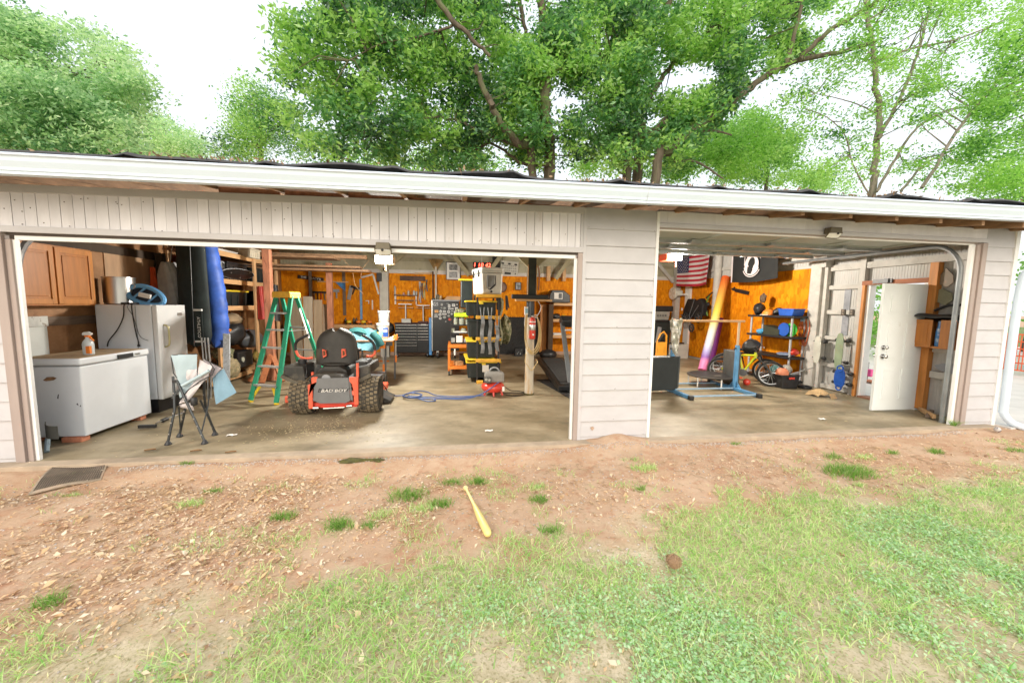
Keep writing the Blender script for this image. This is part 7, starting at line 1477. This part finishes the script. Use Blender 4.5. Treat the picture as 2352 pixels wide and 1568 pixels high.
P('film', MB().grid(lambda u, v: (4.05+(.115-.075*v)*math.cos(6.283*u)*(1+.12*math.sin(5*u*6.28+9*v)), 2.26+(.07-.03*v)*math.sin(6.283*u)*(1+.25*math.sin(4*u*6.28-11*v)), 1.365-.62*v+.03*math.sin(8*u*3.14+7*v)), 28, 22, t=.004), mat('shiny_film', (.42,.42,.34), .14, .45, c2=(.85,.85,.80), sc=11, lo=.45, hi=.6, bump=.8), pb, smooth=False)
# folded mats
MATB = mat('mat_vinyl', (.014,.018,.018), .6, var=.2, sc=3)
m1 = T('folding_mat', 'black vinyl folding mat standing on edge at the left of the bar frame', 'mat', (3.8,2.1,.06))
for i, (a, b, th) in enumerate((((3.10,2.02,.0),(4.02,2.12,.0),.045),((3.16,2.09,0),(4.10,2.19,0),.045),((3.22,2.16,0),(4.17,2.26,0),.045),((3.28,2.23,0),(4.20,2.33,0),.04))):
    a, b = Vector(a), Vector(b); d = (b-a).normalized(); nv = Vector((-d.y,d.x,0)); tl_ = .10
    vs = [a, b, b+nv*th, a+nv*th]; top = [v+Vector((.04,.03+tl_*.2,.68)) for v in vs]
    P('mat_panel', MB().add([tuple(v+Vector((0,0,.075))) for v in vs]+[tuple(v) for v in top], [(0,3,2,1),(4,5,6,7),(0,1,5,4),(1,2,6,5),(2,3,7,6),(3,0,4,7)]), MATB if i != 2 else mat('mat_vinyl_grey', (.06,.065,.065), .4), m1, bevel=.014)
m2 = T('folding_mat', 'dark grey folding mat standing on edge at the right upright of the bar frame', 'mat', (5.5,2.6,0))
for i in range(3): P('mat_panel', MB().add([(5.42+.06*i,2.42+.02*i,.03),(5.47+.06*i,2.42+.02*i,.03),(5.66+.06*i,2.98,.03),(5.61+.06*i,2.98,.03),(5.41+.06*i,2.40+.02*i,.74),(5.46+.06*i,2.40+.02*i,.73),(5.65+.06*i,2.98,.72),(5.60+.06*i,2.98,.73)], [(0,3,2,1),(4,5,6,7),(0,1,5,4),(1,2,6,5),(2,3,7,6),(3,0,4,7)]), mat('mat_grey', (.075,.085,.085), .5, var=.2), m2, bevel=.012)
tr = T('mini_trampoline', 'small round black trampoline on short legs behind the bar frame', 'trampoline', (5.22,2.80,0))
P('bed', MB().lathe([(.01,.222),(.40,.222),(.40,.215),(.01,.215)], (5.22,2.80,0), 36), BLACKP, tr); P('rim', MB().torus((5.22,2.80,.21),.43,.032,n=36,sq=.6), mat('pad_dark', (.035,.03,.025), .6), tr, smooth=True)
P('dust_mark', MB().bx(5.2,5.36,2.66,2.69,.2225,.2235), mat('dust_pale', (.3,.28,.24), .9), tr)
for k in range(6):
    a = k*1.047+.35; x, y = 5.22+.42*math.cos(a), 2.80+.42*math.sin(a); P('leg', MB().cyl((x,y,0),(x,y,.20),.014,n=10), PAPER, tr, smooth=True)
# bicycle
bk = T('bicycle', 'bright yellow green bicycle leaning before the plastic shelves', 'bicycle', (6.3,2.7,0))
LIME = mat('bike_lime', (.50,.55,.02), .35, var=.1, coat=.3)
fa, ra = Vector((6.38,2.56,.262)), Vector((5.72,3.18,.262)); dx = (fa-ra).normalized(); up_ = Vector((0,0,1)); nn_ = dx.cross(up_)
def bp(t, z, off=0): p = ra.lerp(fa, t)+nn_*off; p.z = z; return p
def wheel(c, r, par, w=.024):
    w_ = MB(); k = 36
    w_.tube([c+(dx*math.cos(6.2832*i/k)+up_*math.sin(6.2832*i/k))*(r-w) for i in range(k+1)], w, 8, caps=False); o = P('wheel', w_, RUBBER, par, smooth=True)
    P('rim', MB().tube([c+(dx*math.cos(6.2832*i/k)+up_*math.sin(6.2832*i/k))*(r-w*2.2) for i in range(k+1)], w*.45, 6, caps=False), GALV, o, smooth=True)
    sp_ = MB()
    for i in range(14): sp_.tube([c, c+(dx*math.cos(.449*i)+up_*math.sin(.449*i))*(r-w*2.2)], .003, 4)
    P('spoke', sp_, GALV, o, kind='stuff'); P('hub', MB().cyl(c-nn_*.04, c+nn_*.04, .02, n=12), DGREY, o)
wheel(fa,.262,bk); wheel(ra,.262,bk)
P('frame', MB().tube([bp(.12,.27),bp(.46,.24),bp(.70,.62)], .021, 8).tube([bp(.46,.24),bp(.36,.64)], .021, 8).tube([bp(.36,.60),bp(.70,.62)], .021, 8).tube([bp(.02,.27),bp(.36,.58)], .014, 8).tube([bp(.02,.27),bp(.46,.24)], .014, 8).tube([bp(.70,.56),bp(.68,.68)], .024, 8), LIME, bk, smooth=True)
fp = P('fork', MB().tube([bp(.69,.60),bp(.88,.44,.05),bp(.99,.27,.05)], .016, 8).tube([bp(.69,.60),bp(.88,.44,-.05),bp(.99,.27,-.05)], .016, 8), BLACKP, bk, smooth=True)
P('handlebar', MB().tube([bp(.68,.68),bp(.70,.74)], .014, 8).tube([bp(.66,.76,.28),bp(.72,.75,.1),bp(.72,.75,-.1),bp(.66,.76,-.28)], .013, 8), BLACKP, bk, smooth=True); P('saddle', MB().ell(bp(.33,.72),(.11,.06,.03)), BLACKP, bk, smooth=True); P('crank', MB().cyl(bp(.46,.24,.03),bp(.46,.24,.045),.075,n=20), DGREY, bk); P('pedal', MB().box(bp(.40,.14,.12),(.09,.07,.025)), REDO, bk)
b2 = T('kids_bicycle', 'dark bicycle standing behind the yellow green bicycle', 'bicycle', (6.0,3.3,0)); wheel(Vector((5.95,3.35,.30)),.30,b2,.028); wheel(Vector((6.62,2.95,.26)),.26,b2); P('frame', MB().tube([(5.95,3.35,.3),(6.2,3.2,.62),(6.5,3.0,.6),(6.62,2.95,.27)], .02, 8).tube([(6.2,3.2,.62),(6.28,3.15,.28),(6.5,3.0,.6)], .02, 8), BLACKG, b2, smooth=True); P('handlebar', MB().tube([(6.35,2.75,.78),(6.5,2.98,.80),(6.62,3.2,.78)], .014, 8), CHROME, b2, smooth=True)
lump('black_backpack', 'black backpack hung over the bicycles', 'backpack', (6.35,3.1,.76), (.18,.16,.16), BLACKP, .12, 41); lump('red_ball', 'small red ball on the floor beneath the bicycles', 'ball', (5.98,2.72,.07), (.07,.07,.07), REDE, .0, 42)
# plastic shelf unit
psn = T('plastic_shelf', 'black plastic shelf unit with grey posts against the side wall', 'shelf', (7.1,3.3,0))
for z in (.06,.56,.99,1.42): P('shelf_board', MB().bx(6.9,7.3,2.66,3.92,z-.025,z+.02), BLACKP, psn, bevel=.008)
for x in (6.95,7.25):
    for y in (2.74,3.84): P('post', MB().cyl((x,y,0),(x,y,1.44),.022,n=10), mat('post_grey', (.42,.43,.45), .4), psn, smooth=True)
def onshelf(name, label, cat, mb, m_, **k): return S(name, mb, m_, label, cat, **k)
bn = T('blue_basin', 'blue plastic bin at the near end of the top shelf', 'bin', (7.05,2.85,1.44)); P('body', MB().prism([(2.74,1.442),(3.06,1.442),(3.10,1.58),(2.70,1.58)], 'X', 6.93, 7.2), BLUEP, bn, bevel=.01); P('rim', MB().bx(6.92,7.21,2.69,3.11,1.575,1.592), BLUEP, bn)
hm = T('helmet', 'orange helmet with a white rim on the top shelf', 'helmet', (7.05,3.45,1.44)); P('shell', MB().ell((7.03,3.45,1.46),(.13,.14,.12),20,12,cut=-.1), ORANGEP, hm, smooth=True); P('white_brim', MB().bx(6.9,7.1,3.34,3.56,1.441,1.455), WHITEP, hm, bevel=.005)
lump('black_gear', 'black sports gear beside the orange helmet on the top shelf', 'sports gear', (7.05,3.2,1.52), (.12,.13,.08), BLACKP, .18, 51); lump('black_case', 'tall black bag at the far end of the top shelf', 'bag', (7.05,3.75,1.57), (.12,.12,.14), BLACKP, .14, 52); lump('face_mask', 'dark mask standing on the tall black bag of the top shelf', 'mask', (7.1,3.72,1.82), (.05,.08,.11), mat('mask_brown', (.10,.06,.03), .6), .2, 53)
lump('blue_toy', 'light blue toy on the middle shelf', 'toy', (7.0,3.58,1.06), (.1,.10,.06), mat('toy_cyan', (.08,.35,.60), .5), .2, 54); S('green_wedge', MB().prism([(3.48,1.012),(3.05,1.012),(3.05,1.14),(3.48,1.22)], 'X', 6.95, 7.2), mat('dark_green_board', (.03,.035,.02), .6), 'dark green wedge shaped case on the middle shelf', 'case')
S('blue_disc', MB().cyl((6.96,2.95,1.15),(6.99,2.95,1.15),.14,n=24), BLUEP, 'blue plastic disc leaning on the middle shelf', 'disc', smooth=True); S('green_disc', MB().cyl((7.01,2.82,1.15),(7.03,2.82,1.15),.14,n=24), mat('leaf_green_plastic', (.06,.50,.06), .45), 'green plastic disc behind the blue disc on the middle shelf', 'disc', smooth=True)
lump('grey_cloth', 'folded grey blue cloth on the lower shelf', 'cloth', (7.0,2.9,.62), (.12,.2,.04), mat('slate_cloth', (.16,.20,.30), .8), .1, 55); lump('red_bag', 'red bag at the near end of the lower shelf', 'bag', (7.05,2.74,.68), (.1,.08,.07), REDE, .15, 56)
tu = T('toy_tub', 'black tub with red handles full of balls on the floor by the bicycles', 'tub', (6.6,2.5,0)); P('body', MB().prism([(6.46,.0),(6.80,.0),(6.84,.26),(6.42,.26)], 'Y', 2.34, 2.72), BLACKP, tu, bevel=.015); P('rim', MB().bx(6.405,6.855,2.325,2.735,.255,.272), BLACKP, tu, bevel=.005); P('tub_handle', MB().bx(6.57,6.70,2.312,2.324,.19,.235), REDE, tu, bevel=.005)
bb2 = T('basketball', 'orange ball lying in the black tub', 'ball', (6.53,2.45,.2)); P('ball', MB().ell((6.53,2.45,.30),(.115,.115,.115),22,14), mat('ball_orange', (.62,.22,.12), .6, var=.1), bb2, smooth=True)
S('soccer_ball', MB().ell((6.78,2.62,.33),(.11,.11,.11),20,12), mat('ball_worn_white', (.40,.38,.34), .7, c2=(.05,.05,.05), sc=7, lo=.5, hi=.55), 'black and white ball at the right side of the black tub', 'ball', smooth=True); S('teal_ball', MB().ell((6.56,2.64,.34),(.1,.1,.1),18,12), mat('ball_teal', (.10,.24,.24), .6), 'teal ball behind the orange ball in the tub', 'ball', smooth=True)
gc = T('golf_club', 'pale golf club sticking out of the black tub', 'golf club', (6.8,2.45,.27)); P('shaft', MB().cyl((6.68,2.42,.28),(7.20,2.38,.42),.009,n=8), NEEDLE, gc, smooth=True); P('club_head', MB().bar((6.70,2.42,.27),(6.86,2.40,.30),.04,.02), NEEDLE, gc, bevel=.003)
S('black_strap', MB().torus((6.98,2.35,.03),.10,.022,n=20), BLACKP, 'black coiled strap on the floor right of the tub', 'strap', smooth=True)
cr_ = T('extension_cable', 'orange extension cord coiled on a nail beside the corner post', 'cord', (7.2,2.75,.4)); OC = mat('cord_orange', (.50,.12,.04), .6, var=.2)
cm_ = MB()
for k in range(7):
    y0_ = 2.72+R.uniform(-.05,.05); w_ = R.uniform(.05,.10); zb_ = R.uniform(.85,1.05); cm_.tube(smoothpath([(7.25,y0_-w_*.4,1.42),(7.23,y0_-w_,1.2),(7.22,y0_-w_*.5,zb_),(7.22,y0_+w_*.5,zb_),(7.23,y0_+w_,1.2),(7.25,y0_+w_*.3,1.42)],5), .007, 5)
cm_.tube(smoothpath([(7.24,2.72,1.0),(7.24,2.76,.7),(7.24,2.72,.35)],5), .006, 5)
P('coil', cm_, OC, cr_, kind='stuff'); P('plug_block', MB().bx(7.2,7.26,2.74,2.80,1.33,1.43), mat('plug_blue', (.2,.36,.46), .5), cr_, bevel=.004)
# skateboards on the girts
def board(label, yc, w_, z0, z1, m_, kick=True):
    o = T('skateboard', label, 'skateboard', (7.2,yc,z0), 'skateboards hung on the side wall'); h = z1-z0
    pts = [(yc+w_/2*math.copysign(abs(math.cos(a))**.6,math.cos(a)), (z0+z1)/2+h/2*math.copysign(abs(math.sin(a))**.85,math.sin(a))) for a in [6.2832*k/32 for k in range(32)]]
    P('deck', MB().prism(pts, 'X', 7.20, 7.215), m_, o, bevel=.003)
    for z in (z0+h*.2, z0+h*.8):
        tk = P('truck', MB().bx(7.216,7.26,yc-.02,yc+.02,z-.03,z+.03).bx(7.262,7.28,yc-w_*.55,yc+w_*.55,z-.012,z+.012), GALV, o)
        for s_ in (-1,1): P('wheel', MB().cyl((7.27,yc+s_*w_*.5,z),(7.27,yc+s_*w_*.85,z),.032,n=14), BLACKP, tk, smooth=True)
    return o
board('whitish skateboard hung upright on the left of the two tall boards', 2.37, .15, .51, 1.06, mat('deck_pale', (.55,.55,.48), .5)); board('pale green skateboard hung upright beside the whitish one', 1.93, .15, .46, 1.15, mat('deck_green', (.27,.34,.22), .5))
b3 = board('blue plastic skateboard hung low under the pale green one', 1.87, .21, .13, .47, BLUEP); P('handle_loop', MB().torus((7.205,1.87,.48),.055,.016,'X',20,6), BLUEP, b3, smooth=True); P('handle_loop', MB().torus((7.205,1.87,.12),.05,.014,'X',20,6), BLUEP, b3, smooth=True)
# cabinet, cap and plaques by the door track
ck = T('wall_cabinet', 'oak wall cabinet with one door ajar beside the entry door', 'cabinet', (7.25,.45,1.02))
P('carcass', MB().bx(7.16,7.41,.20,.76,1.03,1.06).bx(7.16,7.41,.20,.22,1.06,1.46).bx(7.16,7.41,.74,.76,1.06,1.46).bx(7.39,7.41,.22,.74,1.06,1.46), OAKV, ck, kind='stuff')
for a, b in ((.50,.75),(.21,.40)): dd = P('cabinet_door', MB().bx(7.14,7.158,a,b,1.04,1.46), OAKV, ck, bevel=.003); P('raised_panel', MB().bx(7.134,7.14,a+.05,b-.05,1.09,1.41), OAKV, dd, bevel=.004)
S('blue_bottle', MB().lathe([(.04,1.061),(.045,1.07),(.045,1.28),(.03,1.38),(.03,1.44)], (7.22,.45,0), 16), mat('bottle_blue', (.06,.20,.45), .3, c2=(.5,.55,.6), sc=9, lo=.5, hi=.6), 'blue and white bottle showing through the gap of the oak cabinet', 'bottle', smooth=True)
S('black_cover', MB().grid(lambda u, v: (7.08+.34*v, .86-.72*u, 1.465+.12*math.sin(math.pi*u)**.5*math.sin(math.pi*min(1,v+.25))+.02*math.sin(9*u)-.03*(1-v)), 20, 8, t=.02), BLACKP, 'black padded cover lying over the top of the oak cabinet by the door', 'cover', smooth=True)
S('black_bar_arc', MB().tube(smoothpath([(7.3,.6,1.60),(7.3,.42,1.68),(7.3,.2,1.68)],5), .02, 8), BLACKP, 'black curved strip above the padded cover', 'strip', smooth=True)
S('wall_plaque', MB().prism([(.56,2.24),(.47,2.13),(.46,2.02),(.53,1.95),(.62,2.0),(.64,2.12)], 'X', 7.36, 7.38), mat('plaque_brown', (.24,.19,.14), .6), 'brown faceted plaque on the white wall near the door track', 'plaque'); S('wall_plaque', MB().prism([(.68,1.91),(.57,1.93),(.46,1.86),(.44,1.76),(.52,1.68),(.64,1.74),(.69,1.84)], 'X', 7.36, 7.38), mat('plaque_olive', (.28,.28,.19), .6), 'olive faceted plaque under the brown one', 'plaque'); S('wall_plaque', MB().prism([(.54,.76),(.44,.80),(.30,.82),(.30,.66),(.42,.68),(.50,.71)], 'X', 7.32, 7.335), mat('plaque_grey', (.26,.27,.30), .6), 'grey pointed plaque low on the white wall', 'plaque')
S('scrap_lumber', MB().bar((7.35,.68,.04),(6.95,.22,.05),.04,.06), PINE, 'pine stick lying on the floor below the oak cabinet', 'lumber'); S('scrap_lumber', MB().bar((6.95,.30,.03),(7.25,.45,.07),.05,.03), GREYWASH, 'short brown stick crossing the pine stick by the track', 'lumber')
cb = T('cardboard_scrap', 'crumpled brown cardboard on the floor under the skateboards', 'cardboard', (6.65,1.75,0)); KRAFT = mat('kraft_card', (.45,.31,.16), .85, var=.15, sc=6); P('sheet', MB().grid(lambda u, v: (6.50+.28*u, 1.62+.26*v, .02+.09*math.sin(2.6*u)*math.sin(2.2*v+.4)+.02*math.sin(9*u+5*v)), 10, 8, t=.006), KRAFT, cb)
S('cardboard_scrap', MB().box((6.70,1.52,.045),(.17,.006,.10),(-.5,.0,.3)), KRAFT, 'folded flap of pale cardboard in front of the crumpled piece', 'cardboard')
# small litter on the slab
for i, (px, py, lab) in enumerate(((533,1000,'crumpled white paper on the floor right of the camp chair'),(1123,990,'torn white paper scrap on the floor before the pillar'),(1888,963,'white paper scrap on the floor of the right bay'))):
    c = atZ(px, py, 0); S('paper_scrap', MB().grid(lambda u, v: (c.x+.10*(u-.5), c.y+.05*(v-.5), .004+.012*abs(math.sin(5*u+3*v))), 6, 4, t=.002), PAPER, lab, 'paper')
for i, (px, py, lab) in enumerate(((450,1037,'dry brown leaf on the slab below the camp chair'),(345,1035,'small dry leaf on the slab before the chest freezer'),(530,1040,'small curled leaf on the slab right of the chair'))):
    c = atZ(px, py, 0); S('dry_leaf', MB().grid(lambda u, v: (c.x+.11*(u-.5), c.y+.045*(v-.5)*math.sin(math.pi*min(max(u,.05),.95)), .004+.02*abs(v-.5)+.01*u), 6, 4, t=.001), mat('dead_leaf_brown', (.25,.14,.06), .8), lab, 'leaf')
sc_ = MB(); rr2 = random.Random(3)
for i in range(520):
    q = rr2.random(); c = (-1.75+rr2.gauss(0,.45), .75+rr2.gauss(0,.28)) if q < .7 else (rr2.uniform(-4,6.5), rr2.uniform(.1,2.2)); s_ = rr2.uniform(.004,.012); a = rr2.uniform(0,6.28)
    sc_.bar((c[0]-s_*math.cos(a),c[1]-s_*math.sin(a),.003),(c[0]+s_*math.cos(a),c[1]+s_*math.sin(a),.004),.005,.003)
S('grass_clippings', sc_, mat('dry_clipping', (.55,.47,.28), .9, var=.2), kind='stuff', label='pale clippings scattered on the floor behind the mower', cat='clippings')
# beyond the drive: orange plastic fence, and things seen through the door
of = T('safety_fence', 'orange plastic mesh fence beyond the driveway at the right edge', 'fence', (14,3,0)); OFM = mat('fence_orange', (.78,.13,.05), .5)
for y in (2.2,3.9,5.6): P('fence_post', MB().bx(14.0,14.06,y,y+.06,0,1.25), OFM, of)
ms = MB()
for i in range(56): ms.bx(14.02,14.03,2.2+.062*i,2.2+.062*i+.018,.12,1.05)
for z in (.12,.30,.48,.66,.84,1.02): ms.bx(14.019,14.031,2.2,5.6,z,z+.03)
P('mesh', ms, OFM, of, kind='stuff')
S('golf_ball', MB().ell((7.17,-.32,.03),(.035,.035,.035),14,9), mat('ball_dirty', (.55,.52,.5), .6, c2=(.05,.04,.06), sc=12, lo=.5, hi=.55), 'small dark and white ball on the clay by the right casing', 'ball', smooth=True)
kd = T('toy_scooter', 'small pink toy seen on the pavement through the open door', 'toy', (9.0,2.75,0)); P('body', MB().box((9.0,2.75,.22),(.1,.12,.16)), mat('toy_pink', (.65,.08,.28), .5), kd, bevel=.02); P('post', MB().cyl((9.0,2.80,.05),(9.0,2.80,.45),.02), GREYP, kd); P('deck', MB().bx(8.9,9.1,2.6,2.9,.03,.06), BRICK, kd)
S('paving', MB().bx(7.62,7.95,-.2,9,-.2,.0), MATS['pale_concrete'], kind='structure')
S('lawn', MB().bx(13.2,60,-10,30,-.05,-.02), mat('far_lawn', (.16,.20,.06), .95, var=.3, sc=2), kind='structure')
